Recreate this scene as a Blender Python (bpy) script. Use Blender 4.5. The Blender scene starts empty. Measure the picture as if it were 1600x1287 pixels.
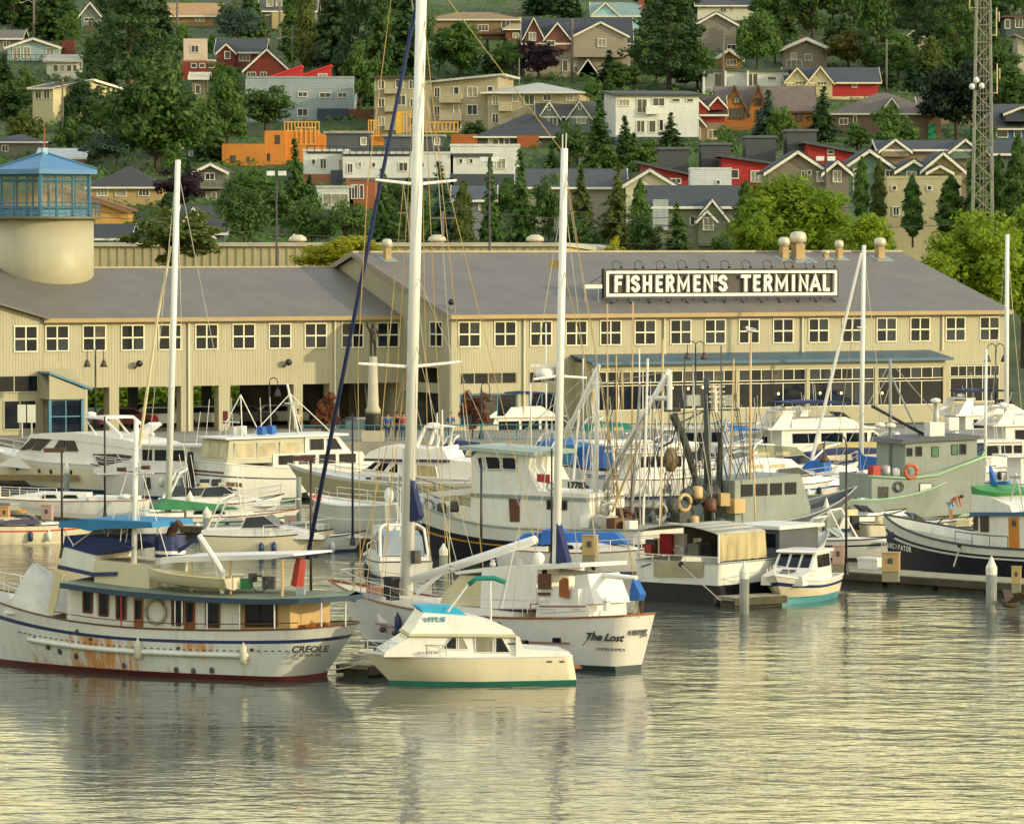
import bpy, bmesh, math, random
from mathutils import Vector, Matrix
rnd = random.Random(7)
R = math.radians
SC = bpy.context.scene
COL = SC.collection

# ------------------------------------------------------------------ camera
FPX, CAMH, YHOR = 7260.0, 15.5, 375.0          # focal length in 1600-px units, eye height, horizon row
PITCH = math.atan((643.5 - YHOR) / FPX)
cam = bpy.data.cameras.new('camera'); cam_ob = bpy.data.objects.new('camera', cam); COL.objects.link(cam_ob)
cam.sensor_width = 36; cam.lens = FPX / 1600 * 36; cam.clip_start = 1; cam.clip_end = 4000
cam_ob.location = (0, 0, CAMH); cam_ob.rotation_euler = (math.pi / 2 - PITCH, 0, 0)
SC.camera = cam_ob

# ------------------------------------------------------------------ sky and sun
SUN = Vector((0.90, -0.36, 0.27)).normalized()
SUN_EL = math.asin(SUN.z); SUN_AZ = math.atan2(SUN.x, SUN.y)
w = bpy.data.worlds.new('World'); SC.world = w; w.use_nodes = True
nt = w.node_tree; N = nt.nodes; L_ = nt.links; N.clear()
o_ = N.new('ShaderNodeOutputWorld'); bg = N.new('ShaderNodeBackground'); sk = N.new('ShaderNodeTexSky')
sk.sky_type = 'NISHITA'; sk.sun_disc = False; sk.sun_elevation = SUN_EL; sk.sun_rotation = SUN_AZ
sk.air_density = 1.0; sk.dust_density = 2.5; sk.ozone_density = 1.0
tc = N.new('ShaderNodeTexCoord'); mp = N.new('ShaderNodeMapping'); mp.inputs['Scale'].default_value = (1.6, 1.6, 6.0)
nz = N.new('ShaderNodeTexNoise'); nz.inputs['Scale'].default_value = 1.7; nz.inputs['Detail'].default_value = 5
rp = N.new('ShaderNodeValToRGB'); rp.color_ramp.elements[0].position = .40; rp.color_ramp.elements[1].position = .56
mx = N.new('ShaderNodeMix'); mx.data_type = 'RGBA'
# thin evening cloud over all of the sky: golden low down, paler overhead, the same all round
sx_ = N.new('ShaderNodeSeparateXYZ'); L_.new(tc.outputs['Generated'], sx_.inputs[0])
mr_ = N.new('ShaderNodeMapRange'); mr_.inputs[1].default_value = .12; mr_.inputs[2].default_value = .42; L_.new(sx_.outputs['Z'], mr_.inputs['Value'])
cm_w = N.new('ShaderNodeMix'); cm_w.data_type = 'RGBA'; cm_w.inputs['A'].default_value = (17.0, 14.9, 6.8, 1); cm_w.inputs['B'].default_value = (11.2, 12.2, 12.2, 1)
L_.new(mr_.outputs['Result'], cm_w.inputs['Factor']); L_.new(cm_w.outputs['Result'], mx.inputs['B'])
L_.new(tc.outputs['Generated'], mp.inputs['Vector']); L_.new(mp.outputs['Vector'], nz.inputs['Vector'])
L_.new(nz.outputs['Fac'], rp.inputs['Fac']); L_.new(rp.outputs['Color'], mx.inputs['Factor'])
L_.new(sk.outputs['Color'], mx.inputs['A']); L_.new(mx.outputs['Result'], bg.inputs['Color'])
bg.inputs['Strength'].default_value = 0.132
L_.new(bg.outputs['Background'], o_.inputs['Surface'])
sl = bpy.data.lights.new('sun', 'SUN'); sl.energy = 2.8; sl.angle = R(0.6); sl.color = (1.0, 0.85, 0.52)
so = bpy.data.objects.new('sun', sl); COL.objects.link(so)
so.rotation_euler = SUN.to_track_quat('Z', 'Y').to_euler(); so.location = (200, -80, 90)
SC.view_settings.view_transform = 'Standard'; SC.view_settings.look = 'None'
SC.view_settings.exposure = 0.0; SC.view_settings.gamma = 1.0; SC.view_settings.use_curve_mapping = False
SC.cycles.max_bounces = 6; SC.cycles.diffuse_bounces = 3; SC.cycles.glossy_bounces = 3
SC.cycles.transmission_bounces = 4; SC.cycles.transparent_max_bounces = 8
SC.cycles.caustics_reflective = False; SC.cycles.caustics_refractive = False

# ------------------------------------------------------------------ helpers
CP, SP = math.cos(PITCH), math.sin(PITCH)
def ray(px, py):
    a = (px - 800) / FPX; b = (643.5 - py) / FPX
    return Vector((a, CP + b * SP, -SP + b * CP))
EYE = Vector((0, 0, CAMH))
def at_z(px, py, z=0.0):
    d = ray(px, py); return EYE + d * ((z - CAMH) / d.z)
def at_y(px, py, Y):
    d = ray(px, py); return EYE + d * (Y / d.y)
def hill_z(X, Y):
    t = max(0.0, Y - 425.0)
    z = 2.0 + 0.142 * t * min(1.0, t / 60.0)
    return z + 0.8 * math.sin(X * .05 + Y * .021) * min(1, t / 80)
def on_hill(px, py):
    d = ray(px, py); Y = 400.0
    while Y < 1150:
        p = EYE + d * (Y / d.y)
        if p.z < hill_z(p.x, p.y): return p
        Y += 2.0
    return EYE + d * (1150 / d.y)

def lin(c):
    return c / 12.92 if c <= .04045 else ((c + .055) / 1.055) ** 2.4
def C(h, k=1.0):
    return tuple(lin(int(h[i:i + 2], 16) / 255) * k for i in (0, 2, 4))

MATS = {}
def M(name, col, rough=.55, var=.12, scale=1.2, bump=0.0, bscale=8.0, metal=0.0, dirt=None, dirt_amt=.35,
      streak=False, rib=None, spec=.5, emit=None):
    """procedural paint: base colour, soft mottling, optional dirt/streaks, optional fine ribs (bump)"""
    if name in MATS: return MATS[name]
    m = bpy.data.materials.new(name); m.use_nodes = True; MATS[name] = m
    t = m.node_tree; n = t.nodes; l = t.links
    b = n['Principled BSDF']
    b.inputs['Roughness'].default_value = rough; b.inputs['Metallic'].default_value = metal
    b.inputs['Specular IOR Level'].default_value = spec
    c = n.new('ShaderNodeTexCoord')
    z = n.new('ShaderNodeTexNoise'); z.inputs['Scale'].default_value = scale; z.inputs['Detail'].default_value = 4
    l.new(c.outputs['Object'], z.inputs['Vector'])
    mr = n.new('ShaderNodeMapRange'); mr.inputs[1].default_value = .3; mr.inputs[2].default_value = .7
    mr.inputs[3].default_value = 1 - var; mr.inputs[4].default_value = 1 + var
    l.new(z.outputs['Fac'], mr.inputs['Value'])
    vm = n.new('ShaderNodeVectorMath'); vm.operation = 'SCALE'; vm.inputs[0].default_value = col[:3]
    l.new(mr.outputs['Result'], vm.inputs['Scale'])
    out = vm.outputs['Vector']
    if dirt:
        mp = n.new('ShaderNodeMapping'); mp.inputs['Scale'].default_value = (2.2, 2.2, .22) if streak else (1, 1, 1)
        z2 = n.new('ShaderNodeTexNoise'); z2.inputs['Scale'].default_value = 1.6 if streak else .9
        z2.inputs['Detail'].default_value = 6; z2.inputs['Roughness'].default_value = .65
        l.new(c.outputs['Object'], mp.inputs['Vector']); l.new(mp.outputs['Vector'], z2.inputs['Vector'])
        r = n.new('ShaderNodeMapRange'); r.inputs[1].default_value = .52; r.inputs[2].default_value = .72
        r.inputs[3].default_value = 0; r.inputs[4].default_value = dirt_amt
        l.new(z2.outputs['Fac'], r.inputs['Value'])
        mx = n.new('ShaderNodeMix'); mx.data_type = 'RGBA'; mx.inputs['B'].default_value = (*dirt[:3], 1)
        l.new(r.outputs['Result'], mx.inputs['Factor']); l.new(out, mx.inputs['A']); out = mx.outputs['Result']
    l.new(out, b.inputs['Base Color'])
    h = None
    if rib:                                    # (axis, ribs per metre, strength)
        wv = n.new('ShaderNodeTexWave'); wv.wave_type = 'BANDS'; wv.bands_direction = rib[0]
        wv.inputs['Scale'].default_value = rib[1] * 2 * math.pi / 20; wv.inputs['Distortion'].default_value = 0
        l.new(c.outputs['Object'], wv.inputs['Vector']); h = wv.outputs['Fac']; st = rib[2]; di = .05
    elif bump:
        z3 = n.new('ShaderNodeTexNoise'); z3.inputs['Scale'].default_value = bscale; z3.inputs['Detail'].default_value = 3
        l.new(c.outputs['Object'], z3.inputs['Vector']); h = z3.outputs['Fac']; st = bump; di = .06
    if h:
        bp = n.new('ShaderNodeBump'); bp.inputs['Strength'].default_value = st; bp.inputs['Distance'].default_value = di
        l.new(h, bp.inputs['Height']); l.new(bp.outputs['Normal'], b.inputs['Normal'])
    if emit:
        b.inputs['Emission Color'].default_value = (*emit[:3], 1); b.inputs['Emission Strength'].default_value = emit[3]
    return m

def leaf_mat(name, col, col2, trans=.35):
    if name in MATS: return MATS[name]
    m = bpy.data.materials.new(name); m.use_nodes = True; MATS[name] = m
    t = m.node_tree; n = t.nodes; l = t.links; b = n['Principled BSDF']; o = n['Material Output']
    c = n.new('ShaderNodeTexCoord'); z = n.new('ShaderNodeTexNoise'); z.inputs['Scale'].default_value = .9
    z.inputs['Detail'].default_value = 3; l.new(c.outputs['Object'], z.inputs['Vector'])
    oi = n.new('ShaderNodeObjectInfo')
    ad = n.new('ShaderNodeMath'); ad.operation = 'MULTIPLY_ADD'; ad.inputs[1].default_value = .3; ad.inputs[2].default_value = -.15
    l.new(oi.outputs['Random'], ad.inputs[0])
    a2 = n.new('ShaderNodeMath'); l.new(z.outputs['Fac'], a2.inputs[0]); l.new(ad.outputs[0], a2.inputs[1])
    r = n.new('ShaderNodeMapRange'); r.inputs[1].default_value = .32; r.inputs[2].default_value = .68
    l.new(a2.outputs[0], r.inputs['Value'])
    mx = n.new('ShaderNodeMix'); mx.data_type = 'RGBA'; mx.inputs['A'].default_value = (*col, 1); mx.inputs['B'].default_value = (*col2, 1)
    l.new(r.outputs['Result'], mx.inputs['Factor']); l.new(mx.outputs['Result'], b.inputs['Base Color'])
    b.inputs['Roughness'].default_value = .6; b.inputs['Specular IOR Level'].default_value = .25
    tr = n.new('ShaderNodeBsdfTranslucent'); l.new(mx.outputs['Result'], tr.inputs['Color'])
    ms = n.new('ShaderNodeMixShader'); ms.inputs[0].default_value = trans
    l.new(b.outputs[0], ms.inputs[1]); l.new(tr.outputs[0], ms.inputs[2]); l.new(ms.outputs[0], o.inputs['Surface'])
    return m

class MB:
    """collects simple shapes; build() links them as one mesh object"""
    def __init__(s): s.v = []; s.f = []
    def add(s, vs, fs):
        o = len(s.v); s.v += [tuple(v) for v in vs]; s.f += [tuple(i + o for i in f) for f in fs]; return s
    def box(s, x0, x1, y0, y1, z0, z1):
        if x0 > x1: x0, x1 = x1, x0
        if y0 > y1: y0, y1 = y1, y0
        if z0 > z1: z0, z1 = z1, z0
        return s.add([(x0,y0,z0),(x1,y0,z0),(x1,y1,z0),(x0,y1,z0),(x0,y0,z1),(x1,y0,z1),(x1,y1,z1),(x0,y1,z1)],
                     [(3,2,1,0),(4,5,6,7),(0,1,5,4),(1,2,6,5),(2,3,7,6),(3,0,4,7)])
    def obox(s, c, size, rz=0, ry=0, rx=0):
        m = Matrix.Translation(c) @ Matrix.Rotation(rz,4,'Z') @ Matrix.Rotation(ry,4,'Y') @ Matrix.Rotation(rx,4,'X')
        a, b, d = (q / 2 for q in size)
        vs = [m @ Vector(p) for p in ((-a,-b,-d),(a,-b,-d),(a,b,-d),(-a,b,-d),(-a,-b,d),(a,-b,d),(a,b,d),(-a,b,d))]
        return s.add(vs, [(3,2,1,0),(4,5,6,7),(0,1,5,4),(1,2,6,5),(2,3,7,6),(3,0,4,7)])
    def tube(s, pts, r, n=6, r2=None):
        pts = [Vector(p) for p in pts]; k = len(pts); o = len(s.v); rs = []
        for i, p in enumerate(pts):
            d = (pts[min(i+1,k-1)] - pts[max(i-1,0)]).normalized()
            a = Vector((0,0,1)) if abs(d.z) < .9 else Vector((1,0,0))
            u = d.cross(a).normalized(); v = d.cross(u)
            q = r if r2 is None else r + (r2 - r) * i / (k - 1)
            for j in range(n):
                t = 2 * math.pi * j / n; s.v.append(tuple(p + (u * math.cos(t) + v * math.sin(t)) * q))
        for i in range(k - 1):
            for j in range(n):
                s.f.append((o+i*n+j, o+i*n+(j+1)%n, o+(i+1)*n+(j+1)%n, o+(i+1)*n+j))
        s.f.append(tuple(o+j for j in range(n))[::-1]); s.f.append(tuple(o+(k-1)*n+j for j in range(n)))
        return s
    def lathe(s, c, prof, n=12):                # prof: (r, z) list
        o = len(s.v)
        for r, z in prof:
            for j in range(n):
                t = 2 * math.pi * j / n; s.v.append((c[0] + r*math.cos(t), c[1] + r*math.sin(t), c[2] + z))
        for i in range(len(prof) - 1):
            for j in range(n): s.f.append((o+i*n+j, o+i*n+(j+1)%n, o+(i+1)*n+(j+1)%n, o+(i+1)*n+j))
        s.f.append(tuple(o+j for j in range(n))[::-1]); s.f.append(tuple(o+(len(prof)-1)*n+j for j in range(n)))
        return s
    def cyl(s, x, y, z0, z1, r0, r1=None, n=10):
        return s.lathe((x,y,0), [(r0,z0),(r0 if r1 is None else r1,z1)], n)
    def ext(s, poly, y0, y1, in0=0, in1=0):     # polygon in (x,z) extruded along y
        k = len(poly); vs = [(p[0], y0, p[1]) for p in poly] + [(p[0], y1, p[1]) for p in poly]
        fs = [tuple(range(k)), tuple(range(2*k-1, k-1, -1))] + [(i, k+i, k+(i+1)%k, (i+1)%k) for i in range(k)]
        return s.add(vs, fs)
    def extx(s, poly, x0, x1):                  # polygon in (y,z) extruded along x
        k = len(poly); vs = [(x0, p[0], p[1]) for p in poly] + [(x1, p[0], p[1]) for p in poly]
        return s.add(vs, [tuple(range(k)), tuple(range(2*k-1, k-1, -1))] + [(i, k+i, k+(i+1)%k, (i+1)%k) for i in range(k)])
    def extz(s, poly, z0, z1, poly2=None):      # polygon in (x,y) extruded along z
        k = len(poly); p2 = poly2 or poly
        vs = [(p[0], p[1], z0) for p in poly] + [(p[0], p[1], z1) for p in p2]
        return s.add(vs, [tuple(range(k))[::-1], tuple(range(k, 2*k))] + [(i, (i+1)%k, k+(i+1)%k, k+i) for i in range(k)])
    def slab(s, quad, t):                       # a thin plate: quad of points, thickened downwards by t
        q = [Vector(p) for p in quad]; k = len(q)
        vs = q + [p - Vector((0,0,t)) for p in q]
        return s.add(vs, [tuple(range(k)), tuple(range(2*k-1,k-1,-1))] + [(i, k+i, k+(i+1)%k, (i+1)%k) for i in range(k)])
    def plate(s, quad, t):                      # thickened along its own normal
        q = [Vector(p) for p in quad]; k = len(q); nn = (q[1]-q[0]).cross(q[2]-q[0]).normalized() * t
        vs = q + [p - nn for p in q]
        return s.add(vs, [tuple(range(k)), tuple(range(2*k-1,k-1,-1))] + [(i, k+i, k+(i+1)%k, (i+1)%k) for i in range(k)])
    def quad(s, *p): return s.add(p, [tuple(range(len(p)))])
    def ell(s, c, r, nu=10, nv=7):
        pr = []
        for i in range(nv + 1):
            a = -math.pi/2 + math.pi * i / nv; pr.append((max(.001, math.cos(a)), math.sin(a)))
        o = len(s.v)
        for q, z in pr:
            for j in range(nu):
                t = 2*math.pi*j/nu; s.v.append((c[0]+r[0]*q*math.cos(t), c[1]+r[1]*q*math.sin(t), c[2]+r[2]*z))
        for i in range(nv):
            for j in range(nu): s.f.append((o+i*nu+j, o+i*nu+(j+1)%nu, o+(i+1)*nu+(j+1)%nu, o+(i+1)*nu+j))
        return s
    def mesh(s, name, mat=None, smooth=False):
        me = bpy.data.meshes.new(name); me.from_pydata(s.v, [], s.f); me.update()
        if mat: me.materials.append(mat)
        if smooth: me.polygons.foreach_set('use_smooth', [True] * len(me.polygons))
        return me
    def build(s, name, mat, parent=None, smooth=False):
        return obj(name, s.mesh(name, mat, smooth), parent)

def obj(name, me, parent=None, loc=None, rz=None):
    o = bpy.data.objects.new(name, me); COL.objects.link(o)
    if parent is not None: o.parent = parent
    if loc is not None: o.location = loc
    if rz is not None: o.rotation_euler = (0, 0, rz)
    return o
def tag(o, label=None, cat=None, group=None, kind=None):
    if label: o['label'] = label
    if cat: o['category'] = cat
    if group: o['group'] = group
    if kind: o['kind'] = kind
    return o
def thing(name, label, cat, loc=(0,0,0), rz=0, group=None):
    o = bpy.data.objects.new(name, None); COL.objects.link(o); o.empty_display_size = .3
    o.location = loc; o.rotation_euler = (0, 0, rz)
    return tag(o, label, cat, group)
def copy_tree(o, parent=None):
    c = o.copy(); COL.objects.link(c)
    if parent is not None: c.parent = parent
    for ch in o.children: copy_tree(ch, c)
    return c

WCACHE = {}
def window(parent, loc, rz, w, h, nx=2, ny=2, fw=.08, fm=None, gm=None, mw=None, out=.05, name='window'):
    """window frame (part) standing proud of a wall that faces local -y, with each pane a sub-part"""
    mw = mw or fw; key = (round(w,2), round(h,2), nx, ny, fw, mw, fm.name, gm.name, out)
    if key not in WCACHE:
        f = MB(); t = out
        f.box(-w/2-fw, -w/2, -t, .02, -h/2-fw, h/2+fw); f.box(w/2, w/2+fw, -t, .02, -h/2-fw, h/2+fw)
        f.box(-w/2, w/2, -t, .02, h/2, h/2+fw); f.box(-w/2, w/2, -t-.03, .02, -h/2-fw, -h/2)
        for i in range(1, nx): x = -w/2 + w*i/nx; f.box(x-mw/2, x+mw/2, -t+.008, .02, -h/2, h/2)
        for i in range(1, ny): z = -h/2 + h*i/ny; f.box(-w/2, w/2, -t+.004, .02, z-mw/2, z+mw/2)
        pm = MB().box(-w/nx/2, w/nx/2, -.012, .01, -h/ny/2, h/ny/2)
        alts = [pm.mesh('pane', gm)]*9 + ([pm.mesh('pane', MATS['glass_blue'])]*3 + [pm.mesh('pane', MATS['glass_blind'])] if gm is glass else [])
        WCACHE[key] = (f.mesh('window', fm), alts)
    fme, alts = WCACHE[key]
    o = obj(name, fme, parent, loc, rz)
    for i in range(nx):
        for j in range(ny):
            obj('pane', rnd.choice(alts), o, (-w/2 + w*(i+.5)/nx, 0, -h/2 + h*(j+.5)/ny))
    return o

def text_mesh(txt, size, bold=0.0, ext=.02, xs=1.0, shear=0.0, align='CENTER'):
    c = bpy.data.curves.new('t', 'FONT'); c.body = txt; c.size = size; c.extrude = ext; c.offset = bold; c.shear = shear
    c.align_x = align; c.resolution_u = 3
    o = bpy.data.objects.new('t', c); COL.objects.link(o)
    dg = bpy.context.evaluated_depsgraph_get()
    me = bpy.data.meshes.new_from_object(o.evaluated_get(dg))
    bpy.data.objects.remove(o); bpy.data.curves.remove(c)
    me.transform(Matrix.Scale(xs, 4, (1,0,0)))
    return me
def text(txt, size, mat, parent, loc, rot=(math.pi/2,0,0), name='lettering', **k):
    me = text_mesh(txt, size, **k); me.materials.clear(); me.materials.append(mat)
    o = obj(name, me, parent, loc); o.rotation_euler = rot
    return o

# ------------------------------------------------------------------ shared materials
glass = M('window_glass', (.008,.012,.020), rough=.06, var=.4, spec=.28)
M('glass_blue', (.012,.022,.040), rough=.05, var=.5, scale=.8, spec=.45); M('glass_blind', (.07,.065,.05), rough=.2, var=.5, scale=2, spec=.3)
glass2 = M('house_glass', (.03,.04,.05), rough=.1, var=.4, scale=.6, spec=.6)
curtain = M('curtain_glass', (.28,.27,.2), rough=.2, var=.4, scale=1.5, spec=.6)
white = M('white_paint', (.78,.76,.70), rough=.45, var=.05, dirt=(.45,.40,.28), dirt_amt=.25)
trim = M('trim_white', (.80,.78,.70), rough=.5, var=.04)
gel = M('boat_gelcoat', (.80,.78,.72), rough=.28, var=.04, scale=.8, dirt=(.52,.46,.32), dirt_amt=.22, streak=True)
gel_cream = M('cream_gelcoat', (.78,.70,.50), rough=.3, var=.05, scale=.8, dirt=(.45,.38,.22), dirt_amt=.2, streak=True)
steel = M('stainless_rail', (.66,.63,.56), rough=.35, var=.08, metal=.6)
galv = M('galvanised', (.42,.42,.40), rough=.5, var=.15, metal=.4)
blackm = M('black_metal', (.015,.015,.017), rough=.45, var=.2)
darkm = M('dark_gear', (.06,.06,.055), rough=.7, var=.4, scale=5)
rope = M('rope', (.50,.46,.36), rough=.9, var=.2)
rub = M('black_rubber', (.012,.012,.012), rough=.6, var=.2)
# ------------------------------------------------------------------ water, quay, hillside
def water_mat():
    m = bpy.data.materials.new('harbour_water'); m.use_nodes = True
    t = m.node_tree; n = t.nodes; l = t.links; b = n['Principled BSDF']
    b.inputs['Base Color'].default_value = (.060,.075,.062,1); b.inputs['Roughness'].default_value = .075
    b.inputs['IOR'].default_value = 1.9; b.inputs['Specular IOR Level'].default_value = .9
    c = n.new('ShaderNodeTexCoord')
    hs = None
    for sc, det, st, sx in ((.75, 2, 1.15, .65), (2.2, 3, .42, .6), (.16, 2, 1.7, .9)):
        mp = n.new('ShaderNodeMapping'); mp.inputs['Scale'].default_value = (sx, 1, 1); mp.inputs['Rotation'].default_value = (0,0,.25)
        z = n.new('ShaderNodeTexNoise'); z.inputs['Scale'].default_value = sc; z.inputs['Detail'].default_value = det
        l.new(c.outputs['Object'], mp.inputs['Vector']); l.new(mp.outputs['Vector'], z.inputs['Vector'])
        mu = n.new('ShaderNodeMath'); mu.operation = 'MULTIPLY'; mu.inputs[1].default_value = st; l.new(z.outputs['Fac'], mu.inputs[0])
        if hs is None: hs = mu
        else:
            a = n.new('ShaderNodeMath'); l.new(hs.outputs[0], a.inputs[0]); l.new(mu.outputs[0], a.inputs[1]); hs = a
    zz = n.new('ShaderNodeTexNoise'); zz.inputs['Scale'].default_value = .035; zz.inputs['Detail'].default_value = 2; l.new(c.outputs['Object'], zz.inputs['Vector'])
    pr = n.new('ShaderNodeMapRange'); pr.inputs[1].default_value = .35; pr.inputs[2].default_value = .65; pr.inputs[3].default_value = .032; pr.inputs[4].default_value = .068; l.new(zz.outputs['Fac'], pr.inputs['Value'])
    bp = n.new('ShaderNodeBump'); bp.inputs['Strength'].default_value = 1.0; l.new(pr.outputs['Result'], bp.inputs['Distance'])
    l.new(hs.outputs[0], bp.inputs['Height']); l.new(bp.outputs['Normal'], b.inputs['Normal'])
    return m
wm = MB().quad((-400,20,0),(400,20,0),(400,345,0),(-400,345,0))
tag(wm.build('water', water_mat()), kind='structure')
quay_c = M('quay_concrete', (.30,.28,.22), rough=.85, var=.2, bump=.3, dirt=(.12,.11,.08))
EDGE = [(-300,316),(-40,317.5),(-18,309.5),(20,314),(60,333),(300,340)]
q = MB()
q.extz(EDGE + [(300,345),(-300,345)], -2, 1.99)
tag(q.build('quay_wall', quay_c), kind='structure')
grass = M('hillside_ground', (.045,.070,.020), rough=.95, var=.5, scale=.08, bump=.5, bscale=1, dirt=(.16,.12,.06), dirt_amt=.7)
asph = M('asphalt', (.075,.073,.068), rough=.9, var=.25, scale=.4)
g = MB(); nx, ny = 60, 90
xs = [-320 + 640*i/nx for i in range(nx+1)]; ys = [318 + (1300-318)*j/ny for j in range(ny+1)]
def zq(x, y): return 2.0 if y < 425 else hill_z(x, y)
# the ground sheet starts behind the quay edge
g.v = [(x, y, zq(x,y)) for y in ys for x in xs]
g.f = [(j*(nx+1)+i, j*(nx+1)+i+1, (j+1)*(nx+1)+i+1, (j+1)*(nx+1)+i) for j in range(ny) for i in range(nx) if ys[j] > 334]
tag(g.build('hillside', grass, smooth=True), kind='structure')
pv = MB().add([(x,y,1.994) for x,y in EDGE] + [(300,420,1.994),(-300,420,1.994)], [tuple(range(len(EDGE)+2))])
for v in range(len(pv.v)): pass
tag(pv.build('quay_pavement', M('pavement', (.26,.25,.21), rough=.9, var=.2, bump=.2)), kind='structure')

# ------------------------------------------------------------------ the terminal building
TA = R(28.4); C0 = Vector((-4.3, 328.9, 0))
U = Vector((math.cos(TA), math.sin(TA), 0)); NI = Vector((-math.sin(TA), math.cos(TA), 0))
def tl(px, py, Y):                                # pixel -> local (x, z) on the plane local y = Y of the terminal frame
    d = ray(px, py); o = C0 + NI * Y
    t = (o - EYE).dot(NI) / d.dot(NI); p = EYE + d * t - C0
    return p.dot(U), p.z
def tx(px, py, X):                                # pixel -> local (y, z) on the plane local x = X
    d = ray(px, py); o = C0 + U * X
    t = (o - EYE).dot(U) / d.dot(U); p = EYE + d * t - C0
    return p.dot(NI), p.z
siding = M('cream_metal_siding', C('c4bd9c', .74), rough=.5, var=.05, scale=.25, rib=('X', 4.5, .25), dirt=C('857c56'), dirt_amt=.45, streak=True)
siding_g = M('cream_metal_siding_gable', C('c4bd9c', .74), rough=.5, var=.05, scale=.25, rib=('Y', 4.5, .25), dirt=C('857c56'), dirt_amt=.45, streak=True)
plainw = M('cream_wall_panel', C('c4bd9c', .74), rough=.55, var=.06, scale=.4, dirt=C('9b8f5c'), dirt_amt=.3)
metal_roof = M('taupe_metal_roof', C('787269', .80), rough=.5, var=.12, scale=.45, rib=('X', 3.0, .4), dirt=C('544f46'), dirt_amt=.6)
fascia = M('tan_gutter', C('a98f62'), rough=.5, var=.1)
blue_metal = M('blue_standing_seam', C('2b536c'), rough=.4, var=.1, rib=('X', 2.5, .6))
blue_paint = M('blue_paint', C('4a7d96'), rough=.45, var=.1)
winf = M('window_frame_cream', C('e6e0c4'), rough=.5, var=.04)
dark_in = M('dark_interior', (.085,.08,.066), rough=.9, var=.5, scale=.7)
EZ, RZ, SL = 10.2, 14.46, 4.26/15

T = thing('terminal_building', 'long cream metal sided terminal with grey roof under the big lettered sign', 'building', C0, TA)
XR = 47.3
wl = MB()                                          # right wing: walls
BX0 = tl(925, 600, -2.6)[0]; BX1 = tl(1478, 600, -2.6)[0]
G0 = 2.0
# front wall split in the strips around the ground-floor openings
op = []                                            # openings (x0,x1,z0,z1)
o1 = tl(718, 617, 0)[0]; o2 = tl(808, 617, 0)[0]; o3 = tl(826, 617, 0)[0]; o4 = tl(868, 617, 0)[0]
xr0, xr1 = tl(1484, 600, 0)[0], tl(1562, 600, 0)[0]
for a, b in ((o1, o2), (o3, o4)):
    op += [(a, b, 5.25, 6.1), (a, b, 2.3, 4.6)]
op += [(xr0, xr1, 3.35, 6.1)]
def wall_with_holes(mb, x0, x1, z0, z1, holes, y0, y1):
    xs = sorted({x0, x1, *[h[0] for h in holes], *[h[1] for h in holes]}); zs = sorted({z0, z1, *[h[2] for h in holes], *[h[3] for h in holes]})
    for i in range(len(xs)-1):
        run = None
        for j in range(len(zs)-1):
            cx, cz = (xs[i]+xs[i+1])/2, (zs[j]+zs[j+1])/2
            if any(h[0] < cx < h[1] and h[2] < cz < h[3] for h in holes):
                if run is not None: mb.box(xs[i], xs[i+1], y0, y1, run, zs[j]); run = None
            elif run is None: run = zs[j]
        if run is not None: mb.box(xs[i], xs[i+1], y0, y1, run, z1)
wall_with_holes(wl, 0, XR, G0, EZ, op, 0, .3)
wl.build('front_wall', siding, T)
gw = MB(); gw.extx([(.3,G0),(30,G0),(30,EZ),(15,RZ-.1),(.3,EZ+.0)], XR-.3, XR)
gpoly = [(.3, 6.4), (30, 6.4), (30, EZ), (15, RZ-.12), (.3, EZ+.0)]
gw.extx(gpoly, 0, .3)
gw.extx([(.3,G0),(2.0,G0),(2.0,6.4),(.3,6.4)], 0, .3); gw.extx([(7.4,G0),(30,G0),(30,6.4),(7.4,6.4)], 0, .3)
gw.extx([(2.0,4.6),(7.4,4.6),(7.4,5.3),(2.0,5.3)], 0, .3)
gw.box(.3, XR-.3, 29.7, 30, G0, EZ); gw.build('gable_wall', siding_g, T)
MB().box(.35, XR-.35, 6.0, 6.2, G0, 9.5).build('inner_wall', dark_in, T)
rf = MB(); ov = .45
for y0, z0, y1, z1 in ((-ov, EZ-ov*SL, 15, RZ), (30+ov, EZ-ov*SL, 15, RZ)):
    rf.slab([(-.35,y0,z0+.14),(XR+.35,y0,z0+.14),(XR+.35,y1,z1+.14),(-.35,y1,z1+.14)], .14)
roof = rf.build('roof', metal_roof, T)
MB().box(-.35, XR+.35, -ov-.16, -ov, EZ-ov*SL-.16, EZ-ov*SL+.13).build('gutter', fascia, roof)
rk = MB()
for y0, z0 in ((-ov-.1, EZ-ov*SL), (30+ov, EZ-ov*SL)):
    rk.plate([(-.42,y0,z0-.18),(-.42,15,RZ-.16),(-.42,15,RZ+.2),(-.42,y0,z0+.2)], .06)
rk.build('rake_trim', M('grey_trim', C('8c8473'), rough=.5), roof)
rc = MB().box(-.4, XR+.4, 14.8, 15.2, RZ+.1, RZ+.24); rc.build('ridge_cap', M('ridge_metal', C('a9a08c'), rough=.4), roof)
for px in (733,789,845,900,953.75,1007.5,1063.25,1117,1170,1223.3,1278.75,1331,1384.75,1437.25,1492.5,1545.5):
    x, _ = tl(px, 522, 0); window(T, (x, 0, 8.82), 0, 1.62, 1.66, 2, 2, .085, winf, glass, mw=.10, out=.07)
for px, ww in ((646,.75),(682,.9)):
    y, _ = tx(px, 522, 0); window(T, (0, y, 8.8), -math.pi/2, 2.0*ww, 1.66, 2, 2, .085, winf, glass, mw=.10, out=.07)
for px in (818, 1037, 1252.5, 1471.5):
    x, _ = tl(px, 560, 0)
    zb = G0 if px == 818 else 7.2
    d = MB().tube([(x, -.12, EZ-.35), (x, -.12, zb+.3), (x+.0, -.2, zb)], .07, 6); d.build('downspout', winf, T)
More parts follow.
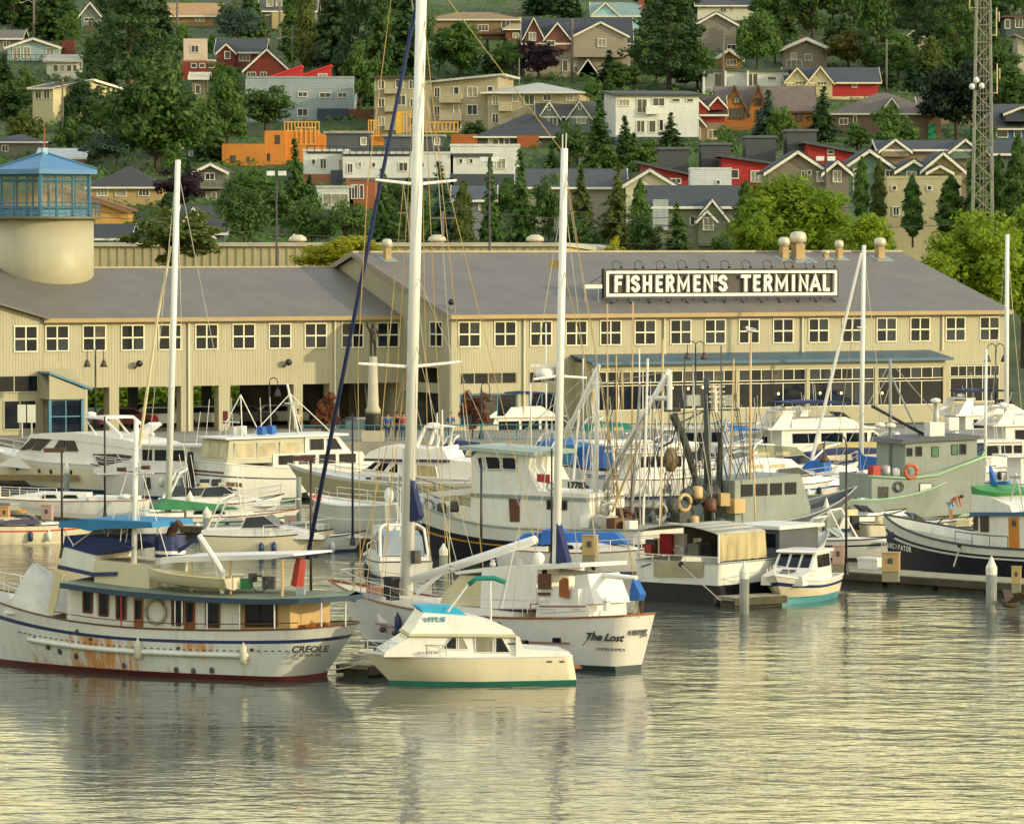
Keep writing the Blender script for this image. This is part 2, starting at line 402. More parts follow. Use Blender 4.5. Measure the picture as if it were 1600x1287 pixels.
for px in (1.0,): pass
for a, b in ((o1,o2),(o3,o4)):
    window(T, ((a+b)/2, .06, 5.68), 0, b-a-.2, .72, max(2, round((b-a)/1.1)), 1, .07, siding, glass, out=.05)
    n = max(2, round((b-a)/1.6)); window(T, ((a+b)/2, .06, 3.45), 0, b-a-.2, 2.1, n, 1, .07, blue_paint, glass, out=.05)
window(T, ((xr0+xr1)/2, .06, 5.65), 0, xr1-xr0-.15, .72, 6, 1, .06, winf, glass, out=.05)
window(T, ((xr0+xr1)/2, .06, 4.25), 0, xr1-xr0-.15, 1.72, 3, 1, .06, winf, glass, out=.05)
# restaurant bump-out with glazing and blue roof
bo = MB()
bo.box(BX0, BX1, -2.6, -2.4, 6.12, 6.75); bo.box(BX0, BX1, -2.6, -2.4, G0, 3.3)
bo.box(BX0, BX0+.2, -2.4, -.02, G0, 6.75); bo.box(BX1-.2, BX1, -2.4, -.02, G0, 6.75)
colp = [925, 1047, 1152, 1262, 1369, 1478]
cx = [tl(p, 600, -2.6)[0] for p in colp]
for i, x in enumerate(cx):
    x = min(max(x, BX0+.14), BX1-.14); bo.box(x-.13, x+.13, -2.64, -2.42, 3.3, 6.12)
bo.build('restaurant_wall', plainw, T)
br = MB().slab([(BX0-.3,-3.1,6.76),(BX1+.3,-3.1,6.76),(BX1+.3,.0,7.28),(BX0-.3,.0,7.28)], .12)
br.build('blue_roof', blue_metal, T)
MB().box(BX0-.3, BX1+.3, -3.2, -3.1, 6.58, 6.8).build('blue_fascia', M('dark_blue_fascia', C('2f5a74'), rough=.45), T)
for i in range(5):
    a, b = max(cx[i], BX0)+.16, min(cx[i+1], BX1)-.16; n = 3
    window(T, ((a+b)/2, -2.5, 5.68), 0, b-a-.1, .74, 2*n, 1, .06, winf, glass, out=.06)
    window(T, ((a+b)/2, -2.5, 4.2), 0, b-a-.1, 1.7, n, 1, .06, winf, glass, out=.06)
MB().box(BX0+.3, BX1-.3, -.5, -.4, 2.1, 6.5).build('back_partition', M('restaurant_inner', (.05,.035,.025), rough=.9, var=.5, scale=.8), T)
lampm = M('warm_lamp', (.9,.6,.2), emit=(1,.62,.2,6))
for px, py in ((1216,615),(1281,614),(1314,614),(1378,614),(1050,606),(1075,607),(1098,605)):
    x, z = tl(px, py, -2.66); MB().ell((x, -2.70, z), (.09,.05,.1), 8, 5).build('pendant_lamp', lampm, T)
# roof ventilators
ventw = M('ventilator_metal', C('cfc6ad'), rough=.4, var=.12, metal=.2, dirt=C('8b6a3c'), dirt_amt=.6)
flash = M('flashing', C('8fa09a'), rough=.4, var=.1, metal=.3)
def ventilator(px, py_top, py_base, wpx, label, Yl=13.4):
    x, zb = tl(px, py_base, Yl); s = 21.3; h = (py_base-py_top)/s; r = wpx/s/2
    zr = EZ + Yl*SL + .1; wp = C0 + U*x + NI*Yl
    v = thing('roof_ventilator', label, 'ventilator', (wp.x, wp.y, zr), TA, 'ventilators on the terminal roof')
    MB().box(-r*.62, r*.62, -r*.62, r*.62, -.5, h*.55).build('curb', M('vent_curb', C('a98d5f'), rough=.6, var=.15), v)
    MB().lathe((0,0,0), [(r*.55,h*.5),(r*.62,h*.58),(r,h*.62),(r*1.02,h*.8),(r*.9,h*.95),(r*.4,h*1.02)], 14).build('hood', ventw, v, True)
    MB().slab([(-r*1.6,-r*2,.06-r*2*SL),(r*1.6,-r*2,.06-r*2*SL),(r*1.6,r*1,.06+r*SL),(-r*1.6,r*1,.06+r*SL)], .05).build('flashing', flash, v)
ventilator(605, 377, 408, 16, 'lone white roof ventilator by the left gable of the terminal roof')
ventilator(1225, 371, 405, 19, 'white ventilator left of the biggest one above the sign')
ventilator(1247, 362, 405, 27, 'largest rusty ventilator on the roof ridge above the sign')
ventilator(1311, 375, 404, 15, 'small white ventilator right of the lettered sign')
ventilator(1375, 371, 404, 20, 'rightmost white roof ventilator beside a bare mast')
ventilator(1290, 390, 403, 13, 'lowest squat ventilator between two taller ones above the sign')

# left wing (set back) with its drive-through openings
LY = 8.1; LEZ, LRZ, LRY = 10.05, 13.36, 18.2; XL = -27.9
lw = MB(); holes = []
def lx(px): return tl(px, 640, LY)[0]
for a, b in ((186,283),(302,342),(360,459),(473,515),(530,624)):
    holes.append((lx(a), lx(b), G0, 5.2))
holes.append((lx(137), lx(171), G0, 5.2))
wall_with_holes(lw, XL, -.02, G0, LEZ, holes, LY, LY+.35)
lw.build('left_front_wall', siding, T)
MB().box(XL, -.05, LY+20, LY+20.3, 5.2, LEZ).build('left_rear_wall', siding, T)
MB().box(XL, -.05, LY+.4, LY+20, 5.2, 5.45).build('soffit', M('soffit', C('b8b08a'), rough=.7), T)
for px in (178, 292, 351, 466, 522):
    x = lx(px); MB().box(x-.35, x+.35, LY+.36, LY+1.0, G0, 5.2).build('pillar', plainw, T)
for px in (210, 325, 385):
    x = tl(px, 640, LY+9)[0]; MB().box(x-.3, x+.3, LY+9, LY+9.5, G0, 5.19).build('inner_column', M('blue_grey_column', C('2d3c44'), rough=.6), T)
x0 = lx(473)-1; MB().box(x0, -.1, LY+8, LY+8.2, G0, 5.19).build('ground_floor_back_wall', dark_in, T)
lr = MB(); lsl = (LRZ-LEZ)/(LRY-LY)
for y0, z0, y1, z1 in ((LY-.4, LEZ-.4*lsl, LRY, LRZ), (2*LRY-LY+.4, LEZ-.4*lsl, LRY, LRZ)):
    lr.slab([(XL-14,y0 if XL-14 > -99 else y0,z0+.14),(-.02,y0,z0+.14),(-.02,y1,z1+.14),(XL-14,y1,z1+.14)] if y0 > 20 else
            [(XL,y0,z0+.14),(-.02,y0,z0+.14),(-.02,y1,z1+.14),(XL-16,y1,z1+.14)], .14)
lroof = lr.build('left_roof', metal_roof, T)
MB().box(XL, -.02, LY-.56, LY-.4, LEZ-.4*lsl-.16, LEZ-.4*lsl+.13).build('left_gutter', fascia, lroof)
MB().box(XL-12, -.1, LRY-.15, LRY+.15, LRZ+.1, LRZ+.22).build('left_ridge_cap', M('ridge_metal', C('a9a08c')), lroof)
for px in (89,147,207,265,322.5,380.5,437,493,550.5,605.75):
    x, _ = tl(px, 527, LY); window(T, (x, LY, 8.66), 0, 1.62, 1.66, 2, 2, .085, winf, glass, mw=.10, out=.07)
for px in (294, 522.5):
    x, _ = tl(px, 560, LY); MB().tube([(x, LY-.12, LEZ-.35), (x, LY-.12, G0)], .07, 6).build('downspout', winf, T)
for px, py in ((212,570),(445,568)):                # round wall floodlights
    x, z = tl(px, py, LY); f = MB(); f.ell((x+.08, LY-.45, z+.1), (.26,.26,.24), 10, 6); f.tube([(x-.1, LY, z-.25),(x-.1, LY-.35, z-.1)], .06)
    f.build('floodlight', blackm, T)
# gable-front wing at the far left
gx = XL - 12.5; gz = LEZ + 12.5*.284
wv = MB().ext([(XL,G0),(XL,LEZ-.02),(gx,gz),(gx-12.5,LEZ),(gx-12.5,G0)], LY-.25, LY+.1); wv.build('left_gable_wall', siding, T)
gr = MB()
for xa, za, xb, zb in ((XL+.3, LEZ-.085, gx, gz), (gx-12.8, LEZ-.085, gx, gz)):
    gr.slab([(xa,LY-.8,za+.16),(xb,LY-.8,zb+.16),(xb,LY+16,zb+.16),(xa,LY+16,za+.16)], .14)
gr.build('left_gable_roof', M('taupe_metal_roof_turned', C('787269', .80), rough=.5, var=.07, scale=.3, rib=('Y', 3.2, .4)), T)
x, _ = tl(40, 530, LY-.25); window(T, (x, LY-.25, 8.66), 0, 1.62, 1.66, 2, 2, .085, winf, glass, mw=.10, out=.07)
xa = tl(58, 600, LY-.25)[0]
window(T, (xa-2.6, LY-.25, 5.55), 0, 5.2, 1.05, 3, 1, .08, plainw, glass, out=.06)
window(T, (xa-1.3, LY-.25, 3.4), 0, 2.3, 1.9, 2, 1, .1, plainw, glass, out=.06)
# small blue-roofed entrance
ea, eb = tl(76, 640, LY-2)[0], tl(131, 640, LY-2)[0]
en = MB(); en.extx([(LY-2, 4.5), (LY, 4.5), (LY, 6.6), (LY-2, 5.2)], ea, eb)
en.ext([(ea,4.5),(eb,4.5),(eb,5.15),(ea,6.2)], LY-2.15, LY-2.02); en.build('entrance_canopy', plainw, T)
MB().plate([(ea-.1,LY-2.3,6.28),(eb+.5,LY-2.3,5.1),(eb+.5,LY,5.1),(ea-.1,LY,6.28)], -.15).build('entrance_roof', blue_paint, T)
window(T, ((ea+eb)/2, LY-1.9, 3.3), 0, eb-ea-.3, 2.2, 2, 2, .08, blue_paint, glass, out=.06)
for xx in (ea+.1, eb-.1): MB().box(xx-.1, xx+.1, LY-2.05, LY-1.85, G0, 4.5).build('entrance_post', blue_paint, T)

# ------------------------------------------------------------------ round tower with blue lookout
tw = C0 + U*(-23.4) + NI*18.2
TW = thing('lookout_tower', 'round cream tower with blue glazed lookout and blue pyramid roof', 'tower', (tw.x, tw.y, 10), TA)
MB().lathe((0,0,0), [(3.5,0),(3.5,6.97)], 48).build('drum', M('cream_drum', C('c6bf9e', .76), rough=.5, var=.05, dirt=C('9b8f5c'), dirt_amt=.25, streak=True, bump=.1), TW, True)
MB().lathe((0,0,0), [(3.62,1.2),(3.62,1.5)], 48).build('base_flashing', fascia, TW)
dk = MB().lathe((0,0,0), [(3.6,6.97),(4.05,7.02),(4.05,7.15),(3.6,7.16)], 40); dk.build('balcony_deck', M('deck_edge', C('6d6a55')), TW)
rl = MB(); 
for k in range(40):
    a = 2*math.pi*k/40; rl.tube([(3.95*math.cos(a),3.95*math.sin(a),7.15),(3.95*math.cos(a),3.95*math.sin(a),8.2)], .025, 4)
for z in (7.4,7.65,7.9,8.2): rl.tube([(3.95*math.cos(2*math.pi*k/40),3.95*math.sin(2*math.pi*k/40),z) for k in range(41)], .028, 4)
rl.build('railing', blue_paint, TW)
def T4(px): return px
tr_ = TA + R(16.6)                                   # the square lookout stands corner-on
lo = thing('t', '', ''); bpy.data.objects.remove(lo)
half = 2.35; a45 = R(45) - TA
def sq(r, a0=a45):
    return [(r*math.cos(a0 + math.pi/2*k + math.pi/4), r*math.sin(a0 + math.pi/2*k + math.pi/4)) for k in range(4)]
cb = MB()
c4 = sq(half*1.35)
for i in range(4):
    (x0,y0),(x1,y1) = c4[i], c4[(i+1)%4]
    cb.tube([(x0,y0,7.15),(x0,y0,10.2)], .16, 4)
    for f in (.33,.66):
        xx, yy = x0+(x1-x0)*f, y0+(y1-y0)*f; cb.tube([(xx,yy,7.15),(xx,yy,10.2)], .08, 4)
    for z0, rr in ((7.78,.07),(9.75,.08),(10.15,.1)): cb.tube([(x0,y0,z0),(x1,y1,z0)], rr, 4)
cb.build('lookout_frame', blue_paint, TW)
pn = MB().extz(sq(half*1.33), 7.16, 7.75); pn.build('lookout_panels', blue_paint, TW)
gl = M('lookout_glass', (.92,.96,.9), rough=.03); gb = gl.node_tree.nodes['Principled BSDF']; gb.inputs['Transmission Weight'].default_value = .9; gb.inputs['IOR'].default_value = 1.05
for i in range(4):
    (x0,y0),(x1,y1) = [(p[0]*.985, p[1]*.985) for p in c4][i], [(p[0]*.985, p[1]*.985) for p in c4][(i+1)%4]
    for k in range(3):
        f0, f1 = k/3, (k+1)/3
        a = (x0+(x1-x0)*f0, y0+(y1-y0)*f0); b = (x0+(x1-x0)*f1, y0+(y1-y0)*f1)
        MB().plate([(a[0],a[1],7.8),(b[0],b[1],7.8),(b[0],b[1],10.1),(a[0],a[1],10.1)], .02).build('pane', gl, TW)
e4 = sq(half*1.35+.6)
pr = MB().extz(e4, 10.2, 10.55); pr.add([(x,y,10.552) for x,y in e4]+[(0,0,11.75)], [(0,1,4),(1,2,4),(2,3,4),(3,0,4)])
hips = MB()
pr.build('blue_roof', M('blue_lookout_roof', C('4a7ca6'), rough=.4, var=.08), TW)
for x,y in e4: hips.tube([(x*.99,y*.99,10.6),(0,0,11.8)], .07, 4)
hips.build('hip_cap', blue_paint, TW)
MB().box(-.18,.18,-.18,.18,11.6,12.1).build('roof_cap', M('pale_blue_cap', C('9fc3d4')), TW)
MB().tube([(0,0,12.0),(0,0,13.9)], .06, 6, .03).build('finial', M('red_pole', C('a8543a')), TW)

# ------------------------------------------------------------------ rooftop sign
SY = 2.4
sx0, sz1 = tl(942, 419.5, SY); sx1, sz0 = tl(1308, 464.5, SY)
sz1b = tl(1308, 419, SY)[1]
wp = C0 + U*sx0 + NI*SY
SW, SH = sx1-sx0, (sz1 + sz1b)/2 - sz0
S = thing('rooftop_sign', 'big black and white sign reading FISHERMEN\'S TERMINAL on the terminal roof', 'sign', (wp.x, wp.y, sz0), TA)
sb = M('sign_black', (.018,.017,.016), rough=.5, var=.2); sw = M('sign_white', (.86,.84,.76), rough=.5, var=.04)
def framebox(o, i, y0, y1):
    f = MB(); f.box(o, SW-o, y0, y1, o, i); f.box(o, SW-o, y0, y1, SH-i, SH-o); f.box(o, i, y0, y1, i, SH-i); f.box(SW-i, SW-o, y0, y1, i, SH-i); return f
framebox(0, .16, -.2, .2).build('outer_frame', sb, S)
framebox(.161, .37, -.24, .1).build('white_border', sw, S)
st = MB(); nb = 22
for i in range(nb):
    x = .4 + (SW-.8)*i/(nb-1); st.box(x-.03, x+.03, .2, .26, -.35, SH-.2)
    zt = SY + 2.2
    st.tube([(x, .2, SH-.3), (x, 2.6, 1.15)], .03, 4); st.tube([(x, .2, .3), (x, 1.2, .38)], .03, 4)
for z in (.55, SH-.55): st.box(.2, SW-.2, .12, .19, z-.04, z+.04)
st.build('support_struts', sb, S)
pnl = MB().box(.37, SW-.37, .05, .07, .37, SH-.37)
pnl.build('mesh_backing', M('sign_mesh', C('4e4a44'), rough=.7, var=.1), S)
# letters: heavy condensed capitals made of strokes, each one its own part at its place on the sign
def arc(cx, cy, rx, ry, a0, a1, n=7): return [(cx+rx*math.cos(R(a0+(a1-a0)*i/n)), cy+ry*math.sin(R(a0+(a1-a0)*i/n))) for i in range(n+1)]
GL = {'F':[[(0,0),(0,1)],[(0,1),(1,1)],[(0,.52),(.8,.52)]], 'I':[[(.5,0),(.5,1)]], 'H':[[(0,0),(0,1)],[(1,0),(1,1)],[(0,.5),(1,.5)]],
      'E':[[(0,0),(0,1)],[(0,1),(1,1)],[(0,.52),(.85,.52)],[(0,0),(1,0)]], 'T':[[(.5,0),(.5,1)],[(-.1,1),(1.1,1)]], 'L':[[(0,0),(0,1)],[(0,0),(1,0)]],
      'N':[[(0,0),(0,1),(1,0),(1,1)]], 'M':[[(0,0),(0,1),(.5,.2),(1,1),(1,0)]], 'A':[[(-.05,0),(.5,1.02),(1.05,0)],[(.2,.3),(.8,.3)]], "'":[[(.5,.75),(.5,1)]],
      'R':[[(0,0),(0,1)],[(0,1),(.55,1)]+arc(.55,.76,.45,.24,90,-90)+[(0,.52)],[(.5,.5),(1,0)]],
      'S':[arc(.5,.77,.5,.23,20,180)+arc(.5,.77,.5,.25,180,260,3)+arc(.5,.23,.5,.27,80,0,4)+arc(.5,.23,.5,.23,0,-160)]}
def stroke_letter(ch, w_, h_, th):
    mb = MB(); lv = 0
    for pl in GL[ch]:
        pts = [Vector((p[0]*(w_-th)+th/2-w_/2, p[1]*(h_-th)+th/2)) for p in pl]; k = len(pts); le, ri = [], []
        for i in range(k):
            d0 = (pts[i]-pts[i-1]).normalized() if i else (pts[1]-pts[0]).normalized(); d1 = (pts[i+1]-pts[i]).normalized() if i < k-1 else d0
            n0 = Vector((-d0.y,d0.x)); n1 = Vector((-d1.y,d1.x)); n = (n0+n1); n = n.normalized() if n.length > .3 else n0
            c_ = max(.55, n.dot(n0)); e = Vector((0,0))
            if i == 0: e = -d0*th/2
            if i == k-1: e = d0*th/2
            le.append(pts[i]+e+n*th/2/c_); ri.append(pts[i]+e-n*th/2/c_)
        y0, y1 = -.10-.004*lv, .06; lv += 1
        for i in range(k-1):
            q = [le[i], le[i+1], ri[i+1], ri[i]]; mb.add([(p.x,y0,p.y) for p in q]+[(p.x,y1,p.y) for p in q], [(0,1,2,3),(7,6,5,4),(0,4,5,1),(1,5,6,2),(2,6,7,3),(3,7,4,0)])
    return mb
LT_ = [("F",958,970),("I",976,981.5),("S",984,997),("H",1002,1016),("E",1022,1033),("R",1038,1051),("M",1056,1075),("E",1081,1092),("N",1097,1111.5),("'",1113.5,1118),("S",1120.5,1133.5),
       ("T",1156,1169.5),("E",1174.5,1185.5),("R",1191,1204),("M",1209,1228.5),("I",1234.5,1240),("N",1246,1260.5),("A",1263.5,1279.5),("L",1283.5,1293.5)]
for ch, a_, b_ in LT_:
    xa_, xb_ = tl(a_,442,SY)[0]-sx0, tl(b_,442,SY)[0]-sx0; th = .235 if ch not in 'MN' else .215
    o = stroke_letter(ch, max(xb_-xa_, th), 1.24, th).build('letter', sw, S); o.location = ((xa_+xb_)/2, -.16, (SH-1.24)/2)
for i in range(11):
    x = .9 + (SW-1.8)*i/10
    g_ = MB().tube([(x, -.05, SH-.1), (x-.18, -.1, SH+.42), (x, -.35, SH+.6), (x+.22, -.6, SH+.45), (x+.26, -.65, SH+.12)], .028, 5)
    g_.ell((x+.26, -.65, SH+.08), (.14,.14,.08), 8, 4); g_.build('gooseneck_lamp', sb, S)
for i in range(13):
    x = .5 + (SW-1.0)*i/12
    g_ = MB().tube([(x, 0, 0), (x, -.35, -.28)], .03, 5); g_.ell((x, -.42, -.33), (.13,.16,.12), 8, 5); g_.build('floodlamp', sb, S)
vt = MB().box(-1.6,-.1,-.1,.6,.75,1.05); vt.tube([(-1.5,0,.8),(-1.5,0,-.4)],.04); vt.tube([(-.4,0,.8),(-.4,0,-.4)],.04)
vt.build('side_platform', galv, S)
# ball camera by the left corner of the roof
p = C0 + U*tl(705,474,1)[0] + NI*1.0
b = thing('roof_camera', 'black globe camera on the terminal roof corner', 'camera', (p.x,p.y,EZ+.35), TA)
MB().tube([(0,0,-.15),(0,0,.35)], .05).build('stem', galv, b); MB().ell((0,0,.55),(.22,.22,.24),12,8).build('globe', blackm, b, True)

# ------------------------------------------------------------------ warehouse behind
wh0, wh1 = at_y(100, 379, 412), at_y(881, 379, 412)
WH = thing('warehouse', 'long beige ribbed metal warehouse with flat roof behind the terminal', 'warehouse', (wh0.x, 412, 2), R(0))
wmat = M('beige_ribbed_metal', C('b9ad86'), rough=.55, var=.06, scale=.3, dirt=C('7d7350'), dirt_amt=.5, streak=True)
LW = wh1.x - wh0.x; zt = wh0.z - 2
MB().box(0, LW, 0, 30, 0, zt-.35).build('wall', wmat, WH)
rb = MB()
for i in range(int(LW/.75)): rb.box(.3+i*.75, .45+i*.75, -.09, -.002, 0, zt-.36)
rb.build('wall_ribs', wmat, WH)
MB().add([(LW,0,0),(LW+5.0,10,0),(LW+5.0,10,zt-1.1),(LW,0,zt-.36)],[(0,1,2,3)]).build('end_wall', M('beige_end', C('cbb88a'), rough=.6, var=.06), WH)
MB().slab([(-.3,-.3,zt),(LW+.2,-.3,zt),(LW+5.2,9.6,zt-.7),(LW+5.2,30,zt-.3),(-.3,30,zt)], .34).build('roof', M('pale_roof', C('b9b4a0'), rough=.6), WH)
for px, lab in ((465,'dome ventilator on the warehouse roof under a perched gull'), (683,'dome ventilator on the warehouse roof right of the tall mast'), (836,'dome ventilator near the right end of the warehouse roof')):
    p = at_y(px, 379, 418)
    v = thing('warehouse_ventilator', lab, 'ventilator', (p.x, 418, wh0.z-.05), 0, 'ventilators on the warehouse roof')
    MB().lathe((0,0,0),[(.55,0),(.5,.15),(.85,.2),(.75,.5),(.35,.75)],12).build('hood', ventw, v, True); MB().box(-.5,.5,-.5,.5,-.25,.1).build('curb', fascia, v)
# ------------------------------------------------------------------ houses on the hill
HR = []                                             # pixel boxes kept free of filler trees
HL = []
def paint(h, k=.92):
    return M('house_paint_' + h, C(h, k), rough=.65, var=.09, scale=.5, dirt=C('5a5344'), dirt_amt=.22, streak=True, rib=('Z', 4.5, .35))
def shingle(h):
    return M('shingle_' + h, C(h), rough=.85, var=.16, scale=1.5, bump=.4, bscale=3)
def house(label, x0, x1, ye, yb, roof='gs', yr=None, wall='c9bd8f', rc='3b3e42', dep=9.0, rz=0, win=(), gab=(), chim=(), band=None,
          tr='e6e2d2', cat='house', rwin=(), name='house', over=.5, low=None, bays=(), group=None, deck=None, Y=None):
    xm = (x0+x1)/2; HR.append((x0-2, x1+2, (yr or ye)-2, yb-(yb-ye)*.28)); HL.append((xm, (ye+yb)/2, label))
    p = on_hill(xm, yb) if Y is None else at_y(xm, yb, Y)
    s = FPX/p.y; c = math.cos(R(rz)); w_ = (x1-x0)/s/c
    H = thing(name, label, cat, p, R(rz), group)
    X = lambda px: (px-xm)/s/c
    Z = lambda py: (yb-py)/s
    ze = Z(ye); zr = Z(yr) if yr is not None else ze + .3
    wm_, rm, tm = paint(wall), shingle(rc), paint(tr, 1)
    wb = MB(); h = w_/2; bot = -3.5
    rf = MB(); tk = .22; tb = MB()
    if roof == 'gf':
        wb.ext([(-h,bot),(h,bot),(h,ze),(0,zr),(-h,ze)], 0, dep)
        sl = (zr-ze)/h
        for sg in (-1, 1):
            rf.plate([(sg*(h+over),-over,ze-over*sl+.1),(0,-over,zr+.1),(0,dep+over,zr+.1),(sg*(h+over),dep+over,ze-over*sl+.1)], tk*sg)
            tb.plate([(sg*(h+over),-over-.05,ze-over*sl-.22),(0,-over-.05,zr-.2),(0,-over-.05,zr+.16),(sg*(h+over),-over-.05,ze-over*sl+.14)], .06)
    elif roof == 'gs':
        wb.extx([(0,bot),(dep,bot),(dep,ze),(dep/2,zr),(0,ze)], -h, h)
        sl = (zr-ze)/(dep/2)
        for sg, ya in ((1,-over),(-1,dep+over)):
            rf.plate([(-h-over,ya,ze-over*sl+.1),(h+over,ya,ze-over*sl+.1),(h+over,dep/2,zr+.1),(-h-over,dep/2,zr+.1)], tk*sg)
        tb.box(-h-over, h+over, -over-.12, -over, ze-over*sl-.12, ze-over*sl+.12)
        for sx in (-1, 1):
            for ya in (-over, dep+over):
                xx = sx*(h+over); tb.plate([(xx,ya,ze-over*sl-.15),(xx,dep/2,zr-.15),(xx,dep/2,zr+.15),(xx,ya,ze-over*sl+.15)], .06)
    elif roof == 'hip':
        wb.box(-h,h,0,dep,bot,ze); k = min(dep/2, h*.95); a, b = h+over, dep+over
        rf.add([(-a,-over,ze),(a,-over,ze),(a,b,ze),(-a,b,ze),(-a+k+over,dep/2,zr),(a-k-over,dep/2,zr)],
               [(0,1,5,4),(1,2,5),(2,3,4,5),(3,0,4),(3,2,1,0)])
        tb.box(-a,a,-over-.06,-over-.01,ze-.16,ze+.05)
    elif roof == 'flat':
        wb.box(-h,h,0,dep,bot,ze); rf.box(-h-over,h+over,-over,dep+over,ze+.02,ze+.3)
    elif roof in ('shedl','shedr'):                   # mono-pitch rising to the left / right
        zl, zr2 = (zr, ze) if roof == 'shedl' else (ze, zr)
        wb.ext([(-h,bot),(h,bot),(h,zr2),(-h,zl)], 0, dep)
        rf.slab([(-h-over,-over,zl+.3),(h+over,-over,zr2+.3),(h+over,dep+over,zr2+.3),(-h-over,dep+over,zl+.3)], .28)
    elif roof == 'shedf':                             # mono-pitch, low edge in front
        wb.extx([(0,bot),(dep,bot),(dep,zr),(0,ze)], -h, h)
        rf.slab([(-h-over,-over,ze+.25),(h+over,-over,ze+.25),(h+over,dep+over,zr+.3),(-h-over,dep+over,zr+.3)], .26)
    wb.build('wall', wm_, H); ro = rf.build('roof', rm, H)
    if tb.v: tb.build('trim', tm, ro)
    if band:                                          # lower storey in another colour (y0,y1,col)
        MB().box(-h-.04, h+.04, -.06, dep, max(bot, Z(band[1])), Z(band[0])).build('lower_wall', paint(band[2]), H)
    for bx0, bx1, by0, by1, out, colr in bays:        # boxes standing out of the front
        MB().box(X(bx0), X(bx1), -out, .3, Z(by1), Z(by0)).build('bay', paint(colr), H)
    for g in gab:                                     # front gables (x0,x1,yapex,yeave,ybase,out[,col])
        a, b, ya, yv, yz, ot = g[:6]; xa, xb = X(a), X(b); xc = (xa+xb)/2; sl = (Z(ya)-Z(yv))/((xb-xa)/2)
        gm_ = MB().ext([(xa,Z(yz)),(xb,Z(yz)),(xb,Z(yv)),(xc,Z(ya)),(xa,Z(yv))], -ot, dep*.45)
        go = gm_.build('front_gable', paint(g[6]) if len(g) > 6 else wm_, H)
        gr_ = MB(); gt = MB()
        for sg, xe in ((-1,xa),(1,xb)):
            xe2 = xe + sg*.35; ze2 = Z(yv) - .35*sl
            gr_.plate([(xe2,-ot-.35,ze2+.08),(xc,-ot-.35,Z(ya)+.08),(xc,dep*.5,Z(ya)+.08),(xe2,dep*.5,ze2+.08)], .16*sg)
            gt.plate([(xe2,-ot-.4,ze2-.2),(xc,-ot-.4,Z(ya)-.18),(xc,-ot-.4,Z(ya)+.14),(xe2,-ot-.4,ze2+.12)], .05)
        gr_.build('gable_roof', rm, go); gt.build('gable_trim', tm, go)
    for wv in win:                                    # (xc,yc,w,h[,nx[,out]])
        xc, yc, ww, hh = wv[:4]; n = wv[4] if len(wv) > 4 else (2 if ww > 7 else 1); ot = wv[5] if len(wv) > 5 else 0
        gm_ = rnd.choice((glass2, glass2, glass2, curtain))
        window(H, (X(xc), -ot-.012, Z(yc)), 0, max(.35, ww/s/c - .14), max(.35, hh/s - .14), n, 1, .1, tm, gm_, mw=.07, out=.08)
    for f, yc, ww, hh in rwin:                        # windows on the right-hand wall: fraction of depth
        window(H, (h+.012, dep*f, Z(yc)), math.pi/2, ww/s, hh/s, 2 if ww > 7 else 1, 1, .13, tm, glass2, mw=.1, out=.08)
    for cx_, ct, cb_, cw in chim:
        MB().box(X(cx_-cw/2), X(cx_+cw/2), dep*.4, dep*.4+cw/s, Z(cb_), Z(ct)).build('chimney', M('brick_red', C('8a4a3a'), rough=.85, var=.25, scale=4), H)
    if deck:                                          # (x0,x1,yrail,ydeck,out,col)
        a, b, yr_, yd, ot, dc = deck; dm = paint(dc)
        MB().box(X(a), X(b), -ot, 0, Z(yd)-.25, Z(yd)).build('deck', dm, H)
        r_ = MB(); n = max(3, int((X(b)-X(a))/.8))
        for i in range(n+1):
            x = X(a)+(X(b)-X(a))*i/n; r_.box(x-.04, x+.04, -ot, -ot+.08, Z(yd), Z(yr_))
        r_.box(X(a), X(b), -ot-.02, -ot+.1, Z(yr_)-.08, Z(yr_)); r_.build('deck_railing', dm, H)
    return H, s

hs = house
# top left
hs('grey green gabled house beside the tall dark firs at top left', 127,155,22,50,'gf',5,wall='8a9488',rc='4d4a44',dep=12,win=[(139,31,15,6,2)],bays=[(133,152,40,52,.6,'6b5a42')])
hs('pale blue house with brick chimney and long deck at left', 12,92,74,97,'gf',61,wall='9fb4b4',rc='56524c',dep=10,win=[(26,83,12,18,2),(42,82,11,17,2),(78,84,12,18,2)],chim=[(102,62,97,20)],band=(98,124,'8c2a26'),deck=(0,92,86,96,2.2,'2a3336'))
hs('white glazed porch house below the brick chimney', 73,123,98,125,'shedf',86,wall='d9d6c4',rc='aaa593',dep=6,win=[(87,107,8,11,1),(97,107,8,11,1),(108,107,8,11,1),(117,107,7,11,1)])
hs('beige house on a slope with an open carport at left', 50,84,138,196,'gs',123,wall='d2c69c',rc='4a4c4c',dep=17,rz=-32,win=[(60,148,10,14,2),(74,148,10,14,2)],rwin=[(.28,148,11,13),(.5,148,9,13)])
hs('low house with a dark hip roof at the left edge', -20,70,222,246,'hip',209,wall='7d7a6c',rc='42454a',win=[(8,232,10,10,2)])
hs('low house with a bright metal roof behind the blue lookout', 62,130,246,262,'gs',232,wall='b09a78',rc='c5c9c6',dep=8,win=[(92,252,12,7,2),(112,252,10,7,2)])
hs('brown roofed bungalow above the pink house', 262,342,24,42,'gs',4,wall='a07a4e',rc='a8875e',dep=9,win=[(312,30,14,8,2)])
hs('pinkish white flat roofed house over a red base', 284,334,96,125,'flat',None,wall='e0c8b4',rc='cfc0ae',over=.1,dep=8,band=(97,126,'93392a'),bays=[(287,324,61,95,.2,'e6cdb8')],win=[(305,77,12,11,2,.22),(303,103,9,7,1,.06),(316,103,9,7,1,.06),(331,103,9,7,1,.06)])
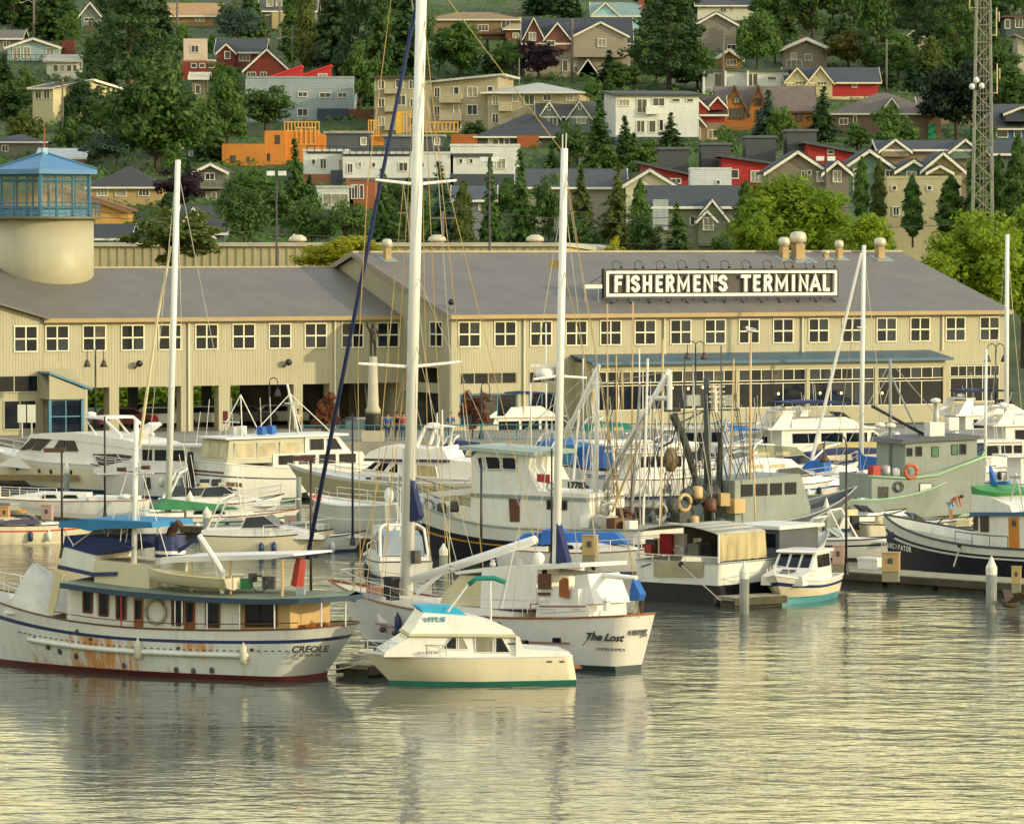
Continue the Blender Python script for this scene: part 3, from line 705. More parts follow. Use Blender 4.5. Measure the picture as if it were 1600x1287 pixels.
hs('dark red craftsman house with white trimmed gable', 340,412,81,112,'gs',60,wall='7c2c22',rc='3f4447',dep=10,win=[(356,87,9,12,1,.9),(382,90,17,12,3)],gab=[(341,367,70,82,112,.8)])
hs('dark red house end beside the willow leaves', 384,450,108,146,'gf',78,wall='8e3a28',rc='43464a',dep=11,win=[(393,117,14,8,3),(412,117,10,8,2)],band=(124,148,'d8d8cc'))
hs('little tan cottage under the big maple', 192,226,119,140,'hip',106,wall='a89a78',rc='8a7f6c',dep=6)
hs('tan pergola cottage right of the big maple', 300,322,122,158,'gs',113,wall='8f8465',rc='c4bda4',dep=5,win=[(309,140,8,14,1)])
hs('green gabled cottage below the big maple', 284,322,231,252,'gf',217,wall='3f6a50',rc='6e6254',dep=8,rz=12,win=[(298,240,6,8,1)])
hs('long tan house with a dark roof and three white windows', 140,253,293,322,'hip',259,wall='c3a872',rc='3e3d3f',dep=9,win=[(160,300,17,13,3),(189,301,17,12,1),(225,300,17,13,3)])
hs('yellow gabled house behind the blue lookout', -30,200,330,356,'gf',292,wall='d2a04e',rc='7c5a3e',tr='8a6a48',dep=10)
hs('grey balcony house beside the orange plywood frame', 306,352,268,316,'gf',257,wall='6e7064',rc='5a564e',dep=8,win=[(328,276,15,11,2),(330,306,16,12,2)],deck=(306,352,284,292,1.2,'8a8878'))
hs('low dark roofs tucked behind the warehouse at left', 146,200,372,384,'gs',351,wall='4a4a48',rc='33373d',dep=10)
hs('blue grey house with white gable trusses above the warehouse', 284,350,362,385,'gs',322,wall='5c6a6c',rc='3d4247',dep=11,win=[(314,371,10,12,2,.75)],gab=[(288,318,325,345,350,.6,'6b3a2c'),(288,340,349,375,390,.7,'5c6c70')])
# centre left
hs('grey metal clad modern block with slanted red roofs', 385,552,123,190,'flat',None,wall='9aa7aa',rc='8f9a9c',over=.05,dep=16,name='modern_block',cat='building',
   win=[(433,144,18,8,2),(473,148,15,8,2),(508,149,18,8,2),(535,149,15,8,2),(473,176,16,12,2)],bays=[(496,544,170,202,.5,'364654'),(544,586,171,202,.3,'7c4a2c')])
for a, b, yl, yh_, lab in ((422,470,123,105,'left slanted red roof light on the grey modern block'),(464,516,123,104,'right slanted red roof light with a window')):
    H_, s_ = hs(lab, a,b,yl,yl+2,'shedr',yh_,wall='b8282c',rc='c22c30',over=.15,dep=7,cat='roof box',name='red_roof_box',win=[(b-12,119,14,7,2)] if a > 450 else [],Y=on_hill(470,190).y+1.0)
hs('grey green house behind the poplars at the top', 408,492,16,48,'gs',-8,wall='6f7560',rc='50504a',dep=9,win=[(422,5,10,12,1),(436,5,9,12,1)],bays=[(425,450,18,46,.5,'b9a878')])
hs('three storey beige apartment block behind the blue sail', 585,673,123,208,'flat',None,wall='aaa182',rc='4a463e',over=.6,dep=14,cat='apartment block',name='apartment_block',
   win=[(596,133,10,14,2),(624,131,12,13,2),(644,133,10,14,2),(596,161,10,14,2),(627,157,14,16,2),(645,161,9,14,2),(596,190,10,14,2),(645,190,9,14,2)],
   bays=[(601,622,139,147,1.2,'b4ab8c'),(601,622,166,175,1.2,'b4ab8c'),(601,622,195,204,1.2,'b4ab8c')])
hs('beige apartment block with a pale roof and three vents', 672,778,131,207,'shedr',119,wall='b2a78a',rc='b9bab0',over=.8,dep=15,rz=-8,cat='apartment block',name='apartment_block',
   win=[(683,144,9,15,2),(713,142,9,12,1),(738,144,16,16,2),(683,173,9,15,2),(713,171,9,14,1),(738,172,16,16,2),(738,199,16,14,2),(715,196,10,14,1),(766,140,9,9,1)],
   bays=[(688,722,147,161,1.0,'bbb092'),(688,722,177,189,1.0,'bbb092'),(688,722,202,208,1.0,'bbb092')])
hs('right hand beige apartment block with two gabled roofs', 762,905,145,204,'hip',127,wall='b8ad8c',rc='a9aba2',over=.9,dep=15,rz=-6,cat='apartment block',name='apartment_block',
   win=[(774,157,10,15,2),(774,185,10,15,2),(805,154,9,11,1),(827,156,16,16,2),(855,153,12,10,2),(890,152,11,12,2)],bays=[(780,800,160,174,.9,'c0b594'),(780,800,186,198,.9,'c0b594')])
hs('long brown roofed house at the top behind the mast', 664,815,31,62,'hip',17,wall='8b7350',rc='8a7354',dep=10,win=[(755,44,16,10,3),(790,38,14,12,2)],deck=(748,800,46,52,1.5,'6b4434'))
hs('dark roofed building right of the plywood frame', 745,905,214,232,'hip',176,wall='4a4c48',rc='3a3d42',dep=14,win=[(768,222,10,10,1),(776,222,7,10,1),(792,221,9,10,1)],bays=[(705,746,210,230,.4,'b5652a'),(808,842,212,236,.6,'a85a26')])
# white row houses
hs('white modern row house with a brick ground floor, leftmost', 474,545,237,292,'flat',None,wall='d8dbd6',rc='c9ccc8',over=.08,dep=12,cat='row house',name='row_house',win=[(490,253,6,9,1),(505,256,10,16,2),(532,258,7,18,1)],band=(272,294,'a26a48'),bays=[(517,546,266,294,.5,'4b5560')],deck=(480,538,228,237,.1,'33383a'))
hs('white modern row house with roof terrace rails, middle', 536,708,241,296,'flat',None,wall='dcdfda',rc='c9ccc8',over=.08,dep=12,cat='row house',name='row_house',
   win=[(547,263,9,15,2),(562,258,5,8,1),(584,258,5,8,1),(630,261,14,14,2),(660,258,6,8,1)],band=(278,298,'565a5c'),bays=[(541,565,278,305,.4,'a8683e')],deck=(536,640,232,241,.1,'2e3234'))
hs('white modern row house with a dark string course, rightmost', 704,812,229,292,'flat',None,wall='e0e2dc',rc='d4d6d0',over=.08,dep=12,cat='row house',name='row_house',win=[(720,252,5,8,1),(736,252,5,8,1),(783,256,14,16,2),(765,250,8,8,1)],band=(272,294,'4a5358'),bays=[(707,770,240,245,.25,'4a4f52')])
for a, b, ye_, yb_, lab in ((510,577,209,240,'dark grey penthouse on the white row house, left'),(600,692,214,242,'dark grey penthouse on the white row house, right')):
    hs(lab, a,b,ye_,yb_,'flat',None,wall='4d5155',rc='8d8f8c',over=.35,dep=6,cat='penthouse',name='penthouse',win=[(b-9,221,9,12,1)],Y=on_hill(600,292).y+3)
hs('low white garage beneath the white row houses', 495,552,294,330,'flat',None,wall='cfd4cc',rc='b9beb6',over=.1,dep=8,cat='garage',name='garage',win=[(524,312,40,18,3)])
hs('brick house end with tall windows under the row houses', 546,586,283,330,'flat',None,wall='a9633a',rc='6d675c',over=.1,dep=8,win=[(554,300,10,22,2),(565,300,6,22,1)])
# plywood frame building (open studs)
ply = paint('d98c34'); ply2 = M('raw_studs', C('e0a64e'), rough=.7, var=.15, scale=3)
pf = on_hill(430, 262); sP = FPX/pf.y; HR.append((345,500,185,265)); HR.append((505,720,170,225))
PW = thing('plywood_building', 'half built house of orange plywood and open studs', 'building site', pf)
def pbx(a, b, y0, y1, n, f, m=ply, nm='plywood_wall'):
    return MB().box((a-430)/sP, (b-430)/sP, n, f, (262-y1)/sP, (262-y0)/sP).build(nm, m, PW)
pbx(347,416,225,300,0,9); pbx(413,446,204,300,1,9); pbx(446,496,204,262,3,9.5); pbx(496,512,208,240,4,9)
def stud_wall(a, b, y0, y1, n, step, nm='stud_wall'):
    m = MB(); k = max(2, int((b-a)/step))
    for i in range(k+1):
        x = a+(b-a)*i/k; m.box((x-430)/sP-.07, (x-430)/sP+.07, n, n+.14, (262-y1)/sP, (262-y0)/sP)
    m.box((a-430)/sP, (b-430)/sP, n-.02, n+.16, (262-y0)/sP-.15, (262-y0)/sP); m.box((a-430)/sP, (b-430)/sP, n-.02, n+.16, (262-y1)/sP, (262-y1)/sP+.15)
    m.build(nm, ply2, PW)
stud_wall(443,497,189,205,3,5); stud_wall(461,491,198,226,2.9,7); stud_wall(574,590,186,212,5,4); stud_wall(618,650,173,212,5,5); stud_wall(652,714,188,205,8,6); stud_wall(515,580,203,211,6,4)
pbx(617,626,175,208,4.8,6, paint('e2b03c'),'yellow_sheathing'); pbx(575,612,206,226,6,7); pbx(650,680,208,222,9,9.3)
for a, y0, w2, h2 in ((433,211,8,14),(419,240,5,12),(364,243,9,11),(388,245,5,9)):
    MB().box((a-430)/sP-w2/2/sP, (a-430)/sP+w2/2/sP, -.04 if a < 415 else .96, 1.2, (262-y0-h2)/sP, (262-y0)/sP).build('window_opening', dark_in, PW)
# centre / right
hs('big grey craftsman house with white trimmed gables, left of the great pine', 820,985,66,122,'gs',27,wall='a69a86',rc='3a3d45',dep=12,
   win=[(940,68,13,13,2,1.02),(832,58,11,13,2,.62),(861,68,12,8,2,.62),(883,103,9,18,1),(897,92,9,9,1),(900,108,7,10,1),(972,82,9,14,1)],
   gab=[(896,980,36,57,90,1.0,'a69a86'),(820,848,29,56,75,.6,'7a4a3a'),(852,890,37,60,78,.6,'7a4a3a')])
hs('small lamp lit gabled porch below the grey craftsman house', 905,932,112,122,'gf',93,wall='d8b45a',rc='5a544a',dep=3)
hs('light blue house at the top', 927,998,24,46,'gs',3,wall='9cc8ce',rc='7d938c',dep=9,win=[(946,36,10,5,1)],gab=[(927,965,5,22,46,.3,'a6d2d6')],chim=[(1003,-4,20,9)])
hs('brown cedar house at the top edge', 790,835,46,66,'hip',25,wall='7c4a36',rc='9c8b72',dep=9,win=[(806,56,10,8,2)])
hs('cream house with a red chimney at the top edge', 1090,1182,8,34,'gs',-10,wall='dcd8c2',rc='4a4c50',dep=9,win=[(1130,14,10,12,2),(1142,14,8,9,1),(1100,12,12,5,2)],chim=[(1113,-6,25,12)])
hs('taupe gabled house right of the great pine', 1088,1150,38,80,'gf',21,wall='8b8276',rc='3b3e48',dep=12,win=[(1143,74,14,8,2)])
hs('small cedar gable with a lit lantern under the birch', 1120,1158,92,108,'gf',79,wall='a87a42',rc='d8d4c8',dep=7,win=[(1143,98,16,9,3)])
hs('white modern house with a deep covered deck', 1097,1232,112,150,'flat',None,wall='d6d8d0',rc='4d564e',over=.5,dep=9,win=[(1122,126,12,22,1),(1172,125,8,20,1),(1180,125,8,20,1),(1206,123,14,6,1)],bays=[(1097,1101,112,148,2.2,'e6e6de'),(1131,1134,112,148,2.2,'e6e6de'),(1166,1169,112,148,2.2,'e6e6de')],deck=(1100,1150,137,147,2.0,'d8dad4'))
hs('tall white house with a low dark roof and many windows', 962,1092,150,226,'shedf',141,wall='e0e2da',rc='454a4c',over=.5,dep=12,rz=6,
   win=[(975,161,17,11,3),(1003,166,16,22,2),(1029,160,19,13,2),(1056,157,13,5,1),(1078,157,11,5,1),(1001,198,13,19,2),(1019,198,11,19,1),(1033,196,7,18,1)],bays=[(1008,1028,167,179,.8,'e8eae2')],band=(214,230,'4b5862'))
hs('sage green duplex with two white trimmed gables', 842,946,181,208,'gs',158,wall='7c8a7a',rc='55544f',dep=9,win=[(858,170,6,6,1,.62),(864,190,13,12,2,.62),(906,169,6,6,1,.62),(908,189,14,10,2,.62),(928,190,8,10,1)],gab=[(843,873,160,182,208,.6),(888,922,159,182,208,.6)])
hs('dark red craftsman with small front gables', 1065,1132,178,222,'gs',150,wall='a02c2a',rc='4a4640',dep=10,win=[(1088,208,12,18,1,.9),(1113,210,14,14,2)],gab=[(1072,1104,153,168,180,.3),(1076,1100,180,194,222,.85,'8f7a58'),(1110,1132,152,164,172,.2)],band=(192,224,'8f7f60'))
hs('cedar orange chalet with twin steep gables', 1124,1272,172,204,'gs',134,wall='b0702c',rc='6b5f55',dep=11,tr='5a4534',win=[(1151,178,22,16,4,.82),(1151,157,10,11,2,.82),(1184,160,10,12,2,.82),(1186,180,10,16,2,.82),(1248,184,9,12,1)],gab=[(1126,1168,136,176,204,.8),(1168,1200,135,176,204,.8)])
hs('white roofed chalet with a balcony under the dark wood', 1226,1292,76,110,'gf',62,wall='8f8672',rc='d6dad8',dep=10,win=[(1240,88,10,11,1),(1263,90,11,10,2)],chim=[(1259,55,66,13)],deck=(1228,1252,94,108,1.2,'d4d6d2'),over=1.0)
hs('bright red duplex with cream trimmed gables', 1230,1372,128,156,'gs',105,wall='b32a24',rc='40454c',tr='e6d9b4',dep=10,win=[(1335,133,8,8,1),(1250,130,17,5,3,.62),(1284,131,16,6,3,.62)],gab=[(1228,1262,107,126,150,.6,'c4b88e'),(1262,1300,105,128,152,.6,'c4b88e')],band=(151,158,'d9cba4'))
hs('wide brown roofed house with a green porch', 1300,1470,178,216,'hip',143,wall='6f5c48',rc='6a6158',dep=13,win=[(1318,190,14,10,2),(1336,188,5,14,1)],gab=[(1384,1400,154,164,166,1.0,'8b8070')],bays=[(1450,1462,194,218,.4,'1f8a64')])
# dark townhouses with red panels
for a, b, yt, lab in ((1030,1076,232,'dark grey townhouse tower, leftmost of the row with red walls'),(1096,1142,225,'dark grey townhouse tower, second of the row with red walls'),(1165,1212,214,'dark grey townhouse tower, third of the row with red walls'),(1230,1276,204,'dark grey townhouse tower, rightmost of the row with red walls')):
    hs(lab, a,b,yt+2,yt+44,'flat',None,wall='4c5050',rc='62666a',over=.2,dep=8,cat='townhouse',name='townhouse_tower',group='dark townhouses with red walls',Y=545)
hs('red walled townhouse with a long sloping grey roof, left', 1004,1080,277,298,'shedl',256,wall='b02824',rc='50545a',over=.6,dep=10,cat='townhouse',win=[(1053,283,22,8,3)],Y=532)
hs('red walled townhouse with a long sloping grey roof, middle', 1130,1230,262,292,'shedl',245,wall='b82a26',rc='565a60',over=.6,dep=10,cat='townhouse',win=[(1182,276,18,18,3),(1148,272,12,14,1)],Y=534)
hs('red walled townhouse with a long sloping grey roof, right', 1262,1340,242,262,'shedl',224,wall='b02824',rc='565a60',over=.6,dep=10,cat='townhouse',win=[(1298,238,10,6,1)],Y=537)
hs('plain white box shed in front of the red townhouses', 1079,1143,266,294,'flat',None,wall='d2d8d8',rc='c8cecd',over=.05,dep=6,cat='shed',name='white_shed',win=[(1122,285,6,7,1)],Y=520)
hs('low house with a white gable and dark roof right of the second mast', 978,1052,288,304,'gf',266,wall='dcd4b4',rc='46484a',dep=12,Y=505)
hs('dark roofed house half hidden behind the second mast', 812,975,292,318,'gs',264,wall='8f8b7c',rc='45484b',dep=12,win=[(835,304,12,10,2)],Y=508)
hs('olive house with a long dark roof and one tall white gable', 1012,1160,322,384,'gs',290,wall='7f8468',rc='3d4247',dep=12,win=[(1106,350,16,20,2,.9),(1024,336,10,18,1),(1082,345,6,14,1)],gab=[(1090,1134,313,340,384,.8),(1092,1116,330,342,384,.85)],bays=[(1020,1044,312,360,.6,'a9b4b4')],Y=468)
# gabled row at right
hs('taupe gabled house of the row behind the lime tree', 1200,1292,268,322,'gf',238,wall='857b6c',rc='3f4347',dep=12,win=[(1257,274,10,14,2),(1283,276,14,16,3),(1264,270,6,8,1)],Y=492)
hs('small taupe house with a twin window in the gabled row', 1290,1326,268,322,'gf',253,wall='7d7468',rc='3f4347',dep=12,win=[(1308,276,13,18,2)],Y=491)
hs('green gabled house behind the cypresses', 1314,1402,266,320,'gf',236,wall='5e7a66',rc='3d4146',dep=12,win=[(1392,272,18,12,3),(1337,268,6,8,1),(1340,290,14,14,2)],Y=492)
hs('narrow green gabled house with one wide window', 1404,1450,266,320,'gf',252,wall='648068',rc='3d4146',dep=12,win=[(1424,276,15,16,2)],Y=491)
hs('olive yellow gabled house left of the lattice tower', 1444,1502,264,300,'gf',240,wall='a59a68',rc='3d4146',dep=12,gab=[(1450,1484,260,269,272,1.0)],Y=490)
hs('brown gabled house end in the upper row right of centre', 1376,1510,234,262,'gs',219,wall='8a7a66',rc='3e4247',dep=11,gab=[(1376,1420,219,235,245,.6,'8f7f6a'),(1484,1530,219,237,248,.6,'6a7c6c')],Y=520)
hs('plain cream block with small square vents below the gabled row', 1386,1502,280,360,'flat',None,wall='c2b992',rc='b9b08c',over=.02,dep=10,cat='building',name='cream_block',win=[(1397,294,6,7,1),(1452,294,6,7,1),(1400,330,10,14,2)],Y=455)
hs('dark grey house right of the lattice tower', 1550,1640,240,262,'gs',218,wall='5a5c5a',rc='3d4146',dep=11,Y=520)
hs('blue house with a dark roof at the right edge', 1548,1640,199,220,'gs',162,wall='3f6f90',rc='4a4d50',dep=12,win=[(1566,209,18,12,1),(1590,208,12,12,1)],gab=[(1570,1622,168,178,190,.8,'44505a')])
hs('dark house among the firs at the top right corner', 1572,1640,28,72,'flat',None,wall='4c5a50',rc='6a4a3c',over=.5,dep=9,win=[(1574,38,8,14,1),(1592,36,12,16,2)])
hs('pale shed with a sloping roof at the right edge', 1590,1640,86,130,'shedl',56,wall='b9b3a0',rc='8d8a80',dep=7)
hs('roof behind the construction, left of the long brown house', 1225,1290,-4,16,'gs',-20,wall='6a6a5c',rc='4a4a48',dep=8)
hs('grey roofed house cut by the left edge of the frame', -30,32,60,84,'gs',46,wall='8a8478',rc='6a665c',dep=9,win=[(10,70,10,9,2)])
hs('slate roofed cottage right of the tall mast below the row houses', 712,770,312,340,'gs',291,wall='7d8288',rc='4a5058',dep=9,win=[(730,324,9,9,1),(752,324,9,9,1)],Y=470)
hs('cream cottage in the trees above the blue house', 1408,1450,62,84,'gf',48,wall='c9bf9c',rc='6a6358',dep=8,win=[(1429,70,10,9,2)])
hs('grey cottage between the poplars and the dark firs', 536,576,72,96,'gf',58,wall='8f938c',rc='50504a',dep=8,win=[(556,82,9,9,1)])
hs('long low house with a brown roof under the dark wood', 1440,1520,170,196,'gs',152,wall='8a7a62',rc='5c544a',dep=9,win=[(1460,182,10,9,2),(1490,182,10,9,2)])
hs('white gabled cottage left of the red townhouses', 905,960,240,262,'gf',222,wall='d0cdbd',rc='4a4c4e',dep=9,win=[(932,250,12,10,2)])
# ------------------------------------------------------------------ trees
def leafquad(mb, p, n, size, rg):
    n = n.normalized(); a = Vector((rg.uniform(-1,1), rg.uniform(-1,1), rg.uniform(-1,1))); u = n.cross(a)
    if u.length < 1e-3: u = Vector((1,0,0))
    u = u.normalized() * size * rg.uniform(.7,1.2); v = n.cross(u).normalized() * size * rg.uniform(.35,.7)
    mb.add([p-u, p-v, p+u, p+v], [(0,1,2,3)])
def rdir(rg):
    while True:
        d = Vector((rg.uniform(-1,1), rg.uniform(-1,1), rg.uniform(-1,1)))
        if .05 < d.length < 1: return d.normalized()
def broad(seed, h=10, rx=4.2, z0=1.6, n=46, leaves=95, leaf=.30, egg=1.0, trunk=.28):
    rg = random.Random(seed); t = MB(); c = MB(); zc = (h+z0)/2; rz_ = (h-z0)/2
    t.tube([(0,0,-1.5),(.05,0,h*.3),(-.05,.08,h*.62)], trunk, 7, trunk*.35)
    cl = []
    for i in range(n):
        d = rdir(rg); q = rg.uniform(.45,.92) if i > 6 else rg.uniform(0,.4)
        f = 1 - .35*max(0, d.z)*egg
        p = Vector((d.x*rx*q*f, d.y*rx*q*f, zc + d.z*rz_*q)); cl.append((p, rx*rg.uniform(.20,.36)))
    for p, _ in cl[:9]: t.tube([(0,0,h*.25), tuple(p*.5 + Vector((0,0,h*.14))), tuple(p)], trunk*.4, 5, .03)
    for p, r in cl:
        for _ in range(leaves):
            d = rdir(rg); pp = p + Vector((d.x, d.y, d.z*.75))*r*rg.uniform(.55,1.08)
            nn = d + Vector((0,0,.35)) + rdir(rg)*.7
            leafquad(c, pp, nn, leaf*rg.uniform(.7,1.3), rg)
    return t, c
def conifer(seed, h=12, r=2.6, lev=30, leaf=.34, droop=.25, ragged=.25):
    rg = random.Random(seed); t = MB().tube([(0,0,-1.5),(0,0,h*.98)], .2, 6, .03); c = MB()
    for i in range(lev):
        f = (i+.5)/lev; z = .6 + (h-.6)*f; rr = r*(1-f)**.85*rg.uniform(1-ragged,1+ragged*.6) + .12
        k = max(4, int(11*(1-f))+3)
        for j in range(k):
            a = rg.uniform(0, 6.283); ln = rr*rg.uniform(.7,1.1); m = max(2, int(ln/.26))
            for q in range(m):
                e = (q+.7)/m; p = Vector((math.cos(a)*ln*e, math.sin(a)*ln*e, z - droop*ln*e*e + rg.uniform(-.1,.1)))
                for _ in range(3):
                    leafquad(c, p + rdir(rg)*.2, Vector((math.cos(a)*.6, math.sin(a)*.6, .8)) + rdir(rg)*.6, leaf*rg.uniform(.7,1.2), rg)
    return t, c
def column(seed, h=10, r=1.2, n=4200, leaf=.26):
    rg = random.Random(seed); t = MB().tube([(0,0,-1.5),(0,0,h*.9)], .16, 6, .03); c = MB()
    for _ in range(n):
        f = rg.random(); a = rg.uniform(0, 6.283)
        w = r*min(1, f*5+.25)*(1-f**2.6)**.7*(1+.28*math.sin(f*23+a*2+seed)+.16*math.sin(f*41-a*3)); q = math.sqrt(rg.uniform(.25,1))
        p = Vector((math.cos(a)*w*q, math.sin(a)*w*q, .3+(h-.3)*f))
        leafquad(c, p, Vector((math.cos(a), math.sin(a), .4))+rdir(rg)*.7, leaf*rg.uniform(.7,1.2), rg)
    return t, c
def pine(seed, h=12, r=5.0):                          # broad open pine with shelving clumps
    rg = random.Random(seed); t = MB().tube([(0,0,-1.5),(.1,0,h*.5),(0,0,h*.95)], .35, 7, .06); c = MB()
    for i in range(80):
        f = rg.random(); z = h*(.12+.86*f); rr = r*(1-f*f)**.6*rg.uniform(.3,1)
        a = rg.uniform(0,6.283); p = Vector((math.cos(a)*rr, math.sin(a)*rr, z)); s_ = rg.uniform(.6,1.15)
        if i < 22: t.tube([(0,0,z-.5), tuple(p)], .07, 4, .02)
        for _ in range(75):
            d = rdir(rg); leafquad(c, p + Vector((d.x*s_*1.25, d.y*s_*1.25, d.z*s_*.55)), d+Vector((0,0,.6))+rdir(rg)*.5, .27*rg.uniform(.7,1.3), rg)
    return t, c
bark = M('bark', (.07,.05,.035), rough=.95, var=.3, bump=.5)
LEAF = dict(
 dark=leaf_mat('leaf_dark', (.056,.112,.026), (.108,.188,.038)), fir=leaf_mat('leaf_fir', (.036,.080,.026), (.074,.138,.038)),
 mid=leaf_mat('leaf_mid', (.065,.140,.028), (.120,.215,.040)), olive=leaf_mat('leaf_olive', (.085,.120,.026), (.150,.185,.038)),
 lime=leaf_mat('leaf_lime', (.170,.275,.018), (.330,.430,.032), .5), yellow=leaf_mat('leaf_yellow', (.340,.360,.018), (.520,.500,.035), .5),
 plum=leaf_mat('leaf_plum', (.030,.018,.028), (.060,.032,.044)), rust=leaf_mat('leaf_rust', (.15,.055,.025), (.24,.095,.04)),
 blue=leaf_mat('leaf_blue', (.045,.095,.062), (.085,.150,.100)), autumn=leaf_mat('leaf_autumn', (.10,.12,.025), (.20,.15,.03)),
 black=leaf_mat('leaf_black', (.012,.028,.016), (.03,.055,.026)))
PROTO = {}
for k, mk in dict(b0=lambda: broad(1), b1=lambda: broad(2, n=40, rx=3.8, egg=.4), b2=lambda: broad(3, n=52, rx=4.6, egg=1.6), b3=lambda: broad(11, n=34, rx=3.6, leaves=90, egg=.9),
                  c0=lambda: conifer(4), c1=lambda: conifer(5, r=3.0, ragged=.4, lev=26), c2=lambda: conifer(6, r=2.2, lev=34), c3=lambda: conifer(14, r=3.2, ragged=.7, lev=20, droop=.45), c4=lambda: conifer(15, r=2.4, ragged=.55, lev=24, droop=.1), b4=lambda: broad(16, n=30, rx=3.9, leaves=120, egg=-.2, z0=2.6), b5=lambda: broad(17, n=44, rx=4.4, egg=2.0, z0=.8),
                  p0=lambda: column(7), p1=lambda: column(8, r=1.45), q0=lambda: pine(9), n0=lambda: broad(21, n=80, leaves=150, leaf=.24, rx=4.4, egg=.8), n1=lambda: broad(22, n=66, leaves=150, leaf=.24, rx=4.0, egg=1.2), s0=lambda: broad(10, h=4, rx=2.6, z0=-.3, n=26, leaves=70, leaf=.24, trunk=.1)).items():
    t, c = mk(); hh = max(v[2] for v in c.v); ww = max(max(abs(v[0]) for v in c.v), max(abs(v[1]) for v in c.v))
    PROTO[k] = (t.mesh('trunk', bark), c.mesh('crown', None), hh, ww)
    PROTO[k][1].materials.append(LEAF['mid'])
def tree(px, ytop, ybase, wpx, kind, leaf, label, Y=None, group=None, name=None, cat=None):
    cat = cat or {'c':'conifer','q':'pine','p':'cypress','s':'shrub'}.get(kind[0], 'tree'); name = name or {'c':'conifer','q':'pine_tree','p':'columnar_tree','s':'shrub'}.get(kind[0], 'tree')
    p = on_hill(px, ybase) if Y is None else at_y(px, ybase, Y)
    s = FPX/p.y; tm, cm_, hh, ww = PROTO[kind]
    H = (ybase-ytop)/s; W = wpx/s/2*(1.3 if kind[0] == 'c' else 1.12)
    o = thing(name, label, cat, p, rnd.uniform(0, 6.28), group); o.scale = (W/ww*rnd.uniform(.85,1.15), W/ww*rnd.uniform(.85,1.15), H/hh); o.rotation_euler = (rnd.uniform(-.04,.04), rnd.uniform(-.04,.04), o.rotation_euler.z)
    a = obj('trunk', tm, o); b = obj('crown', cm_, o)
    b.material_slots[0].link = 'OBJECT'; b.material_slots[0].material = LEAF[leaf]
    return o
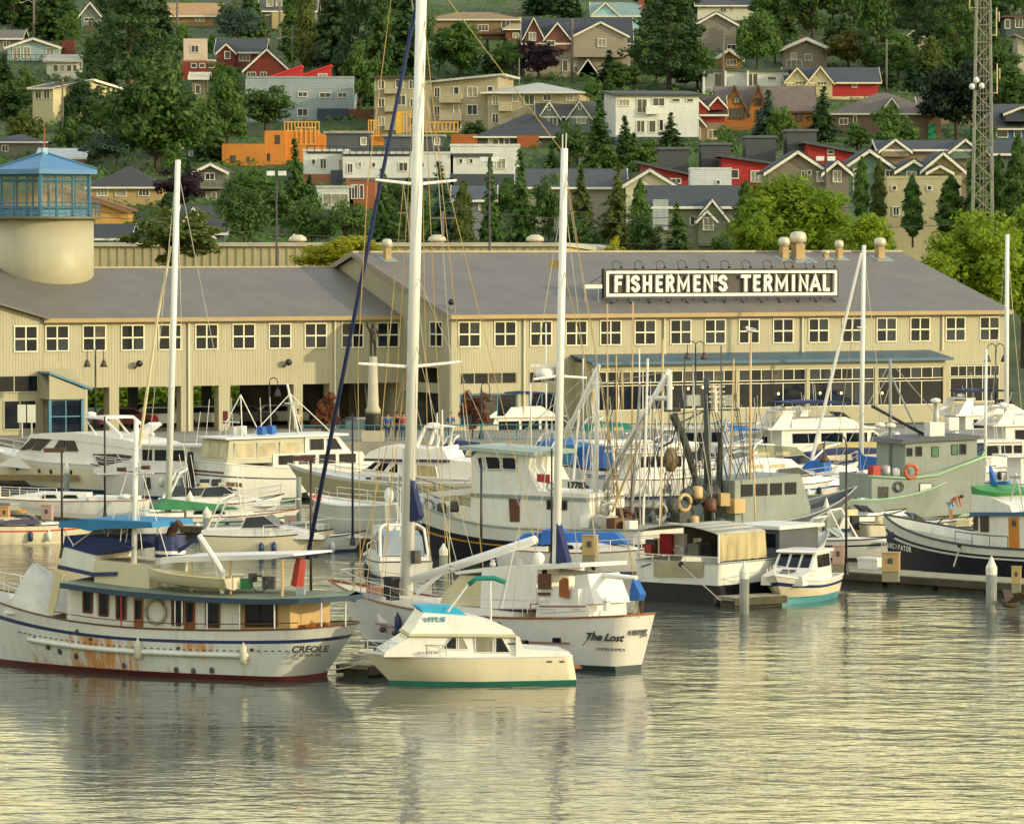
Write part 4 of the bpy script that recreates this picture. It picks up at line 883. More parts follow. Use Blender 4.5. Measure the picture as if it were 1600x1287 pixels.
TR = [
 (200,-30,150,140,'q0','fir','tall dark fir filling the gap right of the white porch house'),
 (255,-25,80,50,'c1','fir','narrow dark fir between the tall fir and the brown bungalow'),
 (245,78,268,165,'b2','dark','huge dark green maple in the upper left'),
 (262,150,270,130,'b0','mid','lower leafy half of the huge maple clump at left'),
 (20,-40,50,80,'b1','dark','dark leafy tree in the top left corner'),
 (78,-40,62,70,'c1','dark','dark fir left of the grey green gabled house'),
 (372,8,75,75,'b0','blue','rounded grey green tree above the red craftsman'),
 (25,120,180,80,'b3','dark','dense bush mass left of the beige carport house'),
 (38,168,222,70,'s0','olive','olive shrub below the beige carport house'),
 (112,180,236,60,'s0','mid','green shrub under the carport of the beige house'),
 (150,150,215,60,'b3','dark','dark small tree right of the beige carport house'),
 (170,150,200,24,'s0','yellow','small yellow shrub beside the huge maple'),
 (160,208,268,70,'b1','blue','grey blue bush right of the bright metal roof'),
 (342,95,150,60,'b1','olive','olive tree right of the pinkish white house'),
 (355,110,245,75,'b2','mid','tall green tree left of the orange plywood'),
 (330,150,255,55,'c0','dark','dark conifer beside the tan pergola cottage'),
 (282,262,335,95,'b1','plum','dark plum coloured tree right of the long tan house'),
 (395,258,352,110,'b0','mid','round green tree under the orange plywood building'),
 (460,214,350,62,'c1','mid','pointed green conifer in front of the white row house'),
 (440,290,372,80,'b3','dark','dark bushy tree below the pointed conifer'),
 (415,132,212,85,'b0','dark','dark tree left of the grey metal clad block'),
 (482,-60,112,46,'p1','olive','yellow green poplar above the red roof lights'),
 (456,-30,100,40,'p0','mid','slim green poplar left of the taller poplar'),
 (520,-60,120,80,'c1','fir','dark fir, leftmost of the stand behind the tall mast'),
 (560,-70,135,90,'q0','fir','broad dark fir in the stand above the grey block'),
 (592,-60,150,70,'c1','dark','tall bare trunked fir above the beige apartments'),
 (632,-50,140,75,'c0','fir','dark fir just left of the tall mast top'),
 (562,60,178,60,'b3','dark','dark tree right of the grey metal clad block'),
 (718,32,128,120,'b0','mid','round green tree above the pale roofed apartments'),
 (790,66,130,60,'b1','mid','green tree between apartments and the plum tree'),
 (842,62,128,75,'b0','plum','black purple plum tree left of the grey craftsman'),
 (836,178,222,55,'s0','autumn','yellowish tree beside the sage duplex'),
 (952,78,135,48,'c1','fir','small dark fir in front of the grey craftsman'),
 (925,120,160,50,'s0','mid','clipped round bush above the sage duplex'),
 (1045,-10,142,155,'q0','fir','great dark pine right of the grey craftsman'),
 (975,95,145,60,'b3','dark','dark shrubby tree at the foot of the great pine'),
 (1090,60,145,70,'b3','dark','dark tree on the right flank of the great pine'),
 (1183,12,115,85,'b2','mid','weeping green birch right of the great pine'),
 (938,152,262,55,'c2','mid','slim green conifer left of the tall white house'),
 (978,180,262,45,'c0','dark','dark conifer against the tall white house'),
 (1050,175,232,50,'c1','dark','dark conifer at the foot of the tall white house'),
 (890,190,275,70,'b1','dark','dark leafy tree below the sage duplex'),
 (1010,215,282,80,'b3','mid','leafy tree under the tall white house'),
 (940,225,285,60,'b3','mid','light leafy tree between the two masts and townhouses'),
 (1130,195,240,60,'s0','mid','shrubs below the dark red craftsman'),
 (1200,140,222,50,'c1','blue','blue spruce before the cedar chalet'),
 (1220,165,235,50,'b1','mid','green bush right of the blue spruce'),
 (1285,134,222,55,'c1','fir','dark pointed spruce before the brown roof'),
 (1325,45,112,90,'b0','autumn','russet tinged tree right of the white roofed chalet'),
 (1392,163,238,125,'s0','mid','broad round bush in front of the brown roofed house'),
 (1340,190,240,60,'b3','dark','dark bush left of the broad round bush'),
 (1495,92,225,125,'b0','black','almost black tree left of the lattice tower'),
 (1430,-30,110,110,'q0','fir','dark fir in the wood at top right'),
 (1370,-40,95,90,'b0','dark','dark leafy tree in the wood above the red duplex'),
 (1270,-50,70,100,'b1','dark','dark leafy tree in the wood above the white roofed chalet'),
 (1495,-40,120,100,'q0','dark','dark fir behind the lattice tower top'),
 (1215,-50,60,80,'b2','dark','dark wood edge tree right of the birch'),
 (1560,60,150,70,'b1','dark','leafy tree right of the lattice tower'),
 (1580,100,190,80,'b3','dark','leafy slope tree above the blue house'),
]
for t_ in TR: tree(*t_)
NEAR = [  # trees just behind the terminal: fixed distances
 (268,322,440,160,'b1','olive','loose olive tree in front of the warehouse, right of the tower',404),
 (545,366,446,170,'n0','yellow','bright yellow green tree at the warehouse beside the blue sail',404),
 (960,366,436,50,'s0','yellow','yellow leafy treetop peeping over the terminal roof',404),
 (1245,264,450,190,'n0','lime','big lime green tree above the roof ventilators',415),
 (1350,330,450,110,'n1','lime','smaller lime green tree right of the ventilators',405),
 (1185,330,440,80,'n1','lime','low lime green tree left of the ventilators',408),
 (1515,322,520,180,'n0','lime','big lime green tree behind the terminal\'s right end',405),
 (1600,312,540,150,'n1','lime','lime green tree at the right edge of the frame',412),
 (1455,390,500,90,'n1','lime','low lime green foliage behind the right hip of the roof',400),
 (1345,243,345,32,'p0','mid','slim cypress, left one of the pair above the lime tree',450),
 (1371,246,360,34,'p1','olive','slim cypress, right one of the pair above the lime tree',452),
 (1426,272,372,46,'p1','mid','open cypress in front of the cream block',448),
 (1483,272,372,54,'p0','mid','cypress at the right end of the cream block',447),
 (1525,204,372,52,'p1','mid','tall cypress at the foot of the lattice tower',446),
 (1586,208,372,50,'p0','dark','tall dark cypress at the right edge',446),
 (1560,240,372,40,'p1','mid','cypress right of the lattice tower',450),
 (600,262,400,55,'c1','mid','green conifer left of the tall mast',440),
 (692,250,400,70,'c1','blue','blue green conifer right of the tall mast',445),
 (724,280,400,42,'p1','olive','yellowish columnar tree right of the tall mast',436),
 (766,242,400,50,'c2','mid','slim conifer with cones of light green',438),
 (816,230,400,66,'c1','mid','large green conifer left of the second mast',440),
 (858,268,400,60,'b1','dark','dark tree right behind the second mast',442),
 (908,262,400,62,'c0','olive','olive conifer right of the second mast',437),
 (962,252,400,70,'c1','olive','tall olive conifer above the warehouse end',440),
 (1000,278,400,44,'p1','mid','slim tree left of the olive house',436),
 (1060,314,400,52,'c1','mid','dense conifer before the olive house gable',430),
 (1165,280,400,50,'p1','dark','dark columnar tree right of the olive house',440),
 (1130,360,420,50,'s0','mid','shrub at the foot of the olive house',425),
 (380,285,400,100,'b0','dark','dark leafy tree behind the warehouse at left centre',436),
 (480,300,400,90,'b2','dark','dark leafy tree behind the warehouse left of the blue sail',440),
 (540,312,400,90,'b1','dark','dark leafy tree behind the yellow green tree',438),
 (650,315,400,90,'b3','dark','dark leafy tree behind the warehouse at the tall mast',441),
 (1010,330,410,60,'b3','dark','dark shrubby tree before the low white gable',432),
 (900,330,405,80,'b2','dark','dark leafy tree above the warehouse end',434),
 (1290,300,420,80,'b2','mid','green tree right behind the lime tree',440),
]
for px, yt, yb, wd_, k, lf, lab, Y in NEAR: tree(px, yt, yb, wd_, k, lf, lab, Y)
def free(px, yt, yb):
    return not any(a-3 < px < b+3 and c-2 < yb and yt < d-4 for a, b, c, d in HR)
used = set(); cnt = 0
ADJ = {'dark':'dark green','mid':'mid green','olive':'olive','fir':'blackish green'}
def auto_label(px, yb, k, lf):
    kd = 'conifer' if k[0] == 'c' else ('shrub' if k == 's0' else 'leafy tree')
    for x, y, lab in sorted(HL, key=lambda h: (h[0]-px)**2 + 2.5*(h[1]-yb)**2):
        dx, dy = px-x, yb-y; rel = ('left of' if dx < 0 else 'right of') if abs(dx) > abs(dy) else ('above' if dy < 0 else 'below')
        sh_ = lab
        for w_ in (' with ',' beside ',' above ',' behind ',' below ',' right of ',' left of ',' under ',' over ',' at ',' in ',',',' on ',' tucked ',' half ',' between ',' among ',' before '): sh_ = sh_.split(w_)[0]
        sh_ = ' '.join(sh_.split()[-6:])
        for size in ('', 'second '):
            t = '%s%s %s %s the %s' % (size, ADJ[lf], kd, rel, sh_)
            if t not in used: used.add(t); return t
    return 'green tree in the close planting between the hillside houses'
for i in range(5200):
    px = rnd.uniform(-90, 1690); yb = rnd.uniform(14, 350)
    if i % 3 == 0: px = rnd.uniform(1150, 1630); yb = rnd.uniform(20, 230); hp = rnd.uniform(36, 74)*(.75 + yb/480)
    if not free(px, yb-hp, yb): continue
    k = rnd.choice(('b0','b1','b2','b3','b4','b5','c0','c1','c3','c4','s0')); lf = rnd.choice(('dark','dark','mid','mid','olive','fir','dark'))
    if k[0] == 'c': lf = rnd.choice(('fir','dark','mid'))
    if k == 's0': hp *= .6
    tree(px, yb-hp, yb+6, hp*rnd.uniform(.7,1.0), k, lf, auto_label(px, yb, k, lf), None, 'trees between the hillside houses')
    HR.append((px-hp*.13, px+hp*.13, yb-hp*.3, yb)); cnt += 1
    if cnt >= 300: break
# low undergrowth over the slope: one mass nobody could count
ug = MB(); rg = random.Random(5)
for i in range(16000):
    px = rg.uniform(-40,1640); py = rg.uniform(0,400); p = on_hill(px, py) if i % 3 == 0 else None
    if p is None: p = Vector((last.x + rg.uniform(-2,2), last.y + rg.uniform(-2,2), 0)); p.z = hill_z(p.x, p.y)
    last = p
    for _ in range(4):
        q = p + Vector((rg.uniform(-.8,.8), rg.uniform(-.8,.8), rg.uniform(-.2,.8)))
        leafquad(ug, q, Vector((rg.uniform(-.5,.5),-.5,1))+rdir(rg)*.6, rg.uniform(.25,.5), rg)
tag(ug.build('undergrowth', LEAF['mid']), 'low green undergrowth covering the hillside', 'undergrowth', kind='stuff')
# ------------------------------------------------------------------ boat kit
class BT:
    """boat frame: local x forward from the stern, y to port, z up from the water"""
    def __init__(s, name, label, cat, bow, stern, off=0.0, group=None, heading=None):
        pb, ps = at_z(*bow), at_z(*stern)
        f = (pb - ps); s.L = f.length; f.normalize()
        if heading is not None: f = Vector((math.cos(R(heading)), math.sin(R(heading)), 0))
        s.f = f; s.l = Vector((-f.y, f.x, 0)); s.near = 1 if s.l.y < 0 else -1
        s.o = ps - s.l*s.near*off; s.o.z = 0
        s.root = thing(name, label, cat, s.o, math.atan2(f.y, f.x), group)
        s.m = Matrix.Translation(s.o) @ Matrix.Rotation(math.atan2(f.y, f.x), 4, 'Z'); s.mi = s.m.inverted()
    def p(s, px, py, y=0.0):                # pixel -> local (x, z) on the fore-and-aft plane y (+ = near side)
        d = ray(px, py); o = s.o + s.l*s.near*y; t = (o-EYE).dot(s.l)/d.dot(s.l); q = s.mi @ (EYE + d*t); return q.x, q.z
    def px(s, px, py, x):                   # pixel -> local (y, z) on the athwartships plane x
        d = ray(px, py); o = s.o + s.f*x; t = (o-EYE).dot(s.f)/d.dot(s.f); q = s.mi @ (EYE + d*t); return q.y, q.z
    def pz(s, px, py, z):                   # pixel -> local (x, y) on a level plane
        q = s.mi @ at_z(px, py, z); return q.x, q.y
    def tr(s, pts, y=0.0): return [s.p(a, b, y) for a, b in pts]
    def b(s, mb, name, mat, parent=None, smooth=False): return mb.build(name, mat, parent or s.root, smooth)

def hull(bt, L, B, zs, zm, zb, bands, boot, bootz=.12, tw=.85, rake=1.0, sr=.15, bul=.3, deckm=None, fine=2.0, wlf=.88, flare=.35,
         mid=.42, n=22, rs=0.0, draft=.5, cap=None, capr=.04, x0=0.0):
    def sh(t): return zm + ((zs-zm)*((mid-t)/mid)**2 if t < mid else (zb-zm)*((t-mid)/(1-mid))**2)
    def hb(t):
        h = tw+(1-tw)*(1-((mid-t)/mid)**2) if t < mid else 1-((t-mid)/(1-mid))**fine
        if rs and t < rs: h *= math.sqrt(max(0.0, 1-((rs-t)/rs)**2))*.97+.03
        return max(.012, h*B/2)
    def X(t, f): return x0 + L*t - rake*(1-f)*t**4 + sr*(1-f)*(1-t)**4
    def W(t, f):
        w0 = hb(t)*(wlf - flare*max(0, t-.45)*1.6*(1-.0)); w0 = max(.01, w0)
        return w0 + (hb(t)-w0)*(f**.75)
    rows = [(-1, boot)]; prev = 0.0
    st = [i/(n-1) for i in range(n)]
    if rs: st = sorted(set(st + [rs*q for q in (.03,.08,.16,.28,.42,.6,.8)]))
    def ring(zfix=None, f=0.0):
        out = []
        for t in st:
            if zfix is not None: out.append((X(t, 0), W(t, 0)*(.8 if zfix < 0 else 1), zfix))
            else: out.append((X(t, f), W(t, f), bootz + (sh(t)-bootz)*f))
        return out
    def band(r0, r1, name, mat, parent):
        mb = MB(); k = len(st)
        for sg in (1, -1):
            o = len(mb.v)
            for r in (r0, r1): mb.v += [(x, sg*y, z) for x, y, z in r]
            for i in range(k-1):
                q = (o+i, o+i+1, o+k+i+1, o+k+i); mb.f.append(q if sg < 0 else q[::-1])
        mb.add([(r0[0][0], -r0[0][1], r0[0][2]), (r0[0][0], r0[0][1], r0[0][2]), (r1[0][0], r1[0][1], r1[0][2]), (r1[0][0], -r1[0][1], r1[0][2])], [(0,3,2,1)])
        return mb
    root = bt.root
    b0 = band(ring(-draft), ring(bootz), 'boot', boot, root); b0.build('hull_bottom', boot, root, True)
    f0 = 0.0; first = None
    for f1, mat, nm in bands:
        mb = MB(); k = max(1, int((f1-f0)*5)); rr = [ring(None, f0+(f1-f0)*i/k) for i in range(k+1)]
        for i in range(k):
            q = band(rr[i], rr[i+1], nm, mat, root); mb.add(q.v, q.f)
        me = mb.mesh(nm, mat, False); bm = bmesh.new(); bm.from_mesh(me); bmesh.ops.remove_doubles(bm, verts=bm.verts, dist=.0005); bm.to_mesh(me); bm.free()
        me.polygons.foreach_set('use_smooth', [len(p.vertices) == 4 and abs(p.normal.x) < .97 for p in me.polygons]); obj(nm, me, root); f0 = f1
    fd = lambda t: max(0.0, (sh(t)-bul-bootz)/(sh(t)-bootz))
    wi = lambda t: max(.008, W(t, fd(t))-.05)
    dk = MB(); dv = []
    for sg in (1, -1): dv += [(X(t,fd(t))*.998+.002*L*.5, sg*wi(t), sh(t)-bul) for t in st]
    k = len(st); dk.add(dv, [(i, k+i, k+i+1, i+1) for i in range(k-1)]); dk.build('deck', deckm or MATS['boat_gelcoat'], root)
    if bul > .05:                                   # inner face of the bulwark
        iw = MB()
        for sg in (1, -1):
            o = len(iw.v); iw.v += [(X(t,fd(t))*.998+.002*L*.5, sg*wi(t), sh(t)-bul) for t in st] + [(X(t,1)*.998+.002*L*.5, sg*max(.008, hb(t)-.05), sh(t)-.01) for t in st]
            iw.f += [(o+i, o+i+1, o+k+i+1, o+k+i) for i in range(k-1)]
        iw.build('bulwark', bands[-1][1], root)
    if cap:
        cm_ = MB()
        for sg in (1, -1): cm_.tube([(X(t,1), sg*hb(t), sh(t)+.01) for t in st], capr, 5)
        cm_.tube([(X(0,1), -hb(0), sh(0)+.01), (X(0,1), hb(0), sh(0)+.01)], capr, 5); cm_.build('gunwale', cap, root)
    bt.sh = lambda x: sh(min(1, max(0, (x-x0)/L))); bt.hb = lambda x: hb(min(1, max(0, (x-x0)/L))); bt.HL = L; bt.x0 = x0
    bt.W = lambda x, z: W(min(1, max(0, (x-x0)/L)), max(0, min(1, (z-bootz)/(bt.sh(x)-bootz))))
    return bt
def prism(bt, poly, hw, mat, name, parent=None, tum=0.0, y=0.0):
    """closed side profile (x,z) carried across the boat; tum narrows it with height"""
    zmin = min(p[1] for p in poly); k = len(poly); mb = MB()
    vs = [(x, y-(hw-tum*(z-zmin)), z) for x, z in poly] + [(x, y+(hw-tum*(z-zmin)), z) for x, z in poly]
    mb.add(vs, [tuple(range(k)), tuple(range(2*k-1,k-1,-1))] + [(i, k+i, k+(i+1)%k, (i+1)%k) for i in range(k)])
    return mb.build(name, mat, parent or bt.root)
def house_plan(bt, x0, x1, z0, z1, inset, mat, name, lean=.1, n=8, parent=None):
    """deckhouse whose sides follow the hull, x0..x1"""
    xs = [x0+(x1-x0)*i/n for i in range(n+1)]; xm = (x0+x1)/2
    lo = [(x, max(.08, bt.hb(x)-inset)) for x in xs]; p = lo + [(x, -y) for x, y in lo[::-1]]
    q = [(xm+(x-xm)*(1-lean*.25), y*(1-lean)) for x, y in p]
    return MB().extz(p, z0, z1, q).build(name, mat, parent or bt.root)
def pane(bt, poly, y, mat=None, name='window', parent=None, frame=None, t=.03, fw=.05):
    """flat pane standing on the near side plane y, with a rim"""
    yy = bt.near*y; o = MB().ext(poly, yy-.01, yy+bt.near*t).build(name, mat or glass, parent or bt.root)
    if frame:
        cx = sum(p[0] for p in poly)/len(poly); cz = sum(p[1] for p in poly)/len(poly); f = MB()
        k = len(poly)
        for i in range(k):
            a, b = poly[i], poly[(i+1)%k]; f.tube([(a[0], yy+bt.near*t, a[1]), (b[0], yy+bt.near*t, b[1])], fw/2, 4)
        f.build('window_frame', frame, o)
    return o
def panes_across(bt, a, b, hw, n, mat=None, gap=.06, name='windscreen_pane', parent=None, y=0.0):
    """n panes across the boat on the sloping edge a-b of a profile"""
    d = Vector((b[0]-a[0], 0, b[1]-a[1])); nn = Vector((-d.z, 0, d.x)).normalized()
    if nn.x*(1 if a[0]+b[0] > 0 else 1) < 0 and bt is not None: pass
    for i in range(n):
        y0 = y-hw + 2*hw*i/n + gap; y1 = y-hw + 2*hw*(i+1)/n - gap
        for sg in (1,):
            q = []
            for yv, e in ((y0,.08),(y1,.08),(y1,.92),(y0,.92)):
                q.append((a[0]+d.x*e, yv, a[1]+d.z*e))
            mb = MB(); o1 = [Vector(v)+nn*.03 for v in q]; o2 = [Vector(v)-nn*.03 for v in q]
            mb.add(o1+o2, [(0,1,2,3),(7,6,5,4),(0,4,5,1),(1,5,6,2),(2,6,7,3),(3,7,4,0)])
            mb.build(name, mat or glass, parent or bt.root)
def rail(bt, x0, x1, h=.6, step=1.1, mat=None, sides=(1,-1), inset=.1, mid=True, r=.02, name='railing', join=False):
    mb = MB(); n = max(1, int((x1-x0)/step)); xs = [x0+(x1-x0)*i/n for i in range(n+1)]
    for sg in sides:
        top = []
        for x in xs:
            y = sg*max(.05, bt.hb(x)-inset); z = bt.sh(x); mb.tube([(x,y,z-.05),(x,y,z+h)], r, 4); top.append((x,y,z+h))
        mb.tube(top, r*1.1, 4)
        if mid: mb.tube([(a,b,c-h*.5) for a,b,c in top], r*.7, 4)
    if join:
        x = x1; y = max(.05, bt.hb(x)-inset); mb.tube([(x,-y,bt.sh(x)+h),(x+.25,0,bt.sh(x)+h),(x,y,bt.sh(x)+h)], r*1.1, 4)
    return bt.b(mb, name, mat or steel)
def mast(bt, foot, top, r, mat=None, name='mast', r2=None, parent=None):
    return MB().tube([foot, top], r, 10, r2 or r*.8).build(name, mat or white, parent or bt.root, True)
def line(bt, a, b, r=.016, mat=None, name='stay', parent=None):
    return MB().tube([a, b], r, 4).build(name, mat or rope, parent or bt.root)
def lines(bt, segs, r=.016, mat=None, name='rigging', parent=None):
    for a, b in segs: line(bt, a, b, r, mat, name, parent)
def portholes(bt, pts, r=.13, mat=None):
    for x, z in pts:
        y = bt.W(x, z)*bt.near; MB().ell((x, y, z), (r*.85, .04, r), 10, 6).build('porthole', mat or glass, bt.root)
def hull_text(bt, txt, px, py, size, mat, bold=.01, xs=1.0, shear=0.0, tilt=0.0):
    """lettering on the near hull side, lying along the surface"""
    y = bt.hb(bt.x0 + bt.HL*.5)
    for _ in range(6):
        x, z = bt.p(px, py, y); y = bt.W(x, z)
    dx = .3; a = math.atan2(bt.W(x+dx, z)-bt.W(x-dx, z), 2*dx)
    if bt.near > 0: rot = (math.pi/2 - tilt, 0, math.pi + a); n = Vector((-math.sin(a), math.cos(a), 0))
    else: rot = (math.pi/2 - tilt, 0, -a); n = Vector((-math.sin(a), -math.cos(a), 0))
    loc = Vector((x, bt.near*y, z)) + n*.07
    return text(txt, size, mat, bt.root, loc, rot, bold=bold, ext=.006, xs=xs, shear=shear)
def fender(bt, x, sgn=None, mat=None, z=None, l=.6):
    sg = sgn or bt.near; zz = bt.sh(x)-.55 if z is None else z; y = sg*(bt.W(x, zz)+.13)
    MB().lathe((x,y,zz), [(.03,l*.62),(.05,l*.5),(.13,l*.38),(.13,-l*.38),(.05,-l*.5)], 8).build('fender', mat or rub, bt.root, True)

navy = M('navy_canvas', C('1f2c56'), rough=.8, var=.15); bluec = M('blue_canvas', C('2a63ad'), rough=.75, var=.15)
sky_c = M('bright_blue_canvas', C('2f7aa6'), rough=.7, var=.12); teal = M('teal_canvas', C('157a6a'), rough=.75, var=.15)
creamc = M('cream_canvas', C('d0c49a'), rough=.8, var=.1, bump=.2, bscale=2); greyc = M('grey_canvas', C('8f9aa0'), rough=.8, var=.12, bump=.2, bscale=2)
clearv = M('clear_vinyl', C('b9ae8c'), rough=.25, var=.25, scale=1.5)
navyp = M('navy_paint', C('26335e'), rough=.4, var=.1); blackp = M('black_paint', (.009,.009,.013), rough=.4, var=.3, dirt=(.05,.045,.04), dirt_amt=.4, streak=True, spec=.3)
redb = M('red_antifoul', C('5a1f1a'), rough=.7, var=.25); greenb = M('green_boot', C('1d6a5a'), rough=.5, var=.15); blueb = M('blue_boot', C('1f3f66'), rough=.5, var=.15)
turq = M('turquoise_bottom', C('4f9298'), rough=.4, var=.1)
wood = M('varnished_wood', C('8a4f24'), rough=.4, var=.25, scale=4); woodd = M('brown_frame', C('5a3520'), rough=.5, var=.2, scale=4)
teakd = M('teak_deck', C('a08a68'), rough=.8, var=.2, scale=3); deckg = M('grey_deck', C('8c8f84'), rough=.8, var=.15, scale=2)
greyp = M('grey_hull_paint', C('8b948c'), rough=.5, var=.1, scale=.8, dirt=C('6a5a40'), dirt_amt=.4, streak=True)
greyd = M('dark_grey_paint', C('50565a'), rough=.55, var=.15)
yel = M('yellow_paint', C('c98f2c'), rough=.5, var=.12, dirt=C('6a4a20'), dirt_amt=.4); orange = M('orange_float', C('d9852a'), rough=.5, var=.1)
redc = M('red_cloth', C('a3262c'), rough=.8, var=.2); redp = M('red_paint', C('a8382c'), rough=.5, var=.15)
purple = M('purple_trim', C('3a3350'), rough=.4, var=.1); tanp = M('tan_panel', C('c8aa78'), rough=.5, var=.1)
greentrim = M('pale_green_trim', C('9fc49a'), rough=.5, var=.1); greens = M('green_canvas', C('2f7a4a'), rough=.7, var=.15)
letb = M('black_lettering', (.012,.012,.014), rough=.5, var=.05); letw = M('white_lettering', (.8,.8,.74), rough=.5, var=.05); letg = M('brown_lettering', C('8a5a36'), rough=.5, var=.1)
SB = {}
def sport(label, bow, stern, B=3.0, style='fly', fb=(.95,.85,1.35), canvas=None, boot=None, hullm=None, stripe=None, group=None, name='motor_yacht', cat='boat', arch=True, roofm=None, off=None, heading=None, L=None, cab=1.0):
    """generic pleasure boat; style: fly (flybridge cruiser), exp (express with canvas), open (runabout), sail, pilot"""
    bt = BT(name, label, cat, bow, stern, B*.44 if off is None else off, group, heading); L = L or bt.L
    hm = hullm or gel; bands = [(.62, hm, 'hull'), (.72, stripe or hm, 'stripe'), (1.0, hm, 'topsides')]
    hull(bt, L, B, *fb, bands, boot or blueb, rake=L*.11, deckm=gel, cap=rub if style != 'sail' else wood, capr=.03, bul=.08, tw=.9 if style != 'sail' else .6, fine=2.2)
    z = bt.sh(L*.4); P = lambda pts: [(L*a, z+b*cab) for a, b in pts]; n = bt.near; hw = B*.40
    if style == 'fly':
        c = P([(.10,-.1),(.10,1.55),(.60,1.55),(.70,.75),(.93,.30),(.93,-.1)])
        prism(bt, c, hw, gel, 'cabin', tum=.04)
        for a, b in ((.16,.30),(.32,.44),(.46,.575)): pane(bt, P([(a,.65),(b,.65),(b,1.3),(a,1.3)]), hw-.04, glass)
        pane(bt, P([(.60,.70),(.68,.70),(.61,1.3),(.60,1.3)]), hw-.04, glass)
        panes_across(bt, P([(.60,1.50)])[0], P([(.70,.78)])[0], hw-.1, 3)
        rf = prism(bt, P([(.02,1.55),(.02,1.68),(.63,1.68),(.65,1.55)]), hw+.12, roofm or gel, 'flybridge_deck')
        prism(bt, P([(.16,1.68),(.16,2.25),(.46,2.35),(.58,1.68)]), hw-.15, gel, 'flybridge', tum=.1)
        panes_across(bt, P([(.45,2.65)])[0], P([(.50,2.2)])[0], hw-.35, 3, mat=glass2)
        if canvas: prism(bt, P([(.14,3.25),(.13,3.33),(.30,3.45),(.48,3.33),(.48,3.25)]), hw-.1, canvas, 'bimini'); fr = MB(); [fr.tube([(L*a, s_*(hw-.15), z+2.2*cab),(L*b_, s_*(hw-.15), z+3.3*cab)], .025, 4) for s_ in (1,-1) for a, b_ in ((.18,.16),(.30,.30),(.42,.46))]; fr.build('bimini_frame', steel, bt.root)
        if arch:
            ar = MB(); [ar.plate([(L*.04, s_*hw, z+1.6*cab),(L*.14, s_*hw, z+1.6*cab),(L*.17, s_*(hw-.2), z+2.75*cab),(L*.12, s_*(hw-.2), z+2.75*cab)], .08) for s_ in (1,-1)]; ar.box(L*.11, L*.18, -hw+.15, hw-.15, z+2.7*cab, z+2.82*cab); ar.build('radar_arch', gel, bt.root)
            MB().lathe((L*.145,0,z+2.82*cab), [(.1,0),(.3,.08),(.3,.22),(.1,.3)], 12).build('radar', gel, bt.root, True)
    elif style == 'exp':
        prism(bt, P([(.30,-.1),(.36,.25),(.58,.55),(.95,.05),(.95,-.1)]), hw*.92, gel, 'cabin', tum=.15)
        prism(bt, P([(.02,-.1),(.02,.3),(.55,.42),(.55,-.1)]), hw*1.05, gel, 'coaming', tum=.05)
        panes_across(bt, P([(.50,1.05)])[0], P([(.62,.45)])[0], hw*.85, 3, mat=glass2)
        pane(bt, P([(.32,.40),(.62,.45),(.50,1.02),(.36,.95)]), hw*.86, glass2, frame=steel)
        if canvas:
            prism(bt, P([(.08,.35),(.12,1.35),(.28,1.62),(.46,1.5),(.52,1.05),(.50,.40)]), hw*.88, canvas, 'canvas_top', tum=.12)
            for a, b in ((.14,.27),(.29,.42)): pane(bt, P([(a,.62),(b,.62),(b-.01,1.25),(a+.02,1.22)]), hw*.80+.0, clearv, name='vinyl_window')
        if arch:
            ar = MB(); [ar.tube([(L*.06, s_*hw, z+.3*cab),(L*.16, s_*hw*.92, z+1.75*cab),(L*.22, s_*hw*.7, z+1.95*cab)], .07, 5) for s_ in (1,-1)]; ar.tube([(L*.22,-hw*.7,z+1.95*cab),(L*.22,hw*.7,z+1.95*cab)], .07, 5); ar.build('radar_arch', gel, bt.root)
    elif style == 'open':
        prism(bt, P([(.42,-.06),(.48,.12),(.95,.02),(.95,-.06)]), hw*.75, gel, 'foredeck', tum=.3)
        panes_across(bt, P([(.44,.55)])[0], P([(.54,.12)])[0], hw*.8, 2, mat=glass2)
        st = MB(); [st.box(L*.2, L*.33, s_*hw*.55-.25, s_*hw*.55+.25, z-.1, z+.35) for s_ in (1,-1)]; st.build('seat', creamc, bt.root)
        MB().obox((L*.0-.15,0,z+.1), (.4,.35,.7)).build('outboard', blackm, bt.root)
        if canvas: prism(bt, P([(.05,.06),(.25,.32),(.45,.32),(.5,.06)]), hw*.9, canvas, 'canvas_cover', tum=.2)
    elif style == 'pilot':
        c = P([(.22,-.1),(.22,1.6),(.56,1.6),(.66,.72),(.92,.2),(.92,-.1)])
        prism(bt, c, hw*.92, gel, 'cabin', tum=.05); prism(bt, P([(.12,1.6),(.12,1.72),(.60,1.72),(.62,1.6)]), hw, roofm or gel, 'cabin_roof')
        for a, b in ((.25,.36),(.38,.47),(.49,.56)): pane(bt, P([(a,.75),(b,.75),(b-.0,1.4),(a,1.4)]), hw*.92-.04, glass)
        panes_across(bt, P([(.56,1.52)])[0], P([(.66,.78)])[0], hw*.8, 3)
        if canvas: prism(bt, P([(.0,.2),(.02,1.5),(.22,1.66),(.22,.2)]), hw*.95, canvas, 'canvas_enclosure')
    elif style == 'sail':
        prism(bt, P([(.30,-.1),(.30,.42),(.55,.45),(.72,.16),(.74,-.1)]), hw*.72, gel, 'cabin', tum=.15)
        for a, b in ((.34,.42),(.45,.53)): pane(bt, P([(a,.14),(b,.14),(b-.01,.33),(a+.01,.33)]), hw*.72-.02, glass)
        prism(bt, P([(.05,-.05),(.05,.22),(.28,.25),(.28,-.05)]), hw*.9, gel, 'coaming')
        if canvas: prism(bt, P([(.24,.3),(.25,1.0),(.34,.95),(.38,.42)]), hw*.7, canvas, 'dodger', tum=.1)
    if style != 'open': rail(bt, L*.5, L*.97, .55, 1.0, join=True)
